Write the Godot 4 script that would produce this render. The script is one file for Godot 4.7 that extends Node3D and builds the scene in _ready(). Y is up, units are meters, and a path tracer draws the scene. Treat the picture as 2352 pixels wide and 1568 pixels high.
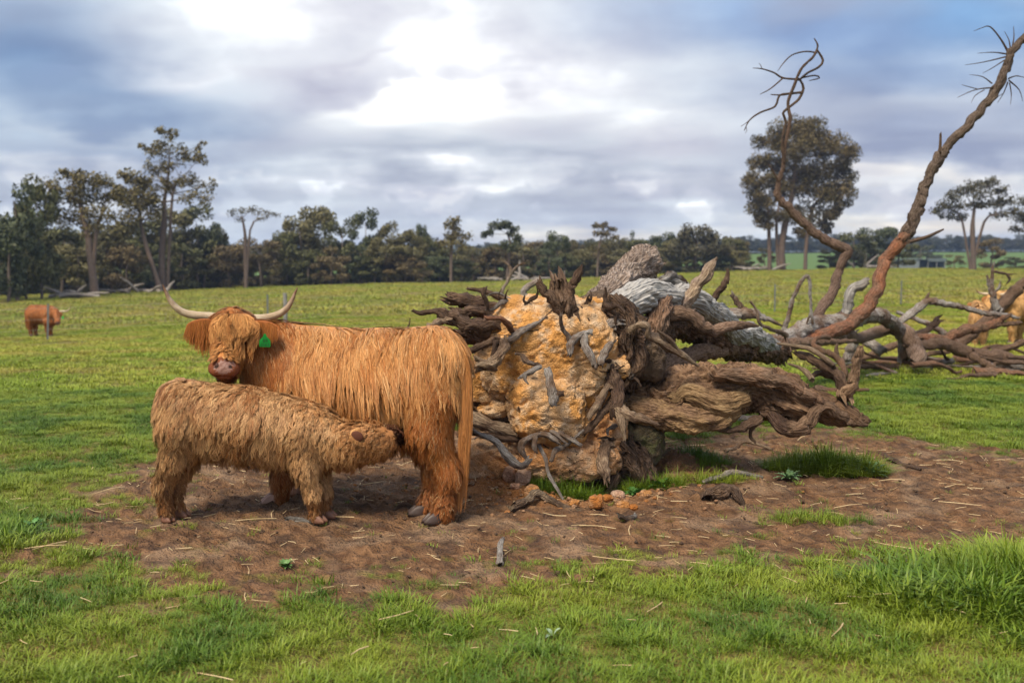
extends Node3D
# A highland cow and her suckling calf beside the root plate of a fallen gum tree, overcast paddock.

const F := 2287.0            # focal length in the units used for layout (picture 2352 units wide)
const EYE := 1.58
const PITCH := 0.0803        # camera tips down a little
var rng := RandomNumberGenerator.new()
var noise := FastNoiseLite.new()      # smooth fractal
var noise1 := FastNoiseLite.new()     # single octave
var cell := FastNoiseLite.new()       # cellular borders
var used := {}
var M := {}

class MB:
	var v := PackedVector3Array()
	var n := PackedVector3Array()
	var c := PackedColorArray()
	var uv := PackedVector2Array()
	var i := PackedInt32Array()
	func quad(a: int, b: int, c2: int, d: int) -> void:
		i.append(a); i.append(b); i.append(c2); i.append(a); i.append(c2); i.append(d)
	func mesh(mat: Material) -> ArrayMesh:
		var a := []
		a.resize(Mesh.ARRAY_MAX)
		a[Mesh.ARRAY_VERTEX] = v
		if c.size() == v.size(): a[Mesh.ARRAY_COLOR] = c
		if uv.size() == v.size(): a[Mesh.ARRAY_TEX_UV] = uv
		if i.size() > 0: a[Mesh.ARRAY_INDEX] = i
		var m := ArrayMesh.new()
		if n.size() == v.size():
			a[Mesh.ARRAY_NORMAL] = n
		else:
			a[Mesh.ARRAY_NORMAL] = calc_normals()
		m.add_surface_from_arrays(Mesh.PRIMITIVE_TRIANGLES, a)
		m.surface_set_material(0, mat)
		return m
	func calc_normals() -> PackedVector3Array:
		var r := PackedVector3Array()
		r.resize(v.size())
		for t in range(0, i.size(), 3):
			var a := i[t]; var b := i[t + 1]; var d := i[t + 2]
			var f := (v[d] - v[a]).cross(v[b] - v[a])
			r[a] += f; r[b] += f; r[d] += f
		for k in r.size():
			r[k] = r[k].normalized()
		return r

# ------------------------------------------------------------------ layout helpers
func P(vx: float, vy: float, d: float) -> Vector3:
	var x := (vx - 1176.0) / F
	var y := -(vy - 784.0) / F
	var yy := y * cos(PITCH) - sin(PITCH)
	var zz := y * sin(PITCH) + cos(PITCH)
	return Vector3(x / zz * d, EYE + yy / zz * d, -d)

func G(vx: float, vy: float) -> Vector3:      # the point of the level foreground seen there
	var x := (vx - 1176.0) / F
	var y := -(vy - 784.0) / F
	var yy := y * cos(PITCH) - sin(PITCH)
	var zz := y * sin(PITCH) + cos(PITCH)
	var d := -EYE / yy * zz
	return Vector3(x / zz * d, 0, -d)

func lut(tab: Array, x: float) -> float:      # smooth table lookup, rows [x, y]
	if x <= tab[0][0]: return tab[0][1]
	for k in range(1, tab.size()):
		if x < tab[k][0]:
			var t: float = (x - tab[k - 1][0]) / (tab[k][0] - tab[k - 1][0])
			return lerpf(tab[k - 1][1], tab[k][1], t * t * (3.0 - 2.0 * t) * 0.5 + t * 0.5)
	return tab[tab.size() - 1][1]

const HL := [[9.0, 0.0], [20.0, -0.45], [32.0, -1.0], [40.0, -1.43], [60.0, -1.75], [90.0, -2.0], [130.0, -2.6], [300.0, -4.0], [450.0, 0.0], [1500.0, 6.0]]
const HC := [[10.0, 0.0], [20.0, -0.3], [40.0, -0.75], [70.0, -0.95], [120.0, -1.12], [150.0, -1.9], [300.0, -3.0], [450.0, 1.0], [1500.0, 8.0]]
const HR := [[15.0, 0.0], [23.0, -0.23], [40.0, -0.47], [80.0, -0.3], [150.0, 0.27], [180.0, -0.4], [260.0, -0.6], [310.0, 0.2], [430.0, 5.0], [560.0, 6.0], [1500.0, 10.0]]
func terrain(x: float, z: float) -> float:
	var d := maxf(-z, 0.5)
	if d < 9.0: return 0.0
	var a := clampf(x / d, -0.75, 0.75)
	if a < -0.12:
		var t := clampf((a + 0.12) / -0.35, 0.0, 1.3)
		return lerpf(lut(HC, d), lut(HL, d), t)
	var t2 := clampf((a + 0.12) / 0.42, 0.0, 1.15)
	t2 = t2 * t2 * (3.0 - 2.0 * minf(t2, 1.0))
	return lerpf(lut(HC, d), lut(HR, d), minf(t2, 1.1))

func on_ground(vx: float, d: float) -> Vector3:
	var x := (vx - 1176.0) / F * d
	return Vector3(x, terrain(x, -d), -d)

func lin(r: float, g: float, b: float) -> Color:   # linear reflectance -> the sRGB value materials expect
	return Color(r, g, b).linear_to_srgb()

# ------------------------------------------------------------------ naming
func numbered(called: String) -> String:
	if not used.has(called):
		used[called] = 0
		return called
	used[called] += 1
	return "%s_%03d" % [called, used[called]]

func thing(called: String, label: String, category: String, at := Vector3.ZERO, group := "") -> Node3D:
	var o := Node3D.new()
	o.name = numbered(called)
	add_child(o)
	o.position = at
	tag(o, label, category, group)
	return o

func tag(o: Node, label: String, category: String, group := "", kind := "") -> void:
	if label != "": o.set_meta("label", label)
	if category != "": o.set_meta("category", category)
	if group != "": o.set_meta("group", group)
	if kind != "": o.set_meta("kind", kind)

func part(parent: Node, called: String, m: Mesh, at := Vector3.ZERO) -> MeshInstance3D:
	var o := MeshInstance3D.new()
	o.name = called if parent != self else numbered(called)
	o.mesh = m
	o.position = at
	parent.add_child(o, true)
	return o

func multi(parent: Node, called: String, m: Mesh, xf: Array, cols: Array) -> MultiMeshInstance3D:
	var mm := MultiMesh.new()
	mm.transform_format = MultiMesh.TRANSFORM_3D
	mm.use_colors = cols.size() > 0
	mm.mesh = m
	mm.instance_count = xf.size()
	for k in xf.size():
		mm.set_instance_transform(k, xf[k])
		if cols.size() > 0: mm.set_instance_color(k, cols[k])
	var o := MultiMeshInstance3D.new()
	o.name = called if parent != self else numbered(called)
	o.multimesh = mm
	parent.add_child(o, true)
	return o

# ------------------------------------------------------------------ textures
func grain_image(w: int, h: int, sx: int, sy: int, seed_: int, freq: float, oct := 4) -> PackedByteArray:
	var f := FastNoiseLite.new()
	f.seed = seed_
	f.noise_type = FastNoiseLite.TYPE_SIMPLEX
	f.frequency = freq
	f.fractal_octaves = oct
	var im := f.get_seamless_image(w / sx, h / sy)
	im.convert(Image.FORMAT_L8)
	im.resize(w, h, Image.INTERPOLATE_CUBIC)
	return im.get_data()

func ramp_texture(data: PackedByteArray, w: int, h: int, stops: Array) -> ImageTexture:
	# stops: [[position, linear colour], ...]
	var tab := PackedByteArray()
	tab.resize(768)
	for k in 256:
		var x := k / 255.0
		var col: Color = stops[0][1]
		for s in range(1, stops.size()):
			if x >= stops[s - 1][0]:
				var t := clampf((x - stops[s - 1][0]) / (stops[s][0] - stops[s - 1][0]), 0.0, 1.0)
				col = (stops[s - 1][1] as Color).lerp(stops[s][1], t)
		col = col.linear_to_srgb()
		tab[k * 3] = int(col.r * 255.0); tab[k * 3 + 1] = int(col.g * 255.0); tab[k * 3 + 2] = int(col.b * 255.0)
	var out := PackedByteArray()
	out.resize(w * h * 3)
	for k in data.size():
		var q := data[k] * 3
		out[k * 3] = tab[q]; out[k * 3 + 1] = tab[q + 1]; out[k * 3 + 2] = tab[q + 2]
	return ImageTexture.create_from_image(Image.create_from_data(w, h, false, Image.FORMAT_RGB8, out))

func grey_texture(data: PackedByteArray, w: int, h: int) -> ImageTexture:
	return ImageTexture.create_from_image(Image.create_from_data(w, h, false, Image.FORMAT_L8, data))

func mix_data(a: PackedByteArray, b: PackedByteArray, wa: float, wb: float) -> PackedByteArray:
	var r := PackedByteArray()
	r.resize(a.size())
	for k in a.size():
		r[k] = clampi(int(128.0 + (a[k] - 128) * wa + (b[k] - 128) * wb), 0, 255)
	return r

func std(tex: Texture2D, height: Texture2D, cm: float, rough: float) -> StandardMaterial3D:
	var m := StandardMaterial3D.new()
	m.vertex_color_use_as_albedo = true
	if tex: m.albedo_texture = tex
	if height:
		m.heightmap_enabled = true
		m.heightmap_texture = height
		m.heightmap_scale = cm
	m.roughness = rough
	m.metallic_specular = 0.4
	return m

func make_materials() -> void:
	# fibrous bark: long grain along the limb
	var g1 := mix_data(mix_data(grain_image(512, 512, 1, 8, 3, 0.045), grain_image(512, 512, 1, 2, 9, 0.03), 1.0, 0.7), grain_image(512, 512, 1, 1, 12, 0.08), 1.0, 0.45)
	var h1 := grey_texture(g1, 512, 512)
	M.bark = std(ramp_texture(g1, 512, 512, [[0.0, Color(0.30, 0.27, 0.25)], [0.35, Color(0.62, 0.56, 0.52)], [0.6, Color(0.86, 0.82, 0.78)], [1.0, Color(1, 1, 1)]]), h1, 1.1, 0.92)
	# rough plated bark
	var g2 := mix_data(grain_image(512, 512, 1, 4, 21, 0.03), grain_image(512, 512, 1, 2, 22, 0.05), 1.3, 0.5)
	M.rough_bark = std(ramp_texture(g2, 512, 512, [[0.0, Color(0.3, 0.27, 0.25)], [0.4, Color(0.6, 0.55, 0.5)], [1.0, Color(1, 1, 1)]]), grey_texture(g2, 512, 512), 2.6, 0.95)
	# weathered bare wood: fine straight grain with splits
	var g3 := mix_data(grain_image(512, 512, 1, 32, 31, 0.06), grain_image(512, 512, 1, 8, 32, 0.02), 0.9, 0.8)
	M.bare_wood = std(ramp_texture(g3, 512, 512, [[0.0, Color(0.35, 0.34, 0.33)], [0.3, Color(0.75, 0.74, 0.73)], [1.0, Color(1, 1, 1)]]), grey_texture(g3, 512, 512), 2.0, 0.85)
	# earth
	var g4 := mix_data(grain_image(512, 512, 1, 1, 41, 0.05, 5), grain_image(512, 512, 1, 1, 42, 0.012, 3), 0.9, 0.8)
	var h4 := grey_texture(g4, 512, 512)
	var t4 := ramp_texture(g4, 512, 512, [[0.0, Color(0.55, 0.5, 0.46)], [0.5, Color(0.85, 0.83, 0.82)], [1.0, Color(1, 1, 1)]])
	var earth := std(t4, h4, 2.0, 0.97)
	earth.uv1_triplanar = true
	earth.uv1_world_triplanar = true
	earth.uv1_scale = Vector3(1.6, 1.6, 1.6)
	M.earth = earth
	var t5 := ramp_texture(g4, 512, 512, [[0.0, Color(0.78, 0.74, 0.7)], [0.5, Color(0.95, 0.94, 0.93)], [1.0, Color(1, 1, 1)]])
	var clay := std(t5, h4, 3.0, 0.97)
	clay.uv1_triplanar = true
	clay.uv1_world_triplanar = true
	clay.uv1_scale = Vector3(3.2, 3.2, 3.2)
	M.clay = clay
	M.fur = std(null, null, 0.0, 0.45)
	M.fur.metallic_specular = 0.32
	M.fur.backlight = Color(0.3, 0.3, 0.3)
	M.hide = std(null, null, 0.0, 0.8)
	M.horn = std(ramp_texture(mix_data(g1, g3, 0.5, 0.5), 512, 512, [[0.0, Color(0.7, 0.65, 0.6)], [0.6, Color(1, 1, 1)], [1.0, Color(1, 1, 1)]]), null, 0.0, 0.42)
	M.hoof = std(null, null, 0.0, 0.45)
	M.nose = std(null, null, 0.0, 0.32)
	M.grass = std(null, null, 0.0, 0.5)
	M.grass.backlight = Color(0.9, 0.9, 0.7)
	M.leaf = std(null, null, 0.0, 0.6)
	M.leaf.backlight = Color(0.5, 0.5, 0.4)
	M.broad_leaf = std(null, null, 0.0, 0.45)
	M.broad_leaf.backlight = Color(0.3, 0.3, 0.2)
	M.straw = std(null, null, 0.0, 0.7)
	M.steel = std(null, null, 0.0, 0.55)
	M.steel.metallic = 0.5
	M.sheet = std(null, null, 0.0, 0.5)
	M.tag = std(null, null, 0.0, 0.4)
	M.print = StandardMaterial3D.new()
	M.print.albedo_color = lin(0.01, 0.02, 0.012)
	M.print.roughness = 0.6

# ------------------------------------------------------------------ sky
const SKY_GAIN := 0.352       # sky radiance for a displayed value of 1
func make_sky() -> Sky:
	# broad cloud masses: x, y, spread x, spread y, colour (as seen), weight; layout units as for the ground
	var blobs := [
		[250, 250, 420, 190, Color(0.54, 0.62, 0.74), 0.9],
		[60, 130, 260, 110, Color(0.47, 0.58, 0.73), 0.9],
		[1350, 90, 230, 70, Color(0.72, 0.76, 0.84), 0.7],
		[2250, 60, 420, 110, Color(0.46, 0.61, 0.79), 1.0],
		[1800, 60, 330, 70, Color(0.56, 0.67, 0.83), 0.9],
		[2050, 170, 420, 80, Color(0.57, 0.65, 0.78), 0.8],
		[2150, 330, 420, 60, Color(0.55, 0.59, 0.70), 0.95],
		[1750, 230, 260, 60, Color(0.68, 0.72, 0.80), 0.7],
		[700, 50, 330, 120, Color(0.95, 0.955, 0.97), 0.9],
		[1020, 110, 380, 140, Color(0.955, 0.96, 0.975), 0.8],
		[1130, 205, 300, 70, Color(0.98, 0.98, 0.99), 0.85],
		[960, 270, 220, 55, Color(1, 0.995, 0.985), 1.0],
		[470, 180, 160, 40, Color(0.93, 0.94, 0.96), 0.8],
		[780, 170, 200, 16, Color(0.80, 0.80, 0.85), 0.7],
		[860, 205, 220, 14, Color(0.78, 0.79, 0.85), 0.7],
		[1500, 290, 200, 60, Color(0.90, 0.90, 0.92), 0.7],
		[250, 330, 260, 22, Color(0.76, 0.80, 0.85), 0.7],
		[120, 400, 240, 24, Color(0.84, 0.86, 0.89), 0.8],
		[720, 330, 300, 50, Color(0.78, 0.80, 0.85), 0.6],
		[1100, 375, 380, 26, Color(0.68, 0.71, 0.77), 0.85],
		[960, 440, 170, 26, Color(0.84, 0.85, 0.89), 0.8],
		[700, 440, 90, 22, Color(0.80, 0.82, 0.87), 0.7],
		[1500, 440, 300, 40, Color(0.74, 0.75, 0.81), 0.8],
		[1350, 500, 350, 22, Color(0.76, 0.79, 0.85), 0.7],
		[820, 455, 120, 16, Color(0.93, 0.94, 0.97), 0.8],
		[1080, 425, 70, 14, Color(0.95, 0.95, 0.97), 0.8],
		[640, 480, 260, 30, Color(0.80, 0.83, 0.88), 0.7],
		[1560, 410, 240, 14, Color(0.86, 0.87, 0.90), 0.7],
		[1950, 395, 160, 12, Color(0.97, 0.95, 0.93), 0.9],
		[2130, 420, 240, 22, Color(0.93, 0.91, 0.89), 0.9],
		[2050, 470, 200, 20, Color(0.80, 0.80, 0.84), 0.8],
		[2150, 515, 300, 20, Color(0.99, 0.94, 0.86), 0.95],
		[1380, 542, 300, 12, Color(1.0, 0.95, 0.86), 1.0],
	]
	var lw := 96
	var lh := 64       # low field covers x -250..2602, y -260..700
	var low := PackedColorArray()
	low.resize(lw * lh)
	for j in lh:
		for i in lw:
			var x := -250.0 + 2852.0 * i / (lw - 1)
			var y := -260.0 + 960.0 * j / (lh - 1)
			var c := Color(0.80, 0.825, 0.865)
			for b in blobs:
				var dx: float = (x - b[0]) / b[2]
				var dy: float = (y - b[1]) / b[3]
				var q := dx * dx + dy * dy
				if q < 6.0:
					c = c.lerp(b[4], exp(-q) * float(b[5]))
			low[j * lw + i] = c
	var n := FastNoiseLite.new()
	n.seed = 5
	n.noise_type = FastNoiseLite.TYPE_SIMPLEX
	n.fractal_octaves = 4
	n.frequency = 1.0
	var fine := FastNoiseLite.new()
	fine.seed = 8
	fine.noise_type = FastNoiseLite.TYPE_SIMPLEX
	fine.fractal_octaves = 5
	fine.frequency = 1.0
	var tw := 640
	var th := 960
	var tile := Image.create_empty(tw, th, false, Image.FORMAT_RGBF)
	for j in th:
		var el := (th - 0.5 - j) / th * PI * 0.5
		var te := tan(minf(el, 1.5))
		for i in tw:
			var az := ((i + 0.5) / tw - 0.5) * PI / 3.0
			var ca := cos(az)
			# cloud sheet far overhead: features shrink and flatten towards the horizon
			var k := 1.0 / (sin(el) + 0.10)
			var px := sin(az) * cos(el) * k
			var pz := ca * cos(el) * k
			var n1 := n.get_noise_2d(px * 0.55 + 3.0, pz * 0.75)
			var n2 := n.get_noise_2d(px * 0.55 - 40.0, pz * 0.75 + 17.0)
			var n3 := fine.get_noise_2d(px * 0.9 + pz * 0.35, pz * 1.3)
			var nb := fine.get_noise_2d(az * 5.0 + 70.0, el * 9.0)      # billows
			var nc := n.get_noise_2d(az * 2.2 + 20.0, el * 4.5 + 9.0)
			n3 = n3 * 0.45 + nb * 0.75
			n1 = n1 * 0.4 + nc * 0.8
			var vx := 1176.0 + tan(az) * F + n1 * 120.0 + n3 * 60.0
			var vy := 600.0 - te / ca * F
			var yy := vy + n2 * 55.0 * clampf((600.0 - vy) / 250.0, 0.15, 1.0) + n3 * 48.0 * clampf((600.0 - vy) / 200.0, 0.2, 1.0)
			var c := Color(0.76, 0.785, 0.84)
			if yy > -260.0:
				var fx := clampf((vx + 250.0) / 2852.0 * (lw - 1), 0.0, lw - 1.001)
				var fy := clampf((yy + 260.0) / 960.0 * (lh - 1), 0.0, lh - 1.001)
				var ix := int(fx)
				var iy := int(fy)
				var tx := fx - ix
				var b0 := iy * lw + ix
				c = low[b0].lerp(low[b0 + 1], tx).lerp(low[b0 + lw].lerp(low[b0 + lw + 1], tx), fy - iy)
			# heaps of cumulus low over the trees
			var heap := clampf(1.0 - absf(vy - 455.0) / 95.0, 0.0, 1.0)
			if heap > 0.0:
				var hq := fine.get_noise_2d(az * 10.0 + 5.0, el * 20.0) + n.get_noise_2d(az * 3.0, el * 5.0) * 0.6
				c = c.lerp(Color(0.94, 0.945, 0.955), smoothstep(0.08, 0.34, hq) * heap * 0.75)
				c = c.lerp(Color(0.66, 0.69, 0.75), smoothstep(0.1, 0.4, -hq) * heap * 0.5)
			var up := clampf((0.0 - vy) / 700.0, 0.0, 1.0)
			if up > 0.0:
				var q := clampf(0.5 + n1 * 0.9 + n3 * 0.5, 0.0, 1.0)
				c = c.lerp(Color(0.58, 0.66, 0.79).lerp(Color(0.97, 0.97, 0.98), q), up)
			var w := 1.0 + n3 * 0.15
			c = Color(clampf(c.r * w, 0, 1.02), clampf(c.g * w, 0, 1.02), clampf(c.b * (1.0 + n3 * 0.11), 0, 1.02)).srgb_to_linear()
			var lum := (c.r + c.g + c.b) / 3.0
			var boost := SKY_GAIN * (1.0 + 0.25 * clampf((lum - 0.8) / 0.2, 0.0, 1.0))
			tile.set_pixel(i, j, Color(c.r * boost, c.g * boost, c.b * boost))
	var flip := tile.duplicate() as Image
	flip.flip_x()
	var full := Image.create_empty(tw * 6, th * 2, false, Image.FORMAT_RGBF)
	full.fill(Color(0.3, 0.3, 0.3))
	for k in 7:
		var x0 := k * tw - tw / 2
		full.blit_rect(tile if posmod(k, 2) == 0 else flip, Rect2i(0, 0, tw, th), Vector2i(x0, 0))
	var sm := PanoramaSkyMaterial.new()
	sm.panorama = ImageTexture.create_from_image(full)
	var s := Sky.new()
	s.sky_material = sm
	return s

func setup_view() -> void:
	var cam := Camera3D.new()
	cam.name = "camera"
	add_child(cam)
	cam.position = Vector3(0, EYE, 0)
	cam.rotation.x = -PITCH
	cam.near = 0.05
	cam.far = 6000.0
	var at := CameraAttributesPhysical.new()
	at.frustum_focal_length = 35.0
	at.exposure_aperture = 2.3
	at.frustum_focus_distance = 6.2
	at.frustum_near = 0.05
	at.frustum_far = 6000.0
	cam.attributes = at
	cam.fov = rad_to_deg(2.0 * atan(784.0 / F))
	cam.current = true
	var env := Environment.new()
	env.background_mode = Environment.BG_SKY
	env.sky = make_sky()
	env.tonemap_mode = Environment.TONE_MAPPER_LINEAR
	env.tonemap_exposure = 3.15
	env.sdfgi_enabled = true
	env.ssao_enabled = true
	env.ssil_enabled = true
	env.fog_enabled = true
	env.fog_density = 0.0003
	env.fog_light_color = Color(0.62, 0.72, 0.9)
	var we := WorldEnvironment.new()
	we.name = "environment"
	we.environment = env
	add_child(we)
	var sun := DirectionalLight3D.new()
	sun.name = "sun"
	sun.light_energy = 0.5
	sun.light_angular_distance = 22.0
	sun.light_color = Color(1.0, 0.94, 0.84)
	sun.shadow_enabled = true
	add_child(sun)
	sun.look_at_from_position(Vector3.ZERO, -Vector3(-0.42, 1.0, 0.6), Vector3.UP)

# ------------------------------------------------------------------ ground
var dirt := PackedFloat32Array()       # bare-earth mask over x -8..8, z -16..0, 5 cm cells
const DN := 320
var prints := []
func in_poly(p: Vector2, poly: PackedVector2Array) -> bool:
	return Geometry2D.is_point_in_polygon(p, poly)

func make_dirt_mask() -> void:
	var vs := [[-300, 1300], [60, 1275], [190, 1190], [235, 1120], [320, 1070], [420, 1045], [600, 1010], [1000, 985], [1450, 1010], [1540, 1002], [1640, 985], [1800, 976], [1960, 985], [2090, 1008], [2352, 1040], [2600, 1060], [2700, 1240], [2352, 1285], [2130, 1300], [1960, 1315], [1700, 1290], [1500, 1283], [1320, 1315], [1130, 1355], [1040, 1395], [900, 1400], [760, 1370], [560, 1385], [430, 1375], [330, 1320], [230, 1290], [-300, 1330]]
	var poly := PackedVector2Array()
	for q in vs:
		var g := G(q[0], q[1])
		poly.append(Vector2(g.x, g.z))
	var pr := RandomNumberGenerator.new()
	pr.seed = 6
	for k in 130: prints.append(Vector2(pr.randf_range(-3.2, 4.2), pr.randf_range(-8.6, -4.8)))
	dirt.resize(DN * DN)
	for j in DN:
		for i in DN:
			dirt[j * DN + i] = 1.0 if in_poly(Vector2(-8.0 + (i + 0.5) * 0.05, -16.0 + (j + 0.5) * 0.05), poly) else 0.0
	# soften by box passes
	for pass_ in 6:
		for axis in 2:
			var src := dirt.duplicate()
			var st := 1 if axis == 0 else DN
			for j in range(4, DN - 4):
				for i in range(4, DN - 4):
					var k := j * DN + i
					dirt[k] = (src[k - 4 * st] + src[k - 2 * st] + src[k] + src[k + 2 * st] + src[k + 4 * st]) * 0.2

func dirt_at(x: float, z: float) -> float:
	var fx := (x + 8.0) * 20.0 - 0.5
	var fz := (z + 16.0) * 20.0 - 0.5
	if fx < 1.0 or fz < 1.0 or fx > DN - 3.0 or fz > DN - 3.0: return 0.0
	var i := int(fx); var j := int(fz)
	var tx := fx - i; var tz := fz - j
	var k := j * DN + i
	var m := lerpf(lerpf(dirt[k], dirt[k + 1], tx), lerpf(dirt[k + DN], dirt[k + DN + 1], tx), tz)
	return m

func bare(x: float, z: float) -> float:      # 1 bare earth, 0 turf, patchy in between
	var m := dirt_at(x, z)
	if m <= 0.0: return 0.0
	var n := noise.get_noise_2d(x * 2.2, z * 2.2) * 0.9 + noise1.get_noise_2d(x * 9.0, z * 9.0) * 0.3
	return clampf((m - 0.48 + n * (0.62 if m < 0.97 else 0.4)) * 2.6 + 0.5, 0.0, 1.0)

func height(x: float, z: float, b: float) -> float:
	var h := terrain(x, z)
	var d := -z
	if d < 30.0:
		h += noise.get_noise_2d(x * 0.8, z * 0.8) * 0.025
		if d < 12.0:
			h += b * (noise.get_noise_2d(x * 7.0, z * 7.0) * 0.022 + absf(noise1.get_noise_2d(x * 13.0 + 50.0, z * 13.0)) * 0.022 + maxf(0.0, noise.get_noise_2d(x * 18.0, z * 18.0 + 5.0) - 0.1) * 0.03 - 0.012)
			if b > 0.3:
				for q in prints:
					var dx: float = x - q.x
					if dx > 0.09 or dx < -0.09: continue
					var dz: float = z - q.y
					if dz > 0.09 or dz < -0.09: continue
					var e2 := (dx * dx + dz * dz) / 0.0022
					h += (-0.022 * exp(-e2) + 0.010 * exp(-(e2 - 1.8) * (e2 - 1.8))) * b
			# hollow scoured under the root plate and the bank of spoil beside it
			var q := Vector2((x - 0.42) / 0.42, (z + 7.15) / 0.42).length_squared()
			h -= 0.16 * exp(-q)
			q = Vector2((x + 0.12) / 0.40, (z + 6.95) / 0.30).length_squared()
			h += 0.11 * exp(-q)
			q = Vector2((x - 1.35) / 0.55, (z + 7.55) / 0.35).length_squared()
			h += 0.10 * exp(-q)
	elif d < 250.0:
		h += noise.get_noise_2d(x * 0.25, z * 0.25) * 0.10
	return h

func axis(fine_a: float, fine_b: float, step: float, lo: float, hi: float, grow: float) -> PackedFloat32Array:
	var left := []
	var s := step
	var p := fine_a
	while p > lo:
		s *= grow
		p -= s
		left.append(maxf(p, lo))
	left.reverse()
	var r := PackedFloat32Array(left)
	p = fine_a
	while p < fine_b:
		r.append(p)
		p += step
	s = step
	p = fine_b
	r.append(p)
	while p < hi:
		s *= grow
		p += s
		r.append(minf(p, hi))
	return r

func turf_color(x: float, z: float) -> Color:
	var d := -z
	var n := noise.get_noise_2d(x * 0.35 + 9.0, z * 0.35) * 0.9 + noise.get_noise_2d(x * 0.06, z * 0.06 + 4.0) * 0.8
	var fresh := Color(0.17, 0.215, 0.018)
	var olive := Color(0.265, 0.255, 0.032)
	var dry := Color(0.31, 0.215, 0.062)
	if d > 200.0: return Color(0.10, 0.18, 0.035)
	var t := clampf(0.45 + n, 0.0, 1.0)
	var c := fresh.lerp(olive, t)
	# seeding grass gone dry, in ragged patches
	var s := noise.get_noise_2d(x * 0.11 + 50.0, z * 0.3) * 1.2 + noise.get_noise_2d(x * 0.9, z * 0.9 + 20.0) * 0.5
	if s > 0.18: c = c.lerp(dry, 0.5)
	return c

func make_ground() -> void:
	var xs := axis(-3.9, 4.1, 0.045, -1100.0, 1100.0, 1.075)
	var zs := axis(-10.2, -3.3, 0.045, -1700.0, 160.0, 1.06)
	var nx := xs.size()
	var nz := zs.size()
	var mb := MB.new()
	mb.v.resize(nx * nz)
	mb.c.resize(nx * nz)
	mb.i.resize((nx - 1) * (nz - 1) * 6)
	var k := 0
	for j in nz:
		var z := zs[j]
		for i in nx:
			var x := xs[i]
			var b := 0.0
			if z > -16.0 and z < 0.0 and absf(x) < 8.0: b = bare(x, z)
			mb.v[k] = Vector3(x, height(x, z, b), z)
			var c := turf_color(x, z)
			if z > -200.0: c = c.lerp(Color(0.10, 0.075, 0.04), 0.4)      # soil and thatch between the blades
			if b > 0.0:
				var n := noise.get_noise_2d(x * 1.3 + 30.0, z * 1.3)
				var n2 := noise.get_noise_2d(x * 11.0, z * 11.0 + 7.0)
				var e := Color(0.245, 0.135, 0.068).lerp(Color(0.085, 0.042, 0.02), clampf(0.45 + n2 * 2.0 + n * 0.8, 0.0, 1.0))
				e = e.lerp(Color(0.32, 0.215, 0.135), clampf(n * 1.5 - 0.05, 0.0, 0.7))
				e = e.lerp(Color(0.075, 0.045, 0.03), clampf(noise.get_noise_2d(x * 2.4 - 9.0, z * 3.4) * 2.2 - 0.35, 0.0, 0.75))
				# orange clay crumbled off the root plate
				var q := Vector2((x - 0.1) / 0.75, (z + 6.75) / 0.42).length_squared()
				e = e.lerp(Color(0.36, 0.155, 0.05), clampf(exp(-q) * 1.2 + n2 * 0.7 - 0.25, 0.0, 0.85))
				q = Vector2((x - 1.5) / 0.8, (z + 7.6) / 0.4).length_squared()
				e = e.lerp(Color(0.22, 0.105, 0.045), clampf(exp(-q) + n2 * 0.6 - 0.3, 0.0, 0.7))
				c = c.lerp(e, b)
			mb.c[k] = c
			k += 1
	k = 0
	for j in nz - 1:
		for i in nx - 1:
			var a := j * nx + i
			mb.i[k] = a; mb.i[k + 1] = a + 1; mb.i[k + 2] = a + nx + 1
			mb.i[k + 3] = a; mb.i[k + 4] = a + nx + 1; mb.i[k + 5] = a + nx
			k += 6
	var o := part(self, "ground", mb.mesh(M.earth))
	tag(o, "paddock ground with a worn bare earth patch and short turf", "ground", "", "structure")

func make_hills() -> void:
	# a low wooded ridge on the horizon
	var mb := MB.new()
	var nx := 160
	var nz := 12
	for j in nz:
		for i in nx:
			var x := -1100.0 + 2200.0 * i / (nx - 1)
			var t := j / float(nz - 1)
			var z := -1150.0 - 420.0 * t
			var top := 22.0 + noise.get_noise_1d(x * 0.012) * 16.0 + noise1.get_noise_2d(x * 0.06, z * 0.02) * 4.0
			mb.v.append(Vector3(x, -6.0 + (top + 6.0) * sin(t * PI), z))
			mb.c.append(Color(0.045, 0.06, 0.04).lerp(Color(0.07, 0.075, 0.045), 0.5 + noise1.get_noise_2d(x * 0.2, z * 0.2)))
	for j in nz - 1:
		for i in nx - 1:
			var a := j * nx + i
			mb.quad(a, a + nx, a + nx + 1, a + 1)
	var o := part(self, "hills", mb.mesh(M.hide))
	tag(o, "low wooded ridge along the horizon", "hill", "", "structure")

# ------------------------------------------------------------------ wood
func cr(a, b, c, d, t: float):
	return 0.5 * ((2.0 * b) + (c - a) * t + (2.0 * a - 5.0 * b + 4.0 * c - d) * t * t + (3.0 * b - a - 3.0 * c + d) * t * t * t)

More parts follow.
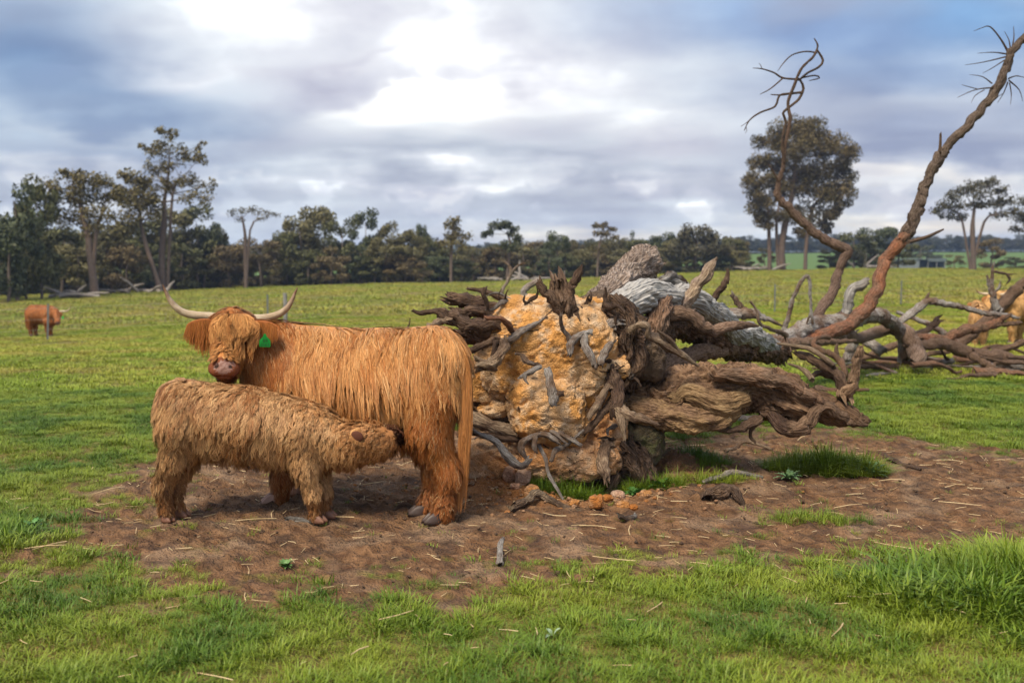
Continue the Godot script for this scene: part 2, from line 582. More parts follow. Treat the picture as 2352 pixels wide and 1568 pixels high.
# Sweeps a gnarled limb. pts: world points, rad: radii. tone: two reflectances mixed in patches.
func tube(mb: MB, pts: Array, rad: Array, sides: int, step: float, amp: float, ka: float, kl: float, tone_a: Color, tone_b: Color, jag: float, seed_: float, tex := 0.35, plate := 0.0) -> void:
	var cp := []       # resampled centre line
	var cr_ := []
	var np := pts.size()
	for k in np - 1:
		var p0: Vector3 = pts[maxi(k - 1, 0)]
		var p1: Vector3 = pts[k]
		var p2: Vector3 = pts[k + 1]
		var p3: Vector3 = pts[mini(k + 2, np - 1)]
		var r0: float = rad[maxi(k - 1, 0)]
		var r1: float = rad[k]
		var r2: float = rad[k + 1]
		var r3: float = rad[mini(k + 2, np - 1)]
		var m := maxi(1, int(ceil(p1.distance_to(p2) / step)))
		for q in m:
			var t := q / float(m)
			cp.append(cr(p0, p1, p2, p3, t))
			cr_.append(maxf(cr(r0, r1, r2, r3, t), 0.0015))
	cp.append(pts[np - 1])
	cr_.append(rad[np - 1])
	var n := cp.size()
	if amp > 0.12:        # knots and kinks
		for k in range(1, n - 1):
			var q: Vector3 = cp[k]
			var rr: float = cr_[k]
			var fq2 := clampf(0.14 / rr, 0.6, 5.0)
			cp[k] = q + Vector3(noise1.get_noise_3d(q.x * fq2 + seed_, q.y * fq2, q.z * fq2), noise1.get_noise_3d(q.x * fq2, q.y * fq2 + seed_, q.z * fq2), noise1.get_noise_3d(q.x * fq2, q.y * fq2, q.z * fq2 + seed_)) * rr * 0.35
			cr_[k] = rr * (1.0 + 0.12 * noise1.get_noise_3d(q.x * fq2 * 2.0 - seed_, q.y * fq2 * 2.0, q.z * fq2 * 2.0))
	var tan0: Vector3 = (cp[1] - cp[0]).normalized()
	var side := tan0.cross(Vector3.UP if absf(tan0.y) < 0.9 else Vector3.RIGHT).normalized()
	var base := mb.v.size()
	var s := 0.0
	var rep := maxf(1.0, roundf(TAU * float(rad[np / 2]) / tex))
	for k in n:
		var p: Vector3 = cp[k]
		var tg: Vector3
		if k == 0: tg = tan0
		elif k == n - 1: tg = (p - cp[k - 1]).normalized()
		else: tg = (cp[k + 1] - cp[k - 1]).normalized()
		side = (side - tg * side.dot(tg)).normalized()
		var up := tg.cross(side)
		if k > 0: s += p.distance_to(cp[k - 1])
		var r: float = cr_[k]
		var twa := noise1.get_noise_2d(s * 1.6 + seed_, seed_) * 1.1
		var ctw := cos(twa)
		var stw := sin(twa)
		var ends := 0.0
		if k == n - 1: ends = jag
		elif k == 0: ends = -jag
		for q in sides + 1:
			var an := TAU * q / sides
			var ca := cos(an) if q < sides else 1.0
			var sa := sin(an) if q < sides else 0.0
			var w := r * ka
			var ct := ca * ctw - sa * stw
			var st := sa * ctw + ca * stw
			var g := noise.get_noise_3d(ct * w + seed_, st * w - seed_, s * kl + seed_ * 3.0)
			var g2 := noise1.get_noise_3d(ct * w * 3.1 + seed_, st * w * 3.1, s * kl * 2.6)
			if plate > 0.0:
				var c3 := cell.get_noise_3d(ct * w * 2.2, st * w * 2.2, s * ka * 0.5) + 1.0
				g2 = 0.5 - minf(c3, 0.3) * plate
			var dsp := 1.0 + amp * (g * 1.5 + (0.35 - absf(g2)) * 0.7)
			var pos := p + (side * ca + up * sa) * (r * dsp)
			if ends != 0.0: pos += tg * (noise1.get_noise_2d(ca * 60.0 + seed_, sa * 60.0) * r * ends)
			mb.v.append(pos)
			mb.uv.append(Vector2(rep * q / sides, s / tex))
			mb.c.append(tone_a.lerp(tone_b, clampf(0.5 + noise.get_noise_3d(pos.x * 3.0 + 70.0, pos.y * 3.0, pos.z * 3.0) * 1.5 + g2 * 0.35, 0.0, 1.0)))
	for k in n - 1:
		for q in sides:
			var a := base + k * (sides + 1) + q
			mb.quad(a, a + sides + 1, a + sides + 2, a + 1)
	# broken ends, slightly hollow
	for e in 2:
		var ring := base if e == 0 else base + (n - 1) * (sides + 1)
		var ctr: Vector3 = cp[0] if e == 0 else cp[n - 1]
		var inw: Vector3 = (cp[1] - cp[0]) if e == 0 else (cp[n - 2] - cp[n - 1])
		var rr: float = cr_[0] if e == 0 else cr_[n - 1]
		var dup := mb.v.size()
		for q in sides:
			mb.v.append(mb.v[ring + q])
			mb.uv.append(Vector2(0.3 + 0.2 * cos(TAU * q / sides), 0.3 + 0.2 * sin(TAU * q / sides)))
			mb.c.append(mb.c[ring + q])
		var c0 := mb.v.size()
		mb.v.append(ctr + inw.normalized() * rr * 0.35)
		mb.uv.append(Vector2(0.3, 0.3))
		mb.c.append(tone_a)
		for q in sides:
			var b := dup + (q + 1) % sides
			if e == 0:
				mb.i.append(c0); mb.i.append(dup + q); mb.i.append(b)
			else:
				mb.i.append(c0); mb.i.append(b); mb.i.append(dup + q)

const BROWN := Color(0.225, 0.15, 0.105)
const DARK := Color(0.115, 0.074, 0.053)
const RED := Color(0.42, 0.20, 0.115)
const GREY := Color(0.50, 0.485, 0.47)
const PALE := Color(0.48, 0.37, 0.26)
const OCHRE := Color(0.46, 0.31, 0.16)

# One limb or root as a part. list: [vx, vy, depth, radius in layout units] rows.
func limb(parent: Node3D, called: String, list: Array, a := BROWN, b := DARK, mat := "bark", opt := {}) -> MeshInstance3D:
	var pts := []
	var rad := []
	for q in list:
		pts.append(P(q[0], q[1], q[2]) - parent.position)
		rad.append(q[3] / F * q[2])
	var mb := MB.new()
	var rm: float = 0.0
	for r in rad: rm = maxf(rm, r)
	var d: float = list[0][2]
	var sides: int = opt.get("sides", clampi(int(rm * 2200.0 / d), 7, 40))
	var step: float = opt.get("step", clampf(rm * 0.45, 0.012, 0.08))
	tube(mb, pts, rad, sides, step, opt.get("amp", 0.24), opt.get("ka", 16.0), opt.get("kl", 7.0), a, b, opt.get("jag", 1.5), rng.randf() * 100.0, opt.get("tex", 0.35), opt.get("plate", 0.0))
	return part(parent, called, mb.mesh(M[mat]))

# ------------------------------------------------------------------ lumps of earth
func lump(mb: MB, ctr: Vector3, rad: Vector3, nlat: int, nlon: int, big: float, crack: float, fine_: float, cols: Array, seed_: float, turn := Basis.IDENTITY) -> void:
	var base := mb.v.size()
	for j in nlat + 1:
		var th := PI * j / nlat
		for i in nlon + 1:
			var ph := TAU * (i % nlon) / nlon
			var dir := Vector3(sin(th) * cos(ph), cos(th), sin(th) * sin(ph))
			# squarish body
			var sq := pow(pow(absf(dir.x), 2.8) + pow(absf(dir.y), 2.8) + pow(absf(dir.z), 2.8), -1.0 / 2.8)
			var p := turn * (dir * rad * sq) + ctr
			var wq := p + Vector3(noise.get_noise_3d(p.x * 2.0 + seed_, p.y * 2.0, p.z * 2.0), noise.get_noise_3d(p.x * 2.0, p.y * 2.0 + seed_, p.z * 2.0 + 9.0), noise.get_noise_3d(p.x * 2.0 - 20.0, p.y * 2.0, p.z * 2.0 + seed_)) * 0.12
			var n0 := noise.get_noise_3d(wq.x * 1.6 + seed_, wq.y * 1.6, wq.z * 1.6)
			var c1 := cell.get_noise_3d(wq.x * 5.0 + seed_, wq.y * 5.0, wq.z * 5.0) + 1.0      # 0 at borders .. ~1
			var c2 := cell.get_noise_3d(wq.x * 17.0, wq.y * 17.0 + seed_, wq.z * 17.0) + 1.0
			var f := noise.get_noise_3d(p.x * 14.0, p.y * 14.0, p.z * 14.0)
			var off := n0 * big * 1.6 + (minf(c1, 0.16) - 0.12) * crack * 4.5 + (minf(c2, 0.20) - 0.12) * crack * 1.1 + f * fine_ + (0.25 - absf(noise.get_noise_3d(wq.x * 4.0 + 7.0, wq.y * 4.0, wq.z * 4.0 + seed_))) * big * 0.4
			p += (turn * dir) * off
			mb.v.append(p)
			var m := noise.get_noise_3d(p.x * 3.0 + 11.0, p.y * 3.0, p.z * 3.0 + seed_)
			var m2 := noise.get_noise_3d(p.x * 9.0 - 5.0, p.y * 9.0, p.z * 9.0)
			var c: Color = (cols[0] as Color).lerp(cols[1], clampf(0.5 + m * 1.9, 0.0, 1.0))
			c = c.lerp(cols[2], clampf(m2 * 1.7 + m * 0.4, 0.0, 0.8))
			mb.c.append(c)
	for j in nlat:
		for i in nlon:
			var a := base + j * (nlon + 1) + i
			mb.quad(a, a + nlon + 1, a + nlon + 2, a + 1)

func clod(parent: Node3D, called: String, vx: float, vy: float, d: float, rx: float, ry: float, rz: float, nlat: int, big: float, crack: float, fine_: float, cols: Array, turn := Basis.IDENTITY) -> MeshInstance3D:
	var mb := MB.new()
	var k := d / F
	lump(mb, P(vx, vy, d) - parent.position, Vector3(rx * k, ry * k, rz), nlat, nlat * 3 / 2, big, crack, fine_, cols, rng.randf() * 90.0, turn)
	return part(parent, called, mb.mesh(M.clay))

const CLAY := [Color(0.86, 0.43, 0.13), Color(0.88, 0.55, 0.29), Color(0.90, 0.68, 0.47)]
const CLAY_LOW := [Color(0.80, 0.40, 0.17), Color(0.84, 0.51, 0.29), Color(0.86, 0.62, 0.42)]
const SOIL := [Color(0.12, 0.085, 0.062), Color(0.17, 0.12, 0.085), Color(0.22, 0.15, 0.095)]

func make_fallen_tree() -> void:
	var t := thing("fallen_tree", "uprooted dead gum tree with a clay covered root plate and bare tangled limbs", "fallen tree", Vector3(0.45, 0, -7.1))
	# clay held by the root plate
	clod(t, "clay_mass", 1258, 812, 7.15, 168, 126, 0.33, 160, 0.045, 0.022, 0.010, CLAY)
	clod(t, "clay_mass", 1275, 762, 7.23, 150, 76, 0.28, 110, 0.04, 0.02, 0.010, CLAY)
	clod(t, "clay_mass", 1262, 940, 6.97, 92, 82, 0.26, 110, 0.045, 0.022, 0.010, CLAY)
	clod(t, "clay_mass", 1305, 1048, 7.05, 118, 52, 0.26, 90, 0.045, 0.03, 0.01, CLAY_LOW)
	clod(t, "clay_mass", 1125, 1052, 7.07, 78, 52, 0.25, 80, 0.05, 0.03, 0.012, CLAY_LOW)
	clod(t, "clay_mass", 1392, 985, 7.09, 44, 58, 0.15, 60, 0.03, 0.03, 0.01, CLAY_LOW)
	clod(t, "clay_mass", 1412, 840, 7.0, 24, 16, 0.07, 44, 0.06, 0.03, 0.012, CLAY)
	clod(t, "clay_mass", 1378, 700, 7.32, 48, 18, 0.12, 44, 0.02, 0.02, 0.008, CLAY)
	clod(t, "clay_mass", 1128, 936, 7.08, 30, 10, 0.10, 40, 0.05, 0.03, 0.012, CLAY)
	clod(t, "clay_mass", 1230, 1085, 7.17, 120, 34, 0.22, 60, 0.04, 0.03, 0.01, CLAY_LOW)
	clod(t, "soil_mass", 1245, 960, 7.5, 175, 120, 0.2, 90, 0.06, 0.03, 0.014, SOIL)
	clod(t, "clay_mass", 1105, 880, 7.09, 40, 55, 0.14, 60, 0.03, 0.02, 0.01, CLAY)
	clod(t, "soil_mass", 1488, 815, 7.15, 40, 54, 0.14, 56, 0.03, 0.02, 0.012, SOIL)
	clod(t, "soil_mass", 1385, 880, 7.35, 105, 190, 0.26, 80, 0.07, 0.04, 0.014, SOIL)
	clod(t, "soil_mass", 1468, 1010, 7.25, 48, 52, 0.2, 60, 0.04, 0.03, 0.014, [Color(0.10, 0.085, 0.05), Color(0.16, 0.12, 0.08), Color(0.12, 0.13, 0.05)])
	clod(t, "soil_mass", 1530, 1078, 7.45, 80, 42, 0.26, 60, 0.05, 0.03, 0.014, [Color(0.16, 0.09, 0.055), Color(0.22, 0.12, 0.07), Color(0.25, 0.13, 0.06)])
	# hair roots that thread the clay
	var hr := RandomNumberGenerator.new()
	hr.seed = 19
	var hm := MB.new()
	for ch in t.get_children().slice(0, 4):
		var av: PackedVector3Array = ch.mesh.surface_get_arrays(0)[Mesh.ARRAY_VERTEX]
		var an: PackedVector3Array = ch.mesh.surface_get_arrays(0)[Mesh.ARRAY_NORMAL]
		var nlat := int(round(sqrt(av.size() / 1.5)))
		var row := (nlat - 1) * 3 / 2 + 1
		for k in 60:
			var j := hr.randf_range(0.2, 0.85) * nlat
			var i := hr.randf() * row
			if an[clampi(int(j) * row + posmod(int(i), row), 0, av.size() - 1)].z < 0.2: continue
			var dj := hr.randf_range(-1, 1)
			var di := hr.randf_range(-1, 1)
			var pts := []
			var rad := []
			var r0 := hr.randf_range(0.0012, 0.0045)
			var steps := hr.randi_range(4, 11)
			for q in steps:
				var id := clampi(int(j) * row + posmod(int(i), row), 0, av.size() - 1)
				pts.append(av[id] + an[id] * hr.randf_range(0.0, 0.012))
				rad.append(r0 * (1.0 - 0.8 * q / steps))
				dj += hr.randf_range(-0.5, 0.5)
				di += hr.randf_range(-0.5, 0.5)
				j += dj * nlat * 0.014
				i += di * row * 0.012
			tube(hm, pts, rad, 5, 0.03, 0.1, 20.0, 6.0, BROWN, DARK, 0.0, k * 1.3)
	var ho := part(t, "hair_roots", hm.mesh(M.bark))
	ho.set_meta("kind", "stuff")
	# roots
	var r := "root"
	var g := {"amp": 0.34, "kl": 10.0}
	limb(t, r, [[1345, 775, 7.0, 26], [1322, 750, 6.95, 30], [1302, 706, 6.93, 25], [1286, 668, 6.92, 19], [1280, 636, 6.92, 15]], BROWN, DARK, "bark", {"amp": 0.55, "kl": 5.0, "jag": 2.2})
	limb(t, r, [[1290, 705, 6.9, 13], [1258, 675, 6.88, 11], [1236, 643, 6.86, 7]], BROWN, DARK, "bark", {"amp": 0.5, "jag": 2.0})
	limb(t, r, [[1302, 700, 6.9, 13], [1308, 664, 6.9, 11], [1322, 637, 6.9, 9], [1332, 618, 6.9, 6]], BROWN, DARK, "bark", {"amp": 0.5, "jag": 2.0})
	limb(t, r, [[1072, 661, 7.2, 3.5], [1130, 674, 7.2, 7], [1185, 694, 7.2, 9], [1230, 706, 7.2, 8]], BROWN, PALE, "bark", g)
	limb(t, r, [[1115, 659, 6.85, 5], [1109, 676, 6.85, 5.5], [1117, 697, 6.87, 5], [1122, 722, 6.9, 5], [1126, 745, 6.95, 6]], BROWN, DARK, "bark", g)
	limb(t, r, [[1026, 684, 7.05, 13], [1070, 690, 7.05, 15], [1120, 700, 7.1, 14], [1160, 720, 7.2, 14]], BROWN, DARK, "bark", {"amp": 0.5, "jag": 1.6})
	limb(t, r, [[1040, 716, 7.0, 11], [1080, 718, 7.0, 14], [1120, 718, 7.05, 13], [1160, 730, 7.15, 13]], BROWN, DARK, "bark", {"amp": 0.5, "jag": 1.6})
	limb(t, r, [[947, 712, 6.75, 3.5], [963, 721, 6.75, 5], [978, 717, 6.76, 5.5], [1001, 714, 6.78, 8], [1018, 721, 6.8, 12], [1042, 732, 6.82, 14], [1076, 751, 6.88, 17], [1108, 768, 6.95, 19], [1150, 785, 7.1, 18]], BROWN, DARK, "bark", {"amp": 0.45, "jag": 0.6})
	limb(t, r, [[986, 747, 6.72, 7], [1004, 741, 6.74, 9], [1030, 733, 6.8, 10]], PALE, BROWN, "bark", {"amp": 0.45, "jag": 1.6})
	limb(t, r, [[983, 766, 6.76, 4], [993, 756, 6.76, 6], [1006, 744, 6.78, 6]], BROWN, DARK, "bark", g)
	limb(t, r, [[1072, 752, 6.85, 12], [1100, 748, 6.85, 15], [1124, 744, 6.9, 16], [1150, 752, 7.0, 14]], BROWN, DARK, "bark", {"amp": 0.4})
	limb(t, r, [[1018, 770, 7.0, 7], [1050, 766, 7.0, 10], [1085, 766, 7.02, 10], [1120, 775, 7.1, 10]], DARK, BROWN, "bark", g)
	limb(t, r, [[1052, 786, 7.1, 8], [1090, 782, 7.1, 10], [1130, 790, 7.15, 9]], DARK, BROWN, "bark", g)
	limb(t, r, [[1070, 812, 6.78, 10], [1098, 796, 6.78, 9], [1132, 785, 6.82, 8], [1160, 776, 6.95, 8]], BROWN, DARK, "bark", g)
	limb(t, r, [[1157, 783, 6.8, 12], [1153, 802, 6.74, 13], [1138, 826, 6.7, 14], [1115, 833, 6.68, 10], [1090, 822, 6.66, 5]], BROWN, PALE, "bark", {"amp": 0.5, "jag": 1.6})
	limb(t, r, [[1145, 822, 6.69, 12], [1128, 840, 6.66, 11], [1105, 837, 6.64, 7], [1088, 843, 6.62, 5]], BROWN, PALE, "bark", {"amp": 0.5, "jag": 1.6})
	limb(t, r, [[1132, 846, 6.68, 8], [1108, 849, 6.66, 6], [1082, 856, 6.64, 5]], BROWN, PALE, "bark", g)
	limb(t, r, [[1140, 780, 6.78, 8], [1136, 800, 6.74, 7], [1130, 818, 6.74, 6]], DARK, BROWN, "bark", g)
	limb(t, r, [[1116, 730, 6.62, 5], [1147, 732, 6.66, 6], [1164, 745, 6.72, 8], [1178, 760, 6.82, 8]], BROWN, RED, "bark", g)
	limb(t, r, [[1256, 727, 6.88, 2.5], [1225, 747, 6.84, 5], [1200, 760, 6.8, 8], [1178, 775, 6.78, 9], [1168, 788, 6.85, 6]], BROWN, GREY, "bark", g)
	limb(t, r, [[1290, 719, 6.72, 4.5], [1289, 738, 6.74, 4], [1294, 758, 6.78, 5], [1306, 777, 6.8, 6], [1310, 796, 6.8, 6]], BROWN, GREY, "bark", g)
	limb(t, r, [[1420, 745, 7.0, 16], [1385, 757, 6.95, 13], [1346, 765, 6.88, 11], [1323, 776, 6.82, 9], [1311, 794, 6.76, 8], [1309, 815, 6.72, 5]], BROWN, GREY, "bark", g)
	limb(t, r, [[1341, 774, 6.86, 9], [1345, 794, 6.8, 9], [1357, 815, 6.76, 8], [1365, 842, 6.74, 6]], BROWN, GREY, "bark", g)
	limb(t, r, [[1405, 786, 6.95, 12], [1390, 806, 6.86, 10], [1379, 838, 6.78, 8]], BROWN, GREY, "bark", g)
	limb(t, r, [[1183, 811, 6.76, 3], [1197, 814, 6.74, 4.5], [1207, 829, 6.72, 6], [1223, 834, 6.72, 6], [1240, 836, 6.76, 6]], GREY, BROWN, "bark", g)
	limb(t, r, [[1241, 840, 6.7, 6], [1224, 852, 6.66, 7], [1207, 860, 6.64, 6], [1192, 868, 6.62, 3]], GREY, BROWN, "bark", g)
	limb(t, r, [[1208, 860, 6.64, 4], [1206, 872, 6.62, 3.5], [1213, 881, 6.6, 2]], GREY, BROWN, "bark", g)
	limb(t, r, [[1257, 846, 6.68, 9], [1262, 868, 6.62, 10], [1267, 890, 6.58, 10], [1271, 912, 6.56, 13], [1273, 931, 6.56, 7]], GREY, BROWN, "bark", {"amp": 0.3, "jag": 0.3})
	limb(t, r, [[1274, 908, 6.57, 10], [1284, 905, 6.57, 9], [1296, 902, 6.57, 6]], BROWN, DARK, "bark", {"amp": 0.3, "jag": 0.4})
	# claw of roots at the foot of the clay
	limb(t, r, [[1250, 995, 6.72, 6], [1228, 1002, 6.64, 7], [1204, 1012, 6.58, 8], [1197, 1030, 6.56, 8], [1207, 1050, 6.55, 5]], GREY, BROWN, "bark", g)
	limb(t, r, [[1230, 1003, 6.62, 6], [1227, 1020, 6.58, 6], [1231, 1039, 6.57, 4]], GREY, BROWN, "bark", g)
	limb(t, r, [[1240, 998, 6.64, 7], [1262, 1002, 6.6, 7], [1284, 1016, 6.58, 5]], GREY, BROWN, "bark", g)
	limb(t, r, [[1264, 990, 6.66, 5], [1282, 1000, 6.62, 5], [1300, 1015, 6.6, 4]], GREY, BROWN, "bark", g)
	limb(t, r, [[1284, 993, 6.68, 6], [1312, 1008, 6.62, 6], [1335, 1023, 6.6, 4]], GREY, BROWN, "bark", g)
	limb(t, r, [[1340, 987, 6.7, 3], [1320, 1006, 6.68, 4], [1303, 1022, 6.66, 5], [1274, 1036, 6.64, 6], [1265, 1058, 6.62, 5]], BROWN, GREY, "bark", g)
	limb(t, r, [[1238, 1022, 6.68, 5], [1252, 1053, 6.62, 5], [1257, 1075, 6.58, 4.6], [1266, 1099, 6.54, 4.4], [1280, 1124, 6.5, 4], [1294, 1148, 6.46, 3]], BROWN, GREY, "bark", {"amp": 0.25})
	limb(t, r, [[1072, 979, 6.72, 4], [1106, 999, 6.7, 5.5], [1144, 1019, 6.68, 8], [1170, 1050, 6.64, 10], [1197, 1067, 6.64, 9], [1216, 1055, 6.72, 7]], GREY, BROWN, "bark", {"amp": 0.3})
	limb(t, r, [[1060, 948, 6.95, 16], [1127, 976, 6.88, 16], [1195, 996, 6.9, 14]], BROWN, PALE, "bark", {"amp": 0.3})
	limb(t, r, [[1085, 992, 6.8, 6], [1125, 1002, 6.8, 7], [1190, 1014, 6.85, 7]], BROWN, DARK, "bark", g)
	limb(t, r, [[1080, 915, 7.05, 13], [1130, 935, 7.05, 12], [1200, 960, 7.1, 12]], BROWN, DARK, "bark", g)
	limb(t, r, [[1398, 850, 6.92, 20], [1410, 885, 6.86, 20], [1420, 920, 6.82, 17], [1412, 945, 6.8, 14]], BROWN, DARK, "bark", {"amp": 0.45})
	limb(t, r, [[1412, 930, 6.8, 12], [1438, 951, 6.74, 13], [1472, 961, 6.7, 9], [1515, 976, 6.66, 3]], BROWN, PALE, "bark", {"amp": 0.35})
	limb(t, r, [[1420, 945, 6.78, 11], [1427, 968, 6.72, 9], [1434, 1010, 6.68, 5]], BROWN, PALE, "bark", {"amp": 0.35, "jag": 1.6})
	limb(t, r, [[1412, 925, 6.82, 11], [1387, 947, 6.78, 9], [1364, 970, 6.74, 8], [1340, 998, 6.74, 6]], BROWN, DARK, "bark", g)
	limb(t, r, [[1400, 885, 6.84, 9], [1384, 911, 6.78, 9], [1360, 943, 6.72, 8], [1352, 960, 6.7, 5]], PALE, BROWN, "bark", g)
	limb(t, r, [[1398, 1018, 6.9, 14], [1388, 1045, 6.8, 12], [1384, 1070, 6.72, 14], [1394, 1104, 6.66, 7]], PALE, BROWN, "bark", {"amp": 0.4, "jag": 2.5})
	limb(t, r, [[1392, 690, 7.2, 15], [1425, 715, 7.12, 26], [1447, 755, 7.05, 30], [1452, 805, 7.02, 32], [1440, 850, 7.05, 32], [1415, 900, 7.1, 28]], DARK, BROWN, "rough_bark", {"amp": 0.6, "kl": 8.0})
	limb(t, r, [[1446, 757, 6.9, 8], [1474, 745, 6.82, 8], [1489, 748, 6.8, 8], [1491, 772, 6.82, 7], [1523, 788, 6.86, 9], [1566, 814, 6.94, 8], [1606, 842, 7.0, 2.5]], BROWN, PALE, "bark", {"amp": 0.25})
	limb(t, r, [[1512, 759, 6.86, 3], [1542, 782, 6.88, 5], [1562, 808, 6.92, 6], [1590, 830, 7.0, 5]], PALE, BROWN, "bark", {"amp": 0.25})
	limb(t, r, [[1440, 1030, 7.05, 30], [1470, 1060, 7.0, 30], [1485, 1105, 6.98, 30]], DARK, BROWN, "rough_bark", {"amp": 0.55, "kl": 6.0})
	limb(t, r, [[1345, 1090, 7.1, 12], [1352, 1120, 7.0, 10], [1345, 1145, 6.95, 8]], DARK, BROWN, "bark", g)
	limb(t, r, [[1420, 1085, 7.0, 12], [1405, 1120, 6.95, 10], [1395, 1145, 6.92, 8]], DARK, BROWN, "bark", g)
	# short snapped roots bristling from the rim
	var sr := RandomNumberGenerator.new()
	sr.seed = 23
	for k in 64:
		var side := k % 4
		var vx: float
		var vy: float
		var dir: Vector3
		if side == 0:
			vx = sr.randf_range(1090, 1170); vy = sr.randf_range(690, 1010)
			dir = Vector3(-1, sr.randf_range(-0.5, 0.6), sr.randf_range(-0.1, 0.6))
		elif side == 1:
			vx = sr.randf_range(1150, 1420); vy = sr.randf_range(688, 715)
			dir = Vector3(sr.randf_range(-0.8, 0.8), sr.randf_range(0.3, 1.0), sr.randf_range(-0.2, 0.5))
		else:
			vx = sr.randf_range(1370, 1450); vy = sr.randf_range(700, 1060)
			dir = Vector3(sr.randf_range(-0.5, 1.0), sr.randf_range(-1.0, 0.6), sr.randf_range(0.2, 1.0))
		var p := P(vx, vy, 7.05 if side < 2 else 6.98) - t.position
		var ln := sr.randf_range(0.07, 0.24)
		var rr := sr.randf_range(0.005, 0.02)
		var pts := [p]
		var rad := [rr * 1.3]
		dir = dir.normalized()
		for q in 4:
			dir = (dir + Vector3(sr.randf_range(-0.6, 0.6), sr.randf_range(-0.6, 0.5), sr.randf_range(-0.5, 0.5))).normalized()
			p += dir * ln / 4.0
			pts.append(p)
			rad.append(rr * (1.0 - 0.2 * q))
		var mb := MB.new()
		tube(mb, pts, rad, 7, 0.018, 0.32, 30.0, 12.0, BROWN if k % 3 else GREY, DARK, 1.8, k * 2.3)
		part(t, r, mb.mesh(M.bark))
	# the great buttress root reaching out to the right
	var big := "buttress_root"
	limb(t, big, [[1400, 905, 7.35, 62], [1455, 920, 7.3, 60], [1513, 926, 7.24, 62], [1591, 912, 7.2, 66], [1660, 905, 7.18, 63], [1730, 903, 7.16, 58], [1790, 913, 7.14, 52], [1851, 927, 7.12, 42], [1903, 938, 7.1, 31], [1950, 952, 7.08, 23], [1984, 965, 7.06, 14], [1994, 970, 7.06, 9]], Color(0.29, 0.185, 0.115), Color(0.15, 0.092, 0.058), "bark", {"amp": 0.22, "ka": 13.0, "kl": 3.4, "sides": 96, "step": 0.014, "tex": 0.5, "jag": 0.8})
	limb(t, big, [[1430, 938, 7.14, 26], [1490, 950, 7.08, 33], [1560, 955, 7.05, 34], [1617, 960, 7.04, 30], [1670, 952, 7.05, 22], [1705, 935, 7.08, 14]], OCHRE, Color(0.28, 0.18, 0.11), "bark", {"amp": 0.22, "ka": 13.0, "kl": 3.4, "sides": 56, "step": 0.02})
	limb(t, big, [[1545, 912, 7.08, 12], [1600, 906, 7.03, 24], [1645, 922, 7.02, 32], [1690, 922, 7.04, 28], [1712, 905, 7.08, 14]], Color(0.42, 0.29, 0.155), Color(0.33, 0.215, 0.12), "bark", {"amp": 0.2, "ka": 14.0, "kl": 3.4, "sides": 56, "step": 0.02})
	limb(t, big, [[1768, 945, 7.05, 18], [1797, 973, 7.0, 19], [1830, 982, 6.98, 18], [1862, 964, 6.97, 15], [1884, 935, 6.97, 13], [1914, 941, 6.98, 12], [1952, 964, 7.02, 11], [1985, 974, 7.04, 8]], Color(0.27, 0.18, 0.12), DARK, "bark", {"amp": 0.28, "kl": 3.0, "sides": 30, "step": 0.016})
	limb(t, big, [[1640, 858, 7.0, 12], [1720, 862, 6.96, 18], [1790, 880, 6.95, 17], [1850, 908, 6.97, 14], [1905, 930, 7.0, 10]], BROWN, Color(0.36, 0.22, 0.14), "bark", {"amp": 0.3, "kl": 3.0, "sides": 30, "step": 0.016})
	limb(t, r, [[1745, 962, 7.05, 12], [1712, 978, 7.02, 11], [1680, 990, 7.0, 8], [1648, 982, 7.02, 6]], DARK, BROWN, "bark", g)
	limb(t, r, [[1740, 962, 7.08, 8], [1727, 985, 7.06, 5], [1724, 1004, 7.06, 5], [1735, 1016, 7.05, 3]], DARK, BROWN, "bark", g)
	limb(t, r, [[1938, 915, 7.06, 16], [1958, 884, 7.04, 14], [1967, 850, 7.02, 13], [1972, 820, 7.0, 12], [1975, 797, 7.0, 7]], Color(0.30, 0.2, 0.13), Color(0.4, 0.27, 0.17), "bark", {"amp": 0.42, "jag": 1.5})
	limb(t, r, [[1942, 915, 7.1, 10], [1936, 886, 7.1, 12], [1922, 862, 7.12, 12], [1895, 838, 7.14, 11], [1860, 820, 7.16, 10], [1826, 809, 7.18, 6]], BROWN, DARK, "bark", {"amp": 0.35})
	limb(t, r, [[1915, 842, 7.1, 5], [1890, 818, 7.1, 7], [1858, 801, 7.12, 6], [1820, 793, 7.14, 4.5], [1785, 788, 7.16, 2.5]], PALE, BROWN, "bark", {"amp": 0.2})
	limb(t, r, [[1866, 872, 7.1, 7], [1848, 850, 7.12, 6], [1830, 840, 7.14, 4], [1811, 835, 7.15, 2]], PALE, BROWN, "bark", {"amp": 0.25})
	limb(t, r, [[1862, 866, 7.2, 6], [1885, 855, 7.22, 7], [1915, 866, 7.22, 7], [1935, 890, 7.15, 6]], BROWN, DARK, "bark", {"amp": 0.25})
	# main stem behind the plate
	limb(t, "trunk", [[1330, 742, 7.5, 20], [1368, 702, 7.75, 28], [1404, 668, 8.1, 34], [1436, 638, 8.5, 37], [1464, 616, 8.9, 37], [1486, 603, 9.2, 33], [1494, 599, 9.3, 26]], Color(0.52, 0.43, 0.375), Color(0.38, 0.30, 0.255), "rough_bark", {"amp": 0.24, "ka": 9.0, "kl": 3.0, "sides": 72, "step": 0.016, "tex": 0.45, "plate": 2.6, "jag": 1.4})
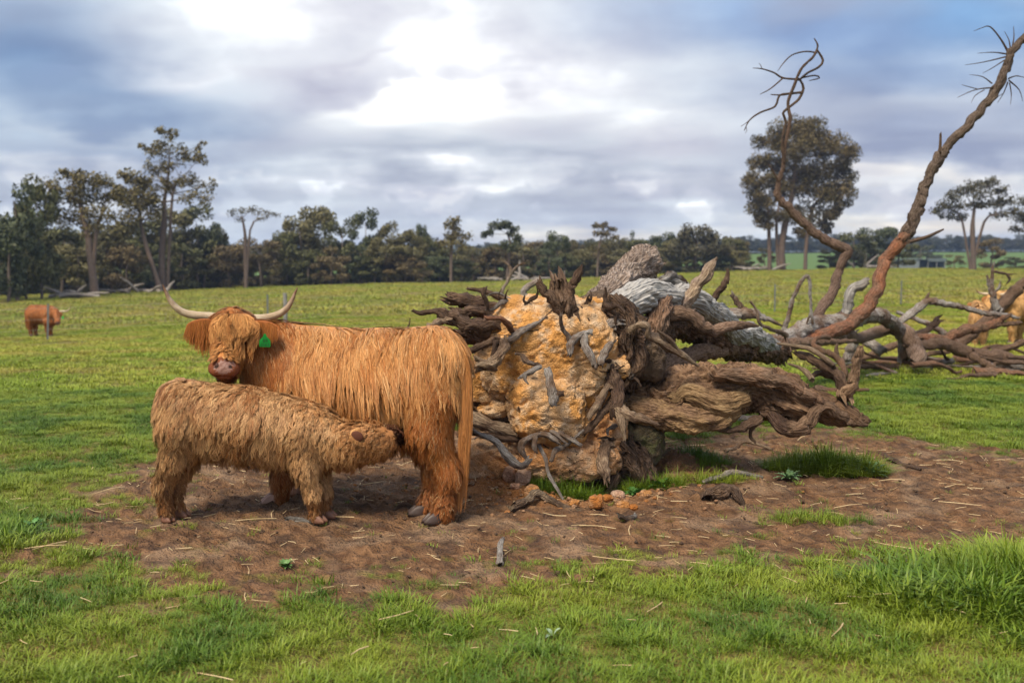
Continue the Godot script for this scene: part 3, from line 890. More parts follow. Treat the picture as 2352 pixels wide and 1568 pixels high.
	limb(t, "trunk", [[1385, 745, 7.5, 26], [1408, 712, 7.6, 33], [1445, 692, 7.75, 36], [1490, 684, 7.95, 35], [1540, 683, 8.2, 33], [1588, 690, 8.5, 30], [1630, 720, 9.0, 27], [1690, 758, 9.8, 26], [1750, 785, 10.6, 22], [1790, 800, 11.2, 12]], GREY, Color(0.38, 0.37, 0.36), "bare_wood", {"amp": 0.16, "ka": 13.0, "kl": 3.0, "sides": 52, "step": 0.025, "tex": 0.5})
	limb(t, "trunk", [[1480, 668, 8.4, 10], [1515, 652, 8.5, 14], [1540, 640, 8.6, 16], [1560, 660, 8.7, 18], [1590, 690, 8.8, 18]], Color(0.30, 0.285, 0.27), GREY, "bare_wood", {"amp": 0.4, "jag": 2.0})
	limb(t, "trunk", [[1500, 655, 8.5, 7], [1526, 640, 8.5, 9], [1548, 632, 8.6, 8], [1574, 655, 8.7, 9], [1600, 685, 8.8, 9]], GREY, DARK, "bare_wood", {"amp": 0.4, "jag": 2.0})
	limb(t, "trunk", [[1430, 830, 7.4, 46], [1480, 800, 7.7, 48], [1515, 760, 8.1, 38], [1540, 735, 8.5, 34], [1600, 760, 9.2, 34], [1690, 790, 10.2, 32], [1790, 805, 11.2, 26]], Color(0.36, 0.23, 0.16), DARK, "rough_bark", {"amp": 0.25, "sides": 48, "step": 0.03, "ka": 14.0, "kl": 4.0})
	limb(t, "trunk", [[1500, 800, 7.75, 26], [1507, 760, 7.75, 27], [1512, 715, 7.85, 27], [1516, 695, 8.0, 22]], Color(0.44, 0.27, 0.18), BROWN, "rough_bark", {"amp": 0.3, "sides": 40, "ka": 18.0, "kl": 6.0})
	var b := "branch"
	limb(t, b, [[1520, 722, 7.95, 18], [1560, 724, 7.95, 17], [1595, 738, 7.95, 16], [1632, 757, 8.0, 13], [1681, 750, 8.1, 12], [1715, 747, 8.2, 8], [1743, 749, 8.3, 3]], Color(0.37, 0.25, 0.18), BROWN, "bark", {"amp": 0.2})
	limb(t, b, [[1560, 715, 8.2, 18], [1582, 685, 8.2, 15], [1605, 652, 8.2, 14], [1628, 615, 8.2, 12], [1646, 594, 8.2, 3]], Color(0.46, 0.36, 0.30), PALE, "bark", {"amp": 0.3, "jag": 2.5})
	limb(t, b, [[1595, 715, 9.0, 8], [1620, 699, 9.0, 9], [1649, 674, 9.0, 9], [1668, 646, 9.0, 7], [1671, 618, 9.0, 3]], BROWN, DARK, "bark", {"amp": 0.3})
	limb(t, b, [[1645, 740, 10.5, 10], [1677, 722, 10.5, 12], [1713, 718, 10.5, 14], [1744, 724, 10.5, 9], [1797, 748, 10.5, 2]], BROWN, GREY, "bark", {"amp": 0.2})
	limb(t, b, [[1712, 716, 10.5, 8], [1700, 702, 10.5, 7], [1680, 673, 10.5, 6]], BROWN, GREY, "bark", {"amp": 0.2})
	limb(t, b, [[1724, 693, 10.3, 3], [1739, 714, 10.3, 3.6], [1746, 741, 10.3, 4], [1772, 756, 10.5, 4.5], [1805, 768, 11.0, 6]], Color(0.4, 0.3, 0.24), BROWN, "bark", {"amp": 0.2})
	# the long low limb and the limbs that rise from it
	var lb := Color(0.25, 0.17, 0.125)
	limb(t, b, [[1470, 850, 7.6, 26], [1540, 838, 8.2, 23], [1600, 816, 9.0, 19], [1680, 797, 10.0, 17], [1760, 787, 11.0, 16], [1830, 790, 11.6, 13], [1885, 786, 12.0, 9], [1965, 783, 12.4, 4]], lb, BROWN, "bark", {"amp": 0.18})
	limb(t, b, [[1700, 800, 10.4, 18], [1808, 779, 11.8, 19], [1861, 750, 12.4, 20], [1921, 736, 12.9, 20], [1980, 726, 13.4, 18], [2025, 729, 13.8, 17], [2050, 742, 14.0, 15], [2070, 768, 14.2, 13], [2077, 822, 14.3, 13]], lb, GREY, "bark", {"amp": 0.2})
	limb(t, b, [[1840, 790, 12.0, 12], [1862, 778, 12.2, 13], [1921, 760, 12.5, 15], [1966, 735, 12.7, 15], [2001, 694, 12.8, 14.5], [2020, 648, 12.9, 14], [2037, 598, 13.0, 13], [2062, 562, 13.0, 13], [2082, 536, 13.0, 14]], Color(0.36, 0.155, 0.085), Color(0.25, 0.15, 0.105), "bark", {"amp": 0.2, "sides": 18, "jag": 0.0})
	limb(t, b, [[2068, 554, 13.0, 12], [2082, 536, 13.0, 14], [2100, 504, 13.0, 14.5], [2116, 455, 13.0, 12], [2133, 410, 13.0, 10.5], [2153, 370, 13.0, 12.5], [2181, 333, 13.0, 9.5], [2226, 288, 13.0, 10], [2275, 223, 13.0, 9.5], [2307, 171, 13.0, 9.5], [2323, 122, 13.0, 9], [2352, 89, 13.0, 8.5], [2390, 50, 13.0, 8], [2440, 10, 13.0, 7]], Color(0.20, 0.155, 0.125), Color(0.15, 0.115, 0.095), "bark", {"amp": 0.26, "sides": 18, "kl": 6.0})
	limb(t, b, [[1850, 762, 12.4, 13], [1866, 738, 12.6, 12], [1892, 704, 12.8, 12], [1915, 664, 12.9, 11.5], [1926, 628, 13.0, 11], [1938, 598, 13.0, 11], [1946, 576, 13.0, 12], [1925, 564, 13.0, 11], [1877, 540, 13.0, 10], [1836, 504, 13.0, 9.5], [1804, 471, 13.0, 9], [1786, 447, 13.0, 8], [1789, 418, 13.0, 6.5], [1799, 386, 13.0, 4.6], [1804, 337, 13.0, 4], [1814, 280, 13.0, 4], [1812, 232, 13.0, 3.6], [1824, 199, 13.0, 3.6], [1844, 154, 13.0, 3], [1868, 130, 13.0, 2.6], [1879, 106, 13.0, 2.2], [1871, 88, 13.0, 1.2]], Color(0.24, 0.165, 0.13), Color(0.17, 0.12, 0.095), "bark", {"amp": 0.16, "sides": 14})
	var tw := Color(0.17, 0.125, 0.10)
	for q in [
		[[1801, 374, 3], [1797, 321, 3], [1806, 280, 3.2], [1799, 260, 3], [1816, 244, 3.2], [1836, 227, 3.2], [1846, 203, 3], [1840, 186, 2.4], [1834, 180, 2]],
		[[1842, 212, 3], [1816, 215, 3], [1791, 219, 2.6], [1781, 244, 2.4], [1747, 258, 2.2], [1722, 276, 1.6], [1710, 300, 0.8]],
		[[1816, 215, 2.2], [1795, 218, 2], [1772, 217, 1.2]],
		[[1838, 182, 2.4], [1799, 179, 2.2], [1779, 167, 1.8], [1751, 158, 1.4], [1730, 156, 0.7]],
		[[1799, 179, 1.8], [1771, 203, 1.5], [1747, 216, 0.8]],
		[[1877, 121, 2], [1852, 118, 1.8], [1820, 126, 1.6], [1799, 146, 1.2], [1787, 163, 0.6]],
		[[1877, 114, 2.2], [1891, 138, 2.6], [1881, 154, 2.6], [1856, 167, 2.8], [1836, 184, 2.6]],
		[[1840, 179, 2], [1872, 173, 1.8], [1883, 179, 1.6], [1860, 185, 1]],
		[[1787, 412, 2.6], [1776, 392, 2], [1763, 374, 1]],
		[[1722, 276, 1], [1712, 284, 0.8], [1702, 290, 0.5]], [[1714, 290, 0.8], [1716, 300, 0.7], [1712, 306, 0.4]],
		[[1751, 158, 1], [1748, 150, 0.8], [1744, 145, 0.5]],
	]:
		var l := []
		for w in q: l.append([w[0], w[1], 13.0 + (w[0] - 1810.0) * 0.002, w[2]])
		limb(t, "twig", l, tw, BROWN, "bark", {"amp": 0.1, "sides": 6, "step": 0.06})
	for q in [
		[[2318, 122, 3], [2300, 90, 2], [2275, 61, 1.4], [2256, 64, 1], [2238, 71, 0.5]],
		[[2315, 124, 2], [2283, 120, 1.2], [2246, 122, 0.5]], [[2312, 130, 2], [2262, 142, 1.2], [2218, 149, 0.5]],
		[[2308, 138, 1.6], [2280, 156, 1], [2258, 168, 0.5]], [[2325, 112, 2], [2330, 86, 1.2], [2329, 60, 0.5]], [[2322, 112, 1.6], [2318, 90, 1], [2308, 72, 0.5]],
		[[2284, 201, 2], [2250, 204, 1.4], [2225, 212, 1], [2200, 224, 0.5]], [[2280, 192, 1.6], [2258, 176, 1.1], [2228, 171, 0.5]], [[2262, 206, 1.1], [2240, 220, 0.8], [2232, 236, 0.4]],
		[[2245, 204, 1], [2222, 198, 0.7], [2210, 194, 0.4]], [[2318, 180, 2], [2335, 174, 1.3], [2356, 178, 0.6]], [[2318, 184, 1.8], [2342, 206, 1.1], [2350, 232, 0.5]], [[2316, 188, 1.6], [2306, 214, 1], [2292, 236, 0.5]], [[2320, 190, 1.4], [2324, 216, 0.9], [2322, 240, 0.4]],
		[[2306, 214, 0.8], [2296, 220, 0.6], [2286, 230, 0.3]], [[2159, 352, 4], [2161, 328, 3], [2161, 304, 2.4]], [[2086, 556, 5], [2126, 545, 4.2], [2150, 535, 3.4], [2169, 526, 2]], [[2094, 520, 4], [2088, 505, 3.4], [2087, 488, 1.5]],
	]:
		var l := []
		for w in q: l.append([w[0], w[1], 13.0 + (w[0] - 2300.0) * 0.0015, w[2]])
		limb(t, "twig", l, tw, BROWN, "bark", {"amp": 0.1, "sides": 6, "step": 0.06})
	limb(t, b, [[1938, 745, 13.0, 13], [1945, 712, 13.0, 12], [1951, 688, 13.0, 11], [1958, 668, 13.0, 11.5], [1978, 655, 13.0, 11], [1995, 645, 13.0, 8]], GREY, Color(0.4, 0.36, 0.33), "bare_wood", {"amp": 0.25, "jag": 1.4})
	limb(t, b, [[1800, 760, 12.2, 6], [1814, 717, 12.2, 5.5], [1826, 676, 12.2, 5], [1843, 645, 12.2, 4.5], [1856, 635, 12.2, 4.2], [1861, 668, 12.2, 3.6], [1864, 716, 12.2, 3.4], [1867, 745, 12.2, 3]], GREY, BROWN, "bark", {"amp": 0.15, "sides": 9})
	limb(t, b, [[1864, 716, 12.2, 3], [1858, 730, 12.2, 2.4], [1852, 747, 12.2, 1.6]], GREY, BROWN, "bark", {"amp": 0.15, "sides": 7})
	limb(t, b, [[1900, 775, 12.6, 15], [1939, 769, 13.2, 14], [1980, 774, 13.8, 14], [2025, 760, 14.2, 14.5], [2055, 751, 14.3, 16], [2084, 768, 14.2, 17], [2101, 797, 14.0, 18], [2106, 828, 13.7, 19]], lb, Color(0.4, 0.3, 0.24), "bark", {"amp": 0.14, "jag": 0.2})
	limb(t, b, [[2095, 792, 14.0, 14], [2158, 792, 14.2, 13], [2218, 804, 14.3, 14], [2277, 816, 14.3, 14], [2352, 830, 14.3, 12], [2430, 845, 14.3, 9]], lb, BROWN, "bark", {"amp": 0.18})
	limb(t, b, [[2230, 812, 14.2, 10], [2277, 842, 14.0, 8], [2325, 862, 13.8, 5]], lb, BROWN, "bark", {"amp": 0.2})
	limb(t, b, [[2050, 752, 14.3, 9], [2099, 717, 14.4, 9], [2134, 692, 14.4, 8.5], [2170, 697, 14.4, 7.5], [2218, 706, 14.4, 6.5], [2256, 718, 14.4, 6], [2307, 723, 14.4, 5], [2342, 730, 14.4, 3]], lb, GREY, "bark", {"amp": 0.15, "sides": 10})
	limb(t, b, [[2124, 698, 14.4, 4.5], [2130, 685, 14.4, 3.6], [2135, 672, 14.4, 2.4]], lb, GREY, "bark", {"amp": 0.15})
	limb(t, b, [[2105, 778, 14.3, 10], [2173, 776, 14.4, 11], [2218, 757, 14.4, 12], [2277, 747, 14.4, 10], [2307, 729, 14.4, 7], [2324, 722, 14.4, 4]], RED.lerp(BROWN, 0.4), BROWN, "bark", {"amp": 0.18})
	limb(t, b, [[2277, 747, 14.4, 7], [2310, 744, 14.4, 6], [2342, 742, 14.4, 5.5]], lb, BROWN, "bark", {"amp": 0.18})
	limb(t, b, [[2100, 775, 14.6, 8], [2129, 757, 14.6, 8], [2145, 745, 14.6, 8], [2159, 734, 14.6, 10]], lb, BROWN, "bark", {"amp": 0.2})
	limb(t, b, [[2200, 800, 15.2, 14], [2255, 744, 15.2, 13], [2291, 714, 15.2, 13.5], [2326, 673, 15.2, 14], [2352, 651, 15.2, 13], [2420, 600, 15.2, 11]], lb, BROWN, "bark", {"amp": 0.15})
	limb(t, b, [[2292, 715, 15.1, 10], [2284, 690, 15.1, 8], [2277, 660, 15.1, 6], [2268, 632, 15.1, 2.5]], GREY, lb, "bark", {"amp": 0.15})
	limb(t, b, [[2279, 655, 15.1, 4.5], [2281, 622, 15.1, 3.4], [2285, 600, 15.1, 1.4]], GREY, lb, "bark", {"amp": 0.15})
	limb(t, b, [[2281, 624, 15.1, 3.4], [2307, 628, 15.1, 3], [2321, 640, 15.1, 3], [2313, 652, 15.1, 1.5]], tw, lb, "bark", {"amp": 0.15})
	limb(t, b, [[2307, 628, 15.1, 2.4], [2322, 630, 15.1, 1.8], [2336, 628, 15.1, 0.8]], tw, lb, "bark", {"amp": 0.15})
	limb(t, b, [[2282, 672, 15.1, 4], [2295, 660, 15.1, 3], [2299, 645, 15.1, 1.4]], GREY, lb, "bark", {"amp": 0.15})
	limb(t, b, [[1905, 775, 11.5, 5], [1880, 776, 11.3, 5], [1868, 790, 11.2, 5], [1892, 806, 11.1, 7], [1925, 822, 11.1, 8], [1940, 850, 11.0, 8], [1942, 865, 11.0, 7]], RED.lerp(BROWN, 0.5), BROWN, "bark", {"amp": 0.2})
	limb(t, b, [[1925, 822, 11.1, 6], [1921, 805, 11.1, 5], [1925, 790, 11.1, 3]], BROWN, lb, "bark", {"amp": 0.2})
	limb(t, b, [[1985, 770, 14.6, 13], [2000, 788, 14.5, 12], [2030, 810, 14.4, 11]], GREY, lb, "bark", {"amp": 0.18})
	limb(t, b, [[1965, 770, 14.0, 13], [1955, 800, 14.0, 12], [1945, 830, 14.0, 10]], GREY, lb, "bark", {"amp": 0.18})
	# low tangle lying on the turf
	var lr := RandomNumberGenerator.new()
	lr.seed = 77
	for k in 46:
		if k < 6: continue
		var x0 := lr.randf_range(1600.0, 1900.0) if k < 16 else lr.randf_range(2060.0, 2390.0)
		var d0 := lr.randf_range(9.5, 11.8) if k < 16 else lr.randf_range(13.2, 15.8)
		var ln := lr.randf_range(0.35, 1.0) * (0.6 if k < 16 else 1.0)
		var an := lr.randf_range(-0.5, 0.5) + (PI if lr.randf() < 0.5 else 0.0)
		var rr := lr.randf_range(0.018, 0.06)
		var p := on_ground(x0, d0) + Vector3(0, rr + lr.randf() * lr.randf() * 0.35, 0) - t.position
		var dir := Vector3(cos(an), lr.randf_range(-0.1, 0.25), sin(an) * 0.6)
		var pts := [p]
		var rad := [rr]
		for s in 4:
			dir = (dir + Vector3(lr.randf_range(-0.4, 0.4), lr.randf_range(-0.35, 0.3), lr.randf_range(-0.4, 0.4))).normalized()
			p += dir * ln / 3.0
			p.y = maxf(p.y, rr + terrain(p.x, p.z - 7.1))
			pts.append(p)
			rad.append(rr * (1.0 - 0.2 * s))
		var mb := MB.new()
		tube(mb, pts, rad, 9, 0.06, 0.2, 16.0, 4.5, lb if k % 3 else GREY, BROWN if k % 2 else RED.lerp(BROWN, 0.6), 0.8, k * 3.7)
		part(t, b, mb.mesh(M.bark))

# ------------------------------------------------------------------ animals
# A body is a smooth union of tapered bones, sampled on a grid and meshed as surface nets.
class Body:
	var bones := []        # [a, b, ra, rb, region]
	var o := Vector3.ZERO
	var h := 0.025
	var nx := 0
	var ny := 0
	var nz := 0
	var f := PackedFloat32Array()
	var raw := PackedFloat32Array()
	var reg := PackedByteArray()
	var mb: MB
	func bone(a: Vector3, b: Vector3, ra: float, rb: float, region: int) -> void:
		bones.append([a, b, ra, rb, region])
	func fill(k: float) -> void:
		var lo := Vector3.INF
		var hi := -Vector3.INF
		for q in bones:
			var r := maxf(q[2], q[3]) + 0.12
			lo = lo.min((q[0] as Vector3).min(q[1]) - Vector3.ONE * r)
			hi = hi.max((q[0] as Vector3).max(q[1]) + Vector3.ONE * r)
		o = lo
		nx = int((hi.x - lo.x) / h) + 2
		ny = int((hi.y - lo.y) / h) + 2
		nz = int((hi.z - lo.z) / h) + 2
		var n := nx * ny * nz
		f.resize(n); f.fill(1.0)
		raw.resize(n); raw.fill(1.0)
		reg.resize(n)
		for q in bones:
			var a: Vector3 = q[0]
			var b: Vector3 = q[1]
			var ra: float = q[2]
			var rb: float = q[3]
			var id: int = q[4]
			var ab := b - a
			var l2 := maxf(ab.length_squared(), 1e-9)
			var m := maxf(ra, rb) + 0.11
			var p0 := ((a.min(b) - Vector3.ONE * m) - o) / h
			var p1 := ((a.max(b) + Vector3.ONE * m) - o) / h
			for z in range(maxi(int(p0.z), 0), mini(int(p1.z) + 1, nz)):
				for y in range(maxi(int(p0.y), 0), mini(int(p1.y) + 1, ny)):
					var row := (z * ny + y) * nx
					for x in range(maxi(int(p0.x), 0), mini(int(p1.x) + 1, nx)):
						var p := o + Vector3(x, y, z) * h - a
						var t := clampf(p.dot(ab) / l2, 0.0, 1.0)
						var d := (p - ab * t).length() - ra - (rb - ra) * t
						if d > 0.11: continue
						var c := row + x
						if d < raw[c]:
							raw[c] = d
							reg[c] = id
						var e := f[c]
						var g := maxf(k - absf(d - e), 0.0) / k
						f[c] = minf(d, e) - g * g * k * 0.25
	func carve(a: Vector3, b: Vector3, r: float) -> void:
		var ab := b - a
		var l2 := maxf(ab.length_squared(), 1e-9)
		var p0 := ((a.min(b) - Vector3.ONE * (r + h * 2.0)) - o) / h
		var p1 := ((a.max(b) + Vector3.ONE * (r + h * 2.0)) - o) / h
		for z in range(maxi(int(p0.z), 0), mini(int(p1.z) + 1, nz)):
			for y in range(maxi(int(p0.y), 0), mini(int(p1.y) + 1, ny)):
				for x in range(maxi(int(p0.x), 0), mini(int(p1.x) + 1, nx)):
					var p := o + Vector3(x, y, z) * h - a
					var d := (p - ab * clampf(p.dot(ab) / l2, 0.0, 1.0)).length() - r
					var c := (z * ny + y) * nx + x
					f[c] = maxf(f[c], -d)
	func at(p: Vector3) -> float:
		var q := (p - o) / h
		var x := clampi(int(q.x), 0, nx - 2)
		var y := clampi(int(q.y), 0, ny - 2)
		var z := clampi(int(q.z), 0, nz - 2)
		var t := q - Vector3(x, y, z)
		var c := (z * ny + y) * nx + x
		var s := nx * ny
		return lerpf(lerpf(lerpf(f[c], f[c + 1], t.x), lerpf(f[c + nx], f[c + nx + 1], t.x), t.y), lerpf(lerpf(f[c + s], f[c + s + 1], t.x), lerpf(f[c + s + nx], f[c + s + nx + 1], t.x), t.y), t.z)
	func region(p: Vector3) -> int:
		var q := (p - o) / h
		return reg[(clampi(int(q.z + 0.5), 0, nz - 1) * ny + clampi(int(q.y + 0.5), 0, ny - 1)) * nx + clampi(int(q.x + 0.5), 0, nx - 1)]
	func grad(p: Vector3) -> Vector3:
		var e := h * 0.7
		return Vector3(at(p + Vector3(e, 0, 0)) - at(p - Vector3(e, 0, 0)), at(p + Vector3(0, e, 0)) - at(p - Vector3(0, e, 0)), at(p + Vector3(0, 0, e)) - at(p - Vector3(0, 0, e))).normalized()
	func nets() -> void:
		mb = MB.new()
		var ids := PackedInt32Array()
		ids.resize(nx * ny * nz)
		ids.fill(-1)
		var s := nx * ny
		var off := [0, 1, nx, nx + 1, s, s + 1, s + nx, s + nx + 1]
		var pos := [Vector3(0, 0, 0), Vector3(1, 0, 0), Vector3(0, 1, 0), Vector3(1, 1, 0), Vector3(0, 0, 1), Vector3(1, 0, 1), Vector3(0, 1, 1), Vector3(1, 1, 1)]
		var edges := [[0, 1], [2, 3], [4, 5], [6, 7], [0, 2], [1, 3], [4, 6], [5, 7], [0, 4], [1, 5], [2, 6], [3, 7]]
		for z in nz - 1:
			for y in ny - 1:
				for x in nx - 1:
					var c := z * s + y * nx + x
					var v0 := f[c]
					if v0 > 0.09 or v0 < -0.09: continue
					var neg := 0
					for q in 8:
						if f[c + off[q]] < 0.0: neg += 1
					if neg == 0 or neg == 8: continue
					var sum := Vector3.ZERO
					var cnt := 0
					for e in edges:
						var a: float = f[c + off[e[0]]]
						var b: float = f[c + off[e[1]]]
						if (a < 0.0) != (b < 0.0):
							sum += (pos[e[0]] as Vector3).lerp(pos[e[1]], a / (a - b))
							cnt += 1
					ids[c] = mb.v.size()
					mb.v.append(o + (Vector3(x, y, z) + sum / cnt) * h)
		for z in range(1, nz - 1):
			for y in range(1, ny - 1):
				for x in range(1, nx - 1):
					var c := z * s + y * nx + x
					if ids[c] < 0: continue
					var a := f[c] < 0.0
					if a != (f[c + 1] < 0.0):
						face(ids[c - nx - s], ids[c - s], ids[c], ids[c - nx], a)
					if a != (f[c + nx] < 0.0):
						face(ids[c - 1 - s], ids[c - 1], ids[c], ids[c - s], a)
					if a != (f[c + s] < 0.0):
						face(ids[c - 1 - nx], ids[c - nx], ids[c], ids[c - 1], a)
	func face(a: int, b: int, c: int, d: int, flip: bool) -> void:
		if a < 0 or b < 0 or c < 0 or d < 0: return
		if flip: mb.quad(a, d, c, b)
		else: mb.quad(a, b, c, d)

# Hair. coat[region] = {len, droop, flow, col, col2, lift, wave, thick, den}
func grow_fur(bd: Body, coat: Array, clumps: int, per: int, width: float, seed_: int, view: Vector3, lat: Vector3, mess: float) -> MB:
	var r := RandomNumberGenerator.new()
	r.seed = seed_
	var src := bd.mb
	var cum := PackedFloat32Array()
	var tot := 0.0
	for t in range(0, src.i.size(), 3):
		var a := src.v[src.i[t]]
		var ar := (src.v[src.i[t + 1]] - a).cross(src.v[src.i[t + 2]] - a).length()
		var w: float = coat[bd.region(a)].den
		var fn := bd.grad(a)
		if fn.dot(view) < -0.25: w *= 0.45      # the far flank needs fewer locks
		tot += ar * w
		cum.append(tot)
	var out := MB.new()
	var seg := 6
	var vc := clumps * per * seg * 2
	out.v.resize(vc); out.n.resize(vc); out.c.resize(vc)
	out.i.resize(clumps * per * (seg - 1) * 6)
	var vi := 0
	var ii := 0
	var gp := PackedVector3Array(); gp.resize(seg)
	for q in clumps:
		var pick := r.randf() * tot
		var ti := cum.bsearch(pick)
		var a := src.v[src.i[ti * 3]]
		var b := src.v[src.i[ti * 3 + 1]]
		var c := src.v[src.i[ti * 3 + 2]]
		var u := sqrt(r.randf())
		var w := r.randf()
		var root := a * (1.0 - u) + b * (u * (1.0 - w)) + c * (u * w)
		var nrm := bd.grad(root)
		var k: Dictionary = coat[bd.region(root)]
		var flow: Vector3 = k.flow + lat * (signf(lat.dot(nrm)) * 0.5) * clampf(nrm.y, 0.0, 1.0)
		flow += Vector3(r.randf_range(-1, 1), r.randf_range(-1, 1), r.randf_range(-1, 1)) * mess
		# slow swirls shared by neighbouring locks
		flow += Vector3(noise1.get_noise_3d(root.x * 5.0, root.y * 5.0, root.z * 5.0), 0, noise1.get_noise_3d(root.x * 5.0 + 40.0, root.y * 5.0, root.z * 5.0)) * (0.35 + mess)
		var dir := (flow - nrm * flow.dot(nrm)).normalized() + nrm * (float(k.lift) * (1.0 - 0.75 * maxf(nrm.y, 0.0)))
		dir = dir.normalized()
		var ln: float = k.len * r.randf_range(0.7, 1.2)
		var st := ln / (seg - 1)
		var p := root - nrm * 0.004
		gp[0] = p
		for s in range(1, seg):
			dir = (dir + Vector3(0, -1, 0) * float(k.droop) * 0.32).normalized()
			p += dir * st
			var dd := bd.at(p)
			var keep := 0.006 + 0.016 * s / seg
			if dd < keep:
				p += nrm * minf(keep - dd, 0.04)
			gp[s] = p
		var side := (gp[seg - 1] - gp[0]).cross(nrm).normalized()
		var ph := r.randf() * TAU + noise1.get_noise_3d(root.x * 6.0, root.y * 6.0, root.z * 6.0) * 4.0
		var wl: float = k.wave
		var amp := minf(ln * 0.12, 0.016) * r.randf_range(0.5, 1.3)
		for s in range(1, seg):
			gp[s] += side * (amp * sin(ph + st * s / wl * TAU) * (0.3 + 0.7 * s / seg))
		var tint: Color = (k.col as Color).lerp(k.col2, clampf(r.randf() * 0.7 + noise.get_noise_3d(root.x * 4.0, root.y * 4.0, root.z * 4.0) * 0.9 + 0.15, 0.0, 1.0))
		var spread: float = k.thick
		var up2 := nrm.cross(side).normalized()
		for h in per:
			var ox := r.randf_range(-1, 1)
			var oy := r.randf_range(-1, 1)
			var off := (side * ox + up2 * oy) * spread
			var pinch := r.randf_range(0.12, 0.8)
			var lf := r.randf_range(0.5, 1.08)
			var fz := r.randf_range(-0.011, 0.011)
			var ph2 := r.randf() * TAU
			var wd := width * r.randf_range(0.6, 1.3)
			var br := r.randf_range(0.6, 1.35)
			var col := Color(tint.r * br, tint.g * br, tint.b * br)
			if r.randf() < 0.10: col = col.lerp(Color(0.72, 0.48, 0.24), 0.5)
			var last := Vector3.ZERO
			for s in seg:
				var t := s / float(seg - 1)
				var x := minf(t * lf * (seg - 1), seg - 1.001)
				var i0 := int(x)
				var gpt := gp[i0].lerp(gp[i0 + 1], x - i0)
				var pt := gpt + off * (1.0 - (1.0 - pinch) * t) + side * (fz * sin(ph2 + t * 7.0) * t) + nrm * (absf(oy) * 0.004 * t)
				var hw := wd * (1.0 - 0.8 * t * t) * 0.5
				out.v[vi] = pt - side * hw
				out.v[vi + 1] = pt + side * hw
				out.n[vi] = (nrm - side * 0.6).normalized()
				out.n[vi + 1] = (nrm + side * 0.6).normalized()
				out.c[vi] = col
				out.c[vi + 1] = col
				if s > 0:
					out.i[ii] = vi - 2; out.i[ii + 1] = vi; out.i[ii + 2] = vi + 1
					out.i[ii + 3] = vi - 2; out.i[ii + 4] = vi + 1; out.i[ii + 5] = vi - 1
					ii += 6
				vi += 2
				last = pt
	return out

func hide_colors(bd: Body, coat: Array) -> void:
	for p in bd.mb.v:
		var k: Dictionary = coat[bd.region(p)]
		bd.mb.c.append((k.col as Color).lerp(k.col2, clampf(0.5 + noise.get_noise_3d(p.x * 40.0, p.y * 40.0, p.z * 40.0), 0.0, 1.0)))

func ellipsoid(mb: MB, ctr: Vector3, ax: Vector3, ay: Vector3, az: Vector3, nlat: int, nlon: int, col: Color) -> void:
	var base := mb.v.size()
	for j in nlat + 1:
		var th := PI * j / nlat
		for i in nlon + 1:
			var ph := TAU * (i % nlon) / nlon
			mb.v.append(ctr + ax * (sin(th) * cos(ph)) + ay * cos(th) + az * (sin(th) * sin(ph)))
			mb.c.append(col)
	for j in nlat:
		for i in nlon:
			var a := base + j * (nlon + 1) + i
			mb.quad(a, a + nlon + 1, a + nlon + 2, a + 1)

# A cloven hoof: two toes with a flat sole. at: ground point under the fetlock, fwd: toe direction
func hoof(parent: Node3D, at: Vector3, fwd: Vector3, size: float, col: Color) -> void:
	var side := fwd.cross(Vector3.UP).normalized()
	for s in [-1.0, 1.0]:
		var mb := MB.new()
		var n := 14
		var rings := [[0.0, 0.0, 0.0], [0.0, 0.0, 1.0], [0.35, 0.05, 0.97], [0.7, 0.16, 0.85], [1.0, 0.28, 0.68], [1.02, 0.30, 0.0]]
		for rg in rings:
			for q in n:
				var a := TAU * q / n
				var lx := cos(a)
				var lz := sin(a)
				var fx: float = lx * 0.052 * rg[2] * (1.25 if lx > 0.0 else 0.8) - 0.10 * rg[1]
				var p: Vector3 = at + (fwd * (fx + 0.028) + side * (s * 0.021 + lz * 0.021 * rg[2])) * size + Vector3.UP * (rg[0] * 0.055 * size)
				mb.v.append(p - parent.position)
				var cc := col * (0.85 + 0.3 * rng.randf())
				mb.c.append(Color(cc.r, cc.g, cc.b))
		for k in rings.size() - 1:
			for q in n:
				var a := k * n + q
				var b := k * n + (q + 1) % n
				mb.quad(a, b, b + n, a + n)
		part(parent, "hoof", mb.mesh(M.hoof))

func horn(parent: Node3D, list: Array) -> void:
	var pts := []
	var rad := []
	for q in list:
		pts.append((q[0] as Vector3) - parent.position)
		rad.append(q[1])
	var mb := MB.new()
	tube(mb, pts, rad, 18, 0.012, 0.04, 40.0, 12.0, Color(0.56, 0.46, 0.33), Color(0.38, 0.28, 0.18), 0.0, 4.0, 0.2)
	var n := mb.v.size()
	var tip: Vector3 = pts[pts.size() - 1]
	for k in n:        # horn darkens to brown at the point
		var d := mb.v[k].distance_to(tip)
		var t := clampf(1.0 - (d - 0.03) / 0.17 + noise1.get_noise_3d(mb.v[k].x * 30.0, mb.v[k].y * 30.0, mb.v[k].z * 30.0) * 0.35, 0.0, 1.0)
		mb.c[k] = mb.c[k].lerp(Color(0.14, 0.06, 0.035), t * 0.9)
	part(parent, "horn", mb.mesh(M.horn))

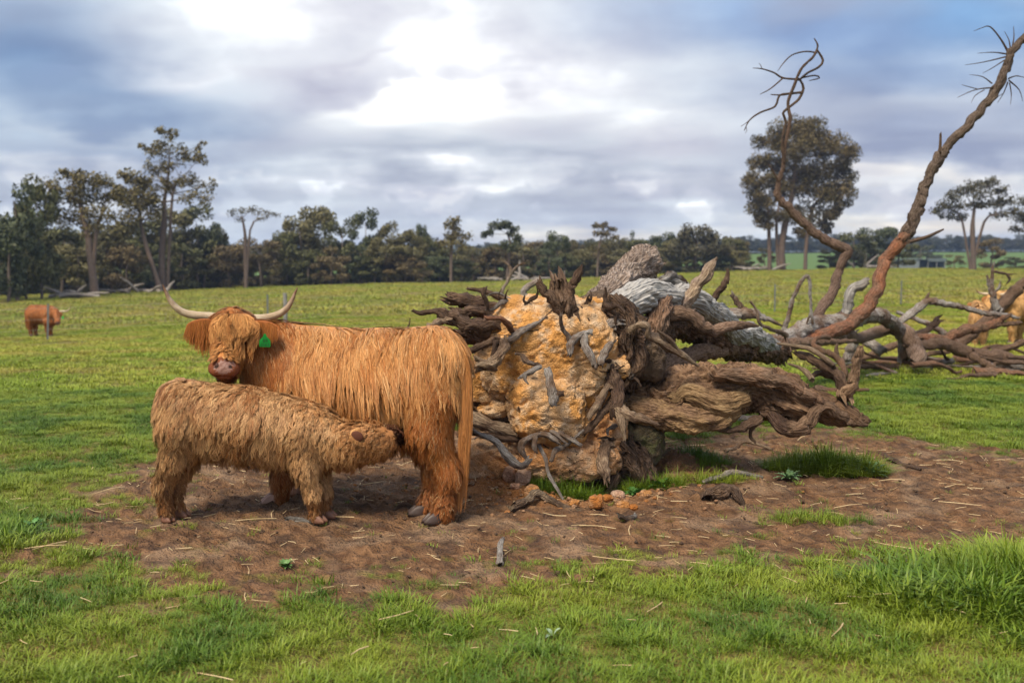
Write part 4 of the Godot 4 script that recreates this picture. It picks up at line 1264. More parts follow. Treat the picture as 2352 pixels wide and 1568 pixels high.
# Hanging ear: a cupped leaf of skin with a heavy fringe.
func ear(parent: Node3D, root: Vector3, tip: Vector3, outw: Vector3, wide: float, fringe: float, cols: Array, count: int, seed_: int, width: float) -> void:
	var mb := MB.new()
	var ax := (tip - root)
	var ln := ax.length()
	ax /= ln
	var dn := outw.cross(ax).normalized()
	if dn.y > 0.0: dn = -dn
	ellipsoid(mb, root + ax * ln * 0.5 - parent.position, ax * ln * 0.55, dn * wide, outw * wide * 0.35, 10, 14, cols[0])
	var e := part(parent, "ear", mb.mesh(M.hide))
	var r := RandomNumberGenerator.new()
	r.seed = seed_
	var fb := MB.new()
	var seg := 6
	for q in count:
		var t := r.randf()
		var s := r.randf_range(-1.0, 1.0)
		var w := wide * sqrt(maxf(0.05, 1.0 - pow(2.0 * t - 1.0, 2.0)))
		var p := root + ax * (ln * t) + dn * (s * w) + outw * (wide * 0.33 * sqrt(maxf(0.0, 1.0 - s * s)))
		var dir := (dn * 0.8 + outw * r.randf_range(0.1, 0.6) + ax * r.randf_range(-0.1, 0.55)).normalized()
		var fl := fringe * r.randf_range(0.3, 1.0) * (0.5 + 0.7 * (1.0 - t))
		var side := dir.cross(outw).normalized()
		var col: Color = (cols[0] as Color).lerp(cols[1], r.randf()) * r.randf_range(0.75, 1.25)
		var ph := r.randf() * TAU
		var b0 := fb.v.size()
		for k in seg:
			var u := k / float(seg - 1)
			var pt := p + side * (sin(ph + u * 5.0) * 0.006 * u)
			var hw := width * 0.5 * (1.0 - 0.8 * u * u)
			fb.v.append(pt - side * hw - parent.position); fb.v.append(pt + side * hw - parent.position)
			fb.n.append((outw - side * 0.6).normalized()); fb.n.append((outw + side * 0.6).normalized())
			fb.c.append(Color(col.r, col.g, col.b)); fb.c.append(Color(col.r, col.g, col.b))
			if k > 0: fb.quad(b0 + k * 2 - 2, b0 + k * 2, b0 + k * 2 + 1, b0 + k * 2 - 1)
			dir = (dir + Vector3(0, -0.35, 0)).normalized()
			p += dir * fl / (seg - 1)
	var fr := part(e, "ear_fringe", fb.mesh(M.fur))
	fr.set_meta("kind", "stuff")

# A bundle of long hairs that follow given curves (forelock, tail switch).
func hair_bundle(parent: Node3D, called: String, guides: Array, per: int, spread0: float, spread1: float, width: float, ca: Color, cb: Color, seed_: int, facing: Vector3) -> void:
	var r := RandomNumberGenerator.new()
	r.seed = seed_
	var mb := MB.new()
	for gd in guides:
		var n: int = gd.size()
		var tone := r.randf()
		var wph := r.randf() * TAU
		var wamp := r.randf_range(0.004, 0.014)
		for h in per:
			var off := Vector3(r.randf_range(-1, 1), r.randf_range(-1, 1), r.randf_range(-1, 1))
			var lf := r.randf_range(0.72, 1.05)
			var ph := r.randf() * TAU
			var br := r.randf_range(0.75, 1.3)
			var col := ca.lerp(cb, clampf(tone * 0.6 + r.randf() * 0.5, 0, 1))
			col = Color(col.r * br, col.g * br, col.b * br)
			var seg := 9
			var b0 := mb.v.size()
			var prev := Vector3.ZERO
			for s in seg:
				var t := s / float(seg - 1)
				var x := minf(t * lf * (n - 1), n - 1.001)
				var i0 := int(x)
				var g0: Vector3 = gd[maxi(i0 - 1, 0)]
				var p: Vector3 = cr(g0, gd[i0], gd[i0 + 1], gd[mini(i0 + 2, n - 1)], x - i0)
				var dir: Vector3 = (gd[i0 + 1] - gd[i0]).normalized()
				var side := dir.cross(facing).normalized()
				p += off * lerpf(spread0, spread1, t) + side * (sin(ph + t * 9.0) * 0.004 + sin(wph + t * 11.0) * wamp) * t
				var hw := width * 0.5 * (1.0 - 0.75 * t * t)
				mb.v.append(p - side * hw - parent.position); mb.v.append(p + side * hw - parent.position)
				mb.n.append((facing - side * 0.6).normalized()); mb.n.append((facing + side * 0.6).normalized())
				mb.c.append(col); mb.c.append(col)
				if s > 0: mb.quad(b0 + s * 2 - 2, b0 + s * 2, b0 + s * 2 + 1, b0 + s * 2 - 1)
	var o := part(parent, called, mb.mesh(M.fur))
	o.set_meta("kind", "stuff")

func make_cow() -> void:
	var base := Vector3(-0.95, 0, -6.3)
	var t := thing("highland_cow", "horned ginger highland cow with a green ear tag suckling a calf by the root plate", "cow", base)
	var bd := Body.new()
	bd.h = 0.024
	# regions: 0 flank, 1 belly, 2 leg, 3 neck, 4 face, 5 muzzle, 6 shank, 7 rump
	var R := P(985, 850, 6.24)      # hip
	var C := P(880, 872, 6.36)
	var S := P(700, 860, 6.58)       # shoulder
	var up := Vector3(0, 1, 0)
	bd.bone(R + Vector3(0, 0.00, 0), C + up * 0.00, 0.245, 0.27, 0)
	bd.bone(C, S + up * 0.0, 0.27, 0.25, 0)
	bd.bone(P(1005, 803, 6.2), P(880, 814, 6.38), 0.15, 0.15, 0)
	bd.bone(P(880, 812, 6.38), P(690, 800, 6.6), 0.15, 0.16, 0)
	bd.bone(P(970, 910, 6.27), P(850, 915, 6.4), 0.19, 0.23, 1)
	bd.bone(P(860, 915, 6.38), P(700, 920, 6.6), 0.23, 0.22, 1)
	bd.bone(P(1012, 826, 6.12), P(1000, 900, 6.1), 0.15, 0.15, 7)
	bd.bone(P(1008, 826, 6.34), P(990, 900, 6.36), 0.15, 0.15, 7)
	# near hind leg
	bd.bone(P(1000, 900, 6.08), P(985, 985, 6.02), 0.15, 0.115, 2)
	bd.bone(P(985, 985, 6.02), P(1032, 1080, 5.99), 0.11, 0.06, 2)
	bd.bone(P(1032, 1080, 5.99), P(1018, 1170, 5.96), 0.055, 0.045, 6)
	bd.bone(P(1018, 1170, 5.96), P(1008, 1196, 5.95), 0.045, 0.042, 6)
	# far hind leg
	bd.bone(P(985, 900, 6.36), P(960, 985, 6.28), 0.14, 0.105, 2)
	bd.bone(P(960, 985, 6.28), P(1000, 1080, 6.22), 0.10, 0.058, 2)
	bd.bone(P(1000, 1080, 6.22), P(982, 1160, 6.16), 0.052, 0.044, 6)
	bd.bone(P(982, 1160, 6.16), P(975, 1180, 6.15), 0.048, 0.044, 6)
	# fore legs
	bd.bone(P(665, 920, 6.48), P(655, 1020, 6.46), 0.13, 0.085, 2)
	bd.bone(P(655, 1020, 6.46), P(650, 1090, 6.45), 0.08, 0.055, 2)
	bd.bone(P(650, 1090, 6.45), P(640, 1150, 6.44), 0.055, 0.048, 6)
	bd.bone(P(700, 920, 6.76), P(695, 1020, 6.74), 0.13, 0.085, 2)
	bd.bone(P(695, 1020, 6.74), P(692, 1080, 6.73), 0.08, 0.055, 2)
	bd.bone(P(692, 1080, 6.73), P(690, 1128, 6.7), 0.055, 0.048, 6)
	# neck and dewlap
	bd.bone(S, P(610, 820, 6.55), 0.23, 0.17, 3)
	bd.bone(P(680, 900, 6.58), P(600, 870, 6.5), 0.19, 0.12, 3)
	bd.bone(P(640, 790, 6.58), P(570, 775, 6.5), 0.15, 0.12, 3)
	bd.bone(P(533, 760, 6.48), P(530, 790, 6.44), 0.11, 0.10, 4)
	bd.fill(0.07)
	bd.nets()
	var gold := Color(0.59, 0.295, 0.108)
	var amber := Color(0.36, 0.135, 0.037)
	var rust := Color(0.30, 0.098, 0.026)
	var rear := (R - S).normalized()
	var dn := Vector3(0, -1, 0)
	var coat := [
		{"len": 0.27, "droop": 0.8, "flow": dn * 0.9 + rear * 0.45, "col": gold, "col2": amber, "lift": 0.12, "wave": 0.07, "thick": 0.012, "den": 1.0},
		{"len": 0.20, "droop": 1.2, "flow": dn + rear * 0.2, "col": gold, "col2": amber, "lift": 0.2, "wave": 0.08, "thick": 0.012, "den": 1.0},
		{"len": 0.11, "droop": 1.0, "flow": dn + rear * 0.1, "col": amber, "col2": rust, "lift": 0.35, "wave": 0.06, "thick": 0.016, "den": 1.1},
		{"len": 0.21, "droop": 1.1, "flow": dn + rear * 0.5, "col": amber, "col2": rust, "lift": 0.18, "wave": 0.075, "thick": 0.012, "den": 1.0},
		{"len": 0.07, "droop": 0.8, "flow": dn, "col": amber, "col2": rust, "lift": 0.2, "wave": 0.06, "thick": 0.012, "den": 1.8},
		{"len": 0.009, "droop": 0.3, "flow": dn, "col": Color(0.20, 0.06, 0.021), "col2": Color(0.15, 0.042, 0.015), "lift": 0.1, "wave": 0.05, "thick": 0.008, "den": 0.0},
		{"len": 0.045, "droop": 0.8, "flow": dn, "col": rust, "col2": Color(0.26, 0.10, 0.035), "lift": 0.35, "wave": 0.05, "thick": 0.012, "den": 1.6},
		{"len": 0.21, "droop": 0.9, "flow": dn + rear * 0.15, "col": gold, "col2": amber, "lift": 0.14, "wave": 0.07, "thick": 0.012, "den": 1.1},
		{"len": 0.032, "droop": 0.5, "flow": dn, "col": Color(0.56, 0.25, 0.075), "col2": Color(0.38, 0.14, 0.038), "lift": 0.12, "wave": 0.05, "thick": 0.010, "den": 2.4},
		{"len": 0.03, "droop": 0.8, "flow": dn, "col": Color(0.20, 0.065, 0.02), "col2": Color(0.12, 0.04, 0.015), "lift": 0.4, "wave": 0.05, "thick": 0.010, "den": 1.4},
	]
	hide_colors(bd, coat)
	var lat := rear.cross(Vector3.UP).normalized()
	var fur := grow_fur(bd, coat, 6500, 14, 0.0043, 11, Vector3(0, 0.1, 1).normalized(), lat, 0.10)
	# head facing the camera, on a finer grid
	var hd := Body.new()
	hd.h = 0.0095
	hd.bone(P(534, 748, 6.46), P(530, 785, 6.39), 0.118, 0.105, 4)
	hd.bone(P(502, 745, 6.46), P(566, 747, 6.47), 0.065, 0.065, 4)
	hd.bone(P(505, 782, 6.38), P(556, 784, 6.40), 0.05, 0.05, 4)
	hd.bone(P(529, 790, 6.37), P(517, 826, 6.25), 0.098, 0.074, 8)
	hd.bone(P(545, 800, 6.42), P(528, 850, 6.31), 0.085, 0.05, 8)
	hd.bone(P(512, 806, 6.37), P(508, 838, 6.27), 0.06, 0.045, 8)
	hd.bone(P(496, 846, 6.215), P(500, 850, 6.195), 0.05, 0.047, 5)
	hd.bone(P(532, 847, 6.215), P(528, 851, 6.195), 0.05, 0.047, 5)
	hd.bone(P(515, 832, 6.215), P(513, 843, 6.19), 0.05, 0.046, 5)
	hd.bone(P(516, 866, 6.225), P(521, 864, 6.30), 0.038, 0.048, 9)
	hd.fill(0.035)
	hd.carve(P(497, 842, 6.146), P(494, 837, 6.156), 0.014)
	hd.carve(P(528, 843, 6.146), P(532, 838, 6.156), 0.014)
	hd.carve(P(492, 861, 6.175), P(515, 864, 6.165), 0.008)
	hd.carve(P(515, 864, 6.165), P(536, 862, 6.19), 0.008)
	hd.nets()
	hide_colors(hd, coat)
	var padc := P(512.5, 845, 6.15)
	for k in hd.mb.v.size():
		var q := hd.mb.v[k] - padc
		var e := Vector2(q.x / (0.058 + q.y * 0.35), q.y / 0.042).length()
		if q.z > -0.045 and e < 1.0 + noise.get_noise_2d(q.x * 60.0, q.y * 60.0) * 0.25:
			hd.mb.c[k] = Color(0.20, 0.10, 0.078).lerp(Color(0.31, 0.19, 0.16), clampf(0.5 + noise.get_noise_2d(q.x * 45.0, q.y * 45.0 + 9.0) * 1.6, 0.0, 1.0))
		for w in [P(495.5, 840, 6.15), P(530, 841, 6.15)]:
			if hd.mb.v[k].distance_to(w) < 0.0165: hd.mb.c[k] = Color(0.03, 0.012, 0.01)
	var hfur := grow_fur(hd, coat, 1100, 11, 0.0038, 12, Vector3(0, 0.1, 1).normalized(), Vector3(1, 0, 0), 0.16)
	var vb := bd.mb.v.size()
	bd.mb.v.append_array(hd.mb.v)
	bd.mb.c.append_array(hd.mb.c)
	for q in hd.mb.i: bd.mb.i.append(q + vb)
	vb = fur.v.size()
	fur.v.append_array(hfur.v); fur.n.append_array(hfur.n); fur.c.append_array(hfur.c)
	for q in hfur.i: fur.i.append(q + vb)
	for k in bd.mb.v.size(): bd.mb.v[k] -= base
	for k in fur.v.size(): fur.v[k] -= base
	part(t, "body", bd.mb.mesh(M.hide))
	var fo := part(t, "coat", fur.mesh(M.fur))
	tag(fo, "long wavy golden ginger coat", "", "", "stuff")
	# forelock falling from the poll over the face
	var gds := []
	var fr := RandomNumberGenerator.new()
	fr.seed = 5
	for k in 96:
		var x := fr.randf_range(-1, 1)
		var y := fr.randf_range(0.0, 1.0)
		var x0 := 536.0 + x * 44.0
		var end := 792.0 + fr.randfn() * 17.0 + (22.0 if fr.randf() < 0.15 else 0.0)
		for ex in [507.0, 557.0]:
			if absf(x0 - ex) < 7.0 and fr.randf() < 0.7: end = minf(end, 774.0)
		gds.append([P(536 + x * 22, 722 + y * 16, 6.42), P(x0, 724 + y * 14 + x * x * 8, 6.33 - 0.02 * y), P(x0 + x * 12, lerpf(728, end, 0.4), 6.285 + 0.05 * x * x), P(x0 + x * 9 + fr.randf_range(-6, 6), lerpf(728, end, 0.72), 6.25 + 0.06 * x * x), P(x0 + x * 2 + fr.randf_range(-9, 9), end, 6.205 + 0.08 * x * x)])
	hair_bundle(t, "forelock", gds, 26, 0.008, 0.009, 0.0042, Color(0.68, 0.35, 0.125), Color(0.37, 0.14, 0.04), 21, Vector3(0, 0.15, 1).normalized())
	# tail with its switch
	gds = []
	for k in 26:
		var x := fr.randf_range(-1, 1)
		var e := fr.randf_range(-40, 25)
		gds.append([P(1040, 790, 6.1), P(1062 + x * 4, 812, 6.06), P(1072 + x * 6, 870, 6.02), P(1070 + x * 8, 960, 6.0), P(1064 + x * 9, 1060, 5.99), P(1058 + x * 8, 1150 + e, 5.99)])
	hair_bundle(t, "tail", gds, 34, 0.012, 0.017, 0.0045, Color(0.45, 0.20, 0.062), Color(0.32, 0.12, 0.035), 31, Vector3(0.3, 0.1, 1).normalized())
	# horns
	horn(t, [[P(505, 732, 6.47), 0.029], [P(484, 727, 6.45), 0.028], [P(450, 724, 6.42), 0.026], [P(425, 719, 6.4), 0.024], [P(406, 708, 6.38), 0.021], [P(391, 691, 6.37), 0.017], [P(381, 672, 6.36), 0.011], [P(373, 653, 6.35), 0.003]])
	horn(t, [[P(560, 736, 6.5), 0.029], [P(580, 732, 6.51), 0.029], [P(600, 731, 6.53), 0.028], [P(620, 728, 6.55), 0.026], [P(642, 720, 6.57), 0.023], [P(659, 707, 6.58), 0.019], [P(670, 689, 6.59), 0.014], [P(677, 673, 6.6), 0.009], [P(683, 660, 6.6), 0.003]])
	# ears
	ear(t, P(488, 740, 6.40), P(430, 750, 6.36), Vector3(-0.2, 0, 1).normalized(), 0.036, 0.20, [rust, amber], 900, 41, 0.0045)
	ear(t, P(574, 745, 6.40), P(634, 752, 6.34), Vector3(0.1, 0, 1).normalized(), 0.036, 0.17, [rust, amber], 900, 42, 0.0045)
	# ear tag
	var mb := MB.new()
	var tc := P(608, 784, 6.30) - base
	var tz := Vector3(0.25, -0.05, 1).normalized()
	var tx := Vector3.UP.cross(tz).normalized()
	var ty := tz.cross(tx)
	var outl := [Vector2(-0.034, -0.036), Vector2(0.030, -0.040), Vector2(0.036, -0.034), Vector2(0.036, 0.006), Vector2(0.012, 0.034), Vector2(0.007, 0.052), Vector2(-0.007, 0.052), Vector2(-0.012, 0.034), Vector2(-0.036, 0.008), Vector2(-0.038, -0.030)]
	for s in 2:
		for q in outl:
			mb.v.append(tc + (tx * q.x + ty * q.y) * 0.95 + tz * (0.0015 if s == 0 else -0.0015))
			mb.c.append(Color(0.01, 0.22, 0.035))
	var n := outl.size()
	for q in range(1, n - 1):
		mb.i.append(0); mb.i.append(q + 1); mb.i.append(q)
		mb.i.append(n); mb.i.append(n + q); mb.i.append(n + q + 1)
	for q in n:
		var w := (q + 1) % n
		mb.quad(q, w, w + n, q + n)
	var tagp := part(t, "ear_tag", mb.mesh(M.tag))
	tagp.set_meta("label", "green plastic ear tag with black characters")
	for ln in [["BR", Vector2(0.002, 0.004)], ["0161", Vector2(0.0, -0.024)]]:
		var tm := TextMesh.new()
		var fnt := SystemFont.new()
		fnt.font_names = PackedStringArray(["Droid Sans"])
		tm.font = fnt
		tm.text = ln[0]
		tm.font_size = 26
		tm.pixel_size = 0.001
		tm.depth = 0.0006
		tm.material = M.print
		var o := part(tagp, "lettering", tm)
		o.transform = Transform3D(Basis(tx, ty, tz), tc + tx * ln[1].x + ty * ln[1].y + tz * 0.0022)
	for e in [P(507, 786, 6.272), P(557, 788, 6.285)]:
		mb = MB.new()
		ellipsoid(mb, e - base, Vector3(0.019, 0, 0), Vector3(0, 0.016, 0), Vector3(0, 0, 0.016), 10, 14, Color(0.012, 0.007, 0.005))
		part(t, "eye", mb.mesh(M.nose))
	# bare pink scar on the rump
	mb = MB.new()
	ellipsoid(mb, P(962, 771, 6.25) - base, Vector3(0.03, 0, 0), Vector3(0, 0.014, 0.02), Vector3(0, 0, 0.03), 8, 12, Color(0.66, 0.52, 0.48))
	part(t, "bare_patch", mb.mesh(M.hide)).set_meta("label", "small pale bald patch on the rump")
	var hc := Color(0.075, 0.052, 0.045)
	hoof(t, P(1008, 1205, 5.94) * Vector3(1, 0, 1), Vector3(-0.9, 0, 0.35).normalized(), 1.15, hc)
	hoof(t, P(974, 1189, 6.13) * Vector3(1, 0, 1), Vector3(-0.95, 0, 0.2).normalized(), 1.15, hc)
	hoof(t, P(636, 1160, 6.43) * Vector3(1, 0, 1), Vector3(-0.9, 0, 0.3).normalized(), 1.15, Color(0.36, 0.22, 0.17))
	hoof(t, P(688, 1140, 6.68) * Vector3(1, 0, 1), Vector3(-0.9, 0, 0.3).normalized(), 1.15, Color(0.36, 0.22, 0.17))

func make_calf() -> void:
	var base := Vector3(-1.6, 0, -6.0)
	var t := thing("highland_calf", "shaggy tan highland calf reaching under the cow to suckle", "calf", base)
	var bd := Body.new()
	bd.h = 0.022
	# regions: 0 back and flank, 1 belly, 2 leg, 3 shank, 4 neck, 5 head, 6 muzzle
	bd.bone(P(425, 945, 6.04), P(590, 968, 6.06), 0.165, 0.175, 0)
	bd.bone(P(590, 968, 6.06), P(720, 995, 6.1), 0.175, 0.155, 0)
	bd.bone(P(420, 912, 6.04), P(560, 935, 6.06), 0.10, 0.11, 0)
	bd.bone(P(560, 935, 6.06), P(700, 962, 6.1), 0.11, 0.105, 0)
	bd.bone(P(470, 1000, 6.04), P(690, 1020, 6.08), 0.12, 0.135, 1)
	bd.bone(P(408, 920, 5.98), P(412, 990, 5.96), 0.11, 0.11, 0)
	bd.bone(P(412, 920, 6.12), P(420, 990, 6.14), 0.11, 0.11, 0)
	bd.bone(P(412, 985, 5.95), P(398, 1060, 5.95), 0.11, 0.075, 2)
	bd.bone(P(398, 1060, 5.95), P(372, 1112, 5.96), 0.062, 0.042, 2)
	bd.bone(P(372, 1112, 5.96), P(382, 1182, 5.97), 0.038, 0.034, 3)
	bd.bone(P(430, 985, 6.15), P(425, 1060, 6.12), 0.11, 0.07, 2)
	bd.bone(P(425, 1060, 6.12), P(402, 1108, 6.1), 0.058, 0.04, 2)
	bd.bone(P(402, 1108, 6.1), P(411, 1174, 6.08), 0.036, 0.032, 3)
	bd.bone(P(700, 1000, 6.0), P(702, 1080, 5.96), 0.11, 0.07, 2)
	bd.bone(P(702, 1080, 5.96), P(720, 1132, 5.95), 0.055, 0.04, 2)
	bd.bone(P(720, 1132, 5.95), P(723, 1182, 5.95), 0.037, 0.032, 3)
	bd.bone(P(722, 1000, 6.18), P(728, 1080, 6.12), 0.10, 0.065, 2)
	bd.bone(P(728, 1080, 6.12), P(740, 1130, 6.08), 0.058, 0.042, 2)
	bd.bone(P(740, 1130, 6.08), P(744, 1165, 6.06), 0.04, 0.035, 3)
	bd.bone(P(715, 985, 6.06), P(795, 1016, 6.02), 0.15, 0.105, 4)
	bd.bone(P(730, 1030, 6.06), P(805, 1036, 6.0), 0.10, 0.085, 4)
	bd.bone(P(818, 1006, 5.98), P(846, 1004, 5.97), 0.092, 0.085, 5)
	bd.bone(P(828, 1034, 5.98), P(866, 1036, 5.98), 0.07, 0.058, 5)
	bd.bone(P(848, 1006, 5.97), P(884, 1010, 5.99), 0.076, 0.058, 5)
	bd.bone(P(868, 1026, 5.98), P(892, 1020, 6.0), 0.055, 0.05, 5)
	bd.bone(P(886, 1008, 6.0), P(912, 1000, 6.04), 0.055, 0.048, 6)
	bd.fill(0.06)
	bd.nets()
	var tan_ := Color(0.56, 0.32, 0.145)
	var brn := Color(0.33, 0.145, 0.05)
	var rear := (P(425, 945, 6.04) - P(720, 995, 6.1)).normalized()
	var dn := Vector3(0, -1, 0)
	var coat := [
		{"len": 0.11, "droop": 0.8, "flow": dn + rear * 0.45, "col": tan_, "col2": Color(0.27, 0.11, 0.038), "lift": 0.4, "wave": 0.06, "thick": 0.017, "den": 1.0},
		{"len": 0.085, "droop": 1.1, "flow": dn + rear * 0.2, "col": tan_, "col2": Color(0.27, 0.135, 0.058), "lift": 0.4, "wave": 0.06, "thick": 0.016, "den": 1.1},
		{"len": 0.052, "droop": 0.9, "flow": dn, "col": tan_, "col2": Color(0.30, 0.15, 0.065), "lift": 0.45, "wave": 0.05, "thick": 0.015, "den": 1.2},
		{"len": 0.032, "droop": 0.8, "flow": dn, "col": brn, "col2": Color(0.22, 0.11, 0.055), "lift": 0.4, "wave": 0.05, "thick": 0.011, "den": 1.6},
		{"len": 0.065, "droop": 1.0, "flow": dn + rear * 0.3, "col": tan_, "col2": brn, "lift": 0.4, "wave": 0.06, "thick": 0.016, "den": 1.0},
		{"len": 0.034, "droop": 0.6, "flow": dn * 0.5 + rear * 0.8, "col": Color(0.42, 0.20, 0.08), "col2": brn, "lift": 0.4, "wave": 0.05, "thick": 0.013, "den": 1.5},
		{"len": 0.014, "droop": 0.3, "flow": rear, "col": Color(0.10, 0.04, 0.025), "col2": Color(0.14, 0.06, 0.03), "lift": 0.3, "wave": 0.05, "thick": 0.008, "den": 2.0},
	]
	hide_colors(bd, coat)
	var lat := rear.cross(Vector3.UP).normalized()
	var fur := grow_fur(bd, coat, 3700, 13, 0.0044, 13, Vector3(0, 0.1, 1).normalized(), lat, 0.32)
	for k in bd.mb.v.size(): bd.mb.v[k] -= base
	for k in fur.v.size(): fur.v[k] -= base
	part(t, "body", bd.mb.mesh(M.hide))
	var fo := part(t, "coat", fur.mesh(M.fur))
	tag(fo, "tousled tan baby coat with darker patches", "", "", "stuff")
	var cols := [Color(0.13, 0.045, 0.022), Color(0.40, 0.20, 0.09)]
	ear(t, P(836, 992, 5.90), P(806, 1008, 5.85), Vector3(-0.15, 0.1, 1).normalized(), 0.046, 0.04, [Color(0.50, 0.26, 0.10), Color(0.36, 0.16, 0.06)], 420, 51, 0.004)
	var im := MB.new()
	ellipsoid(im, P(820, 1002, 5.855) - base, Vector3(0.034, -0.018, 0.0), Vector3(0.014, 0.028, 0), Vector3(-0.002, 0, 0.012), 10, 14, Color(0.10, 0.035, 0.018))
	part(t, "ear_opening", im.mesh(M.hide))
	im = MB.new()
	ellipsoid(im, P(862, 998, 5.905) - base, Vector3(0.014, 0, 0), Vector3(0, 0.010, 0), Vector3(0, 0, 0.010), 10, 12, Color(0.012, 0.007, 0.005))
	part(t, "eye", im.mesh(M.nose))
	# tail lying along the near rump
	var gds := []
	var fr := RandomNumberGenerator.new()
	fr.seed = 8
	for k in 12:
		var x := fr.randf_range(-1, 1)
		gds.append([P(378, 885, 6.02), P(368 + x * 4, 905, 5.96), P(366 + x * 6, 950, 5.95), P(368 + x * 8, 1010, 5.95)])
	hair_bundle(t, "tail", gds, 26, 0.012, 0.016, 0.0045, tan_, Color(0.46, 0.28, 0.14), 33, Vector3(-0.2, 0.1, 1).normalized())
	var hc := Color(0.20, 0.10, 0.066)
	hoof(t, P(378, 1196, 5.97) * Vector3(1, 0, 1), Vector3(0.85, 0, 0.5).normalized(), 0.8, hc)
	hoof(t, P(409, 1187, 6.08) * Vector3(1, 0, 1), Vector3(0.9, 0, 0.3).normalized(), 0.9, hc)
	hoof(t, P(723, 1197, 5.95) * Vector3(1, 0, 1), Vector3(0.9, 0, 0.4).normalized(), 0.9, hc)
	hoof(t, P(745, 1182, 6.06) * Vector3(1, 0, 1), Vector3(0.95, 0, 0.2).normalized(), 0.9, hc)

var fd := 0.0
var fy := 0.0
func fq(vx: float, hgt: float, dz: float) -> Vector3:
	return Vector3((vx - 1176.0) / F * (fd + dz), fy + hgt, -(fd + dz))

func finish_far(t: Node3D, bd: Body, coat: Array, clumps: int, width: float, seed_: int, rear: Vector3) -> void:
	bd.fill(0.08)
	bd.nets()
	hide_colors(bd, coat)
	var fur := grow_fur(bd, coat, clumps, 5, width * 1.3, seed_, Vector3(0, 0.1, 1).normalized(), rear.cross(Vector3.UP).normalized(), 0.15)
	for k in bd.mb.v.size(): bd.mb.v[k] -= t.position
	for k in fur.v.size(): fur.v[k] -= t.position
	part(t, "body", bd.mb.mesh(M.hide))
	part(t, "coat", fur.mesh(M.fur)).set_meta("kind", "stuff")

func far_coat(a: Color, b: Color, rear: Vector3) -> Array:
	var dn := Vector3(0, -1, 0)
	var r := []
	for q in [[0.09, 0.017], [0.10, 0.017], [0.06, 0.014], [0.03, 0.01]]:
		r.append({"len": q[0], "droop": 1.0, "flow": dn + rear * 0.3, "col": a, "col2": b, "lift": 0.3, "wave": 0.08, "thick": q[1] * 1.4, "den": 1.0})
	r[3].col = Color(0.17, 0.09, 0.06); r[3].col2 = Color(0.13, 0.07, 0.05)
	return r

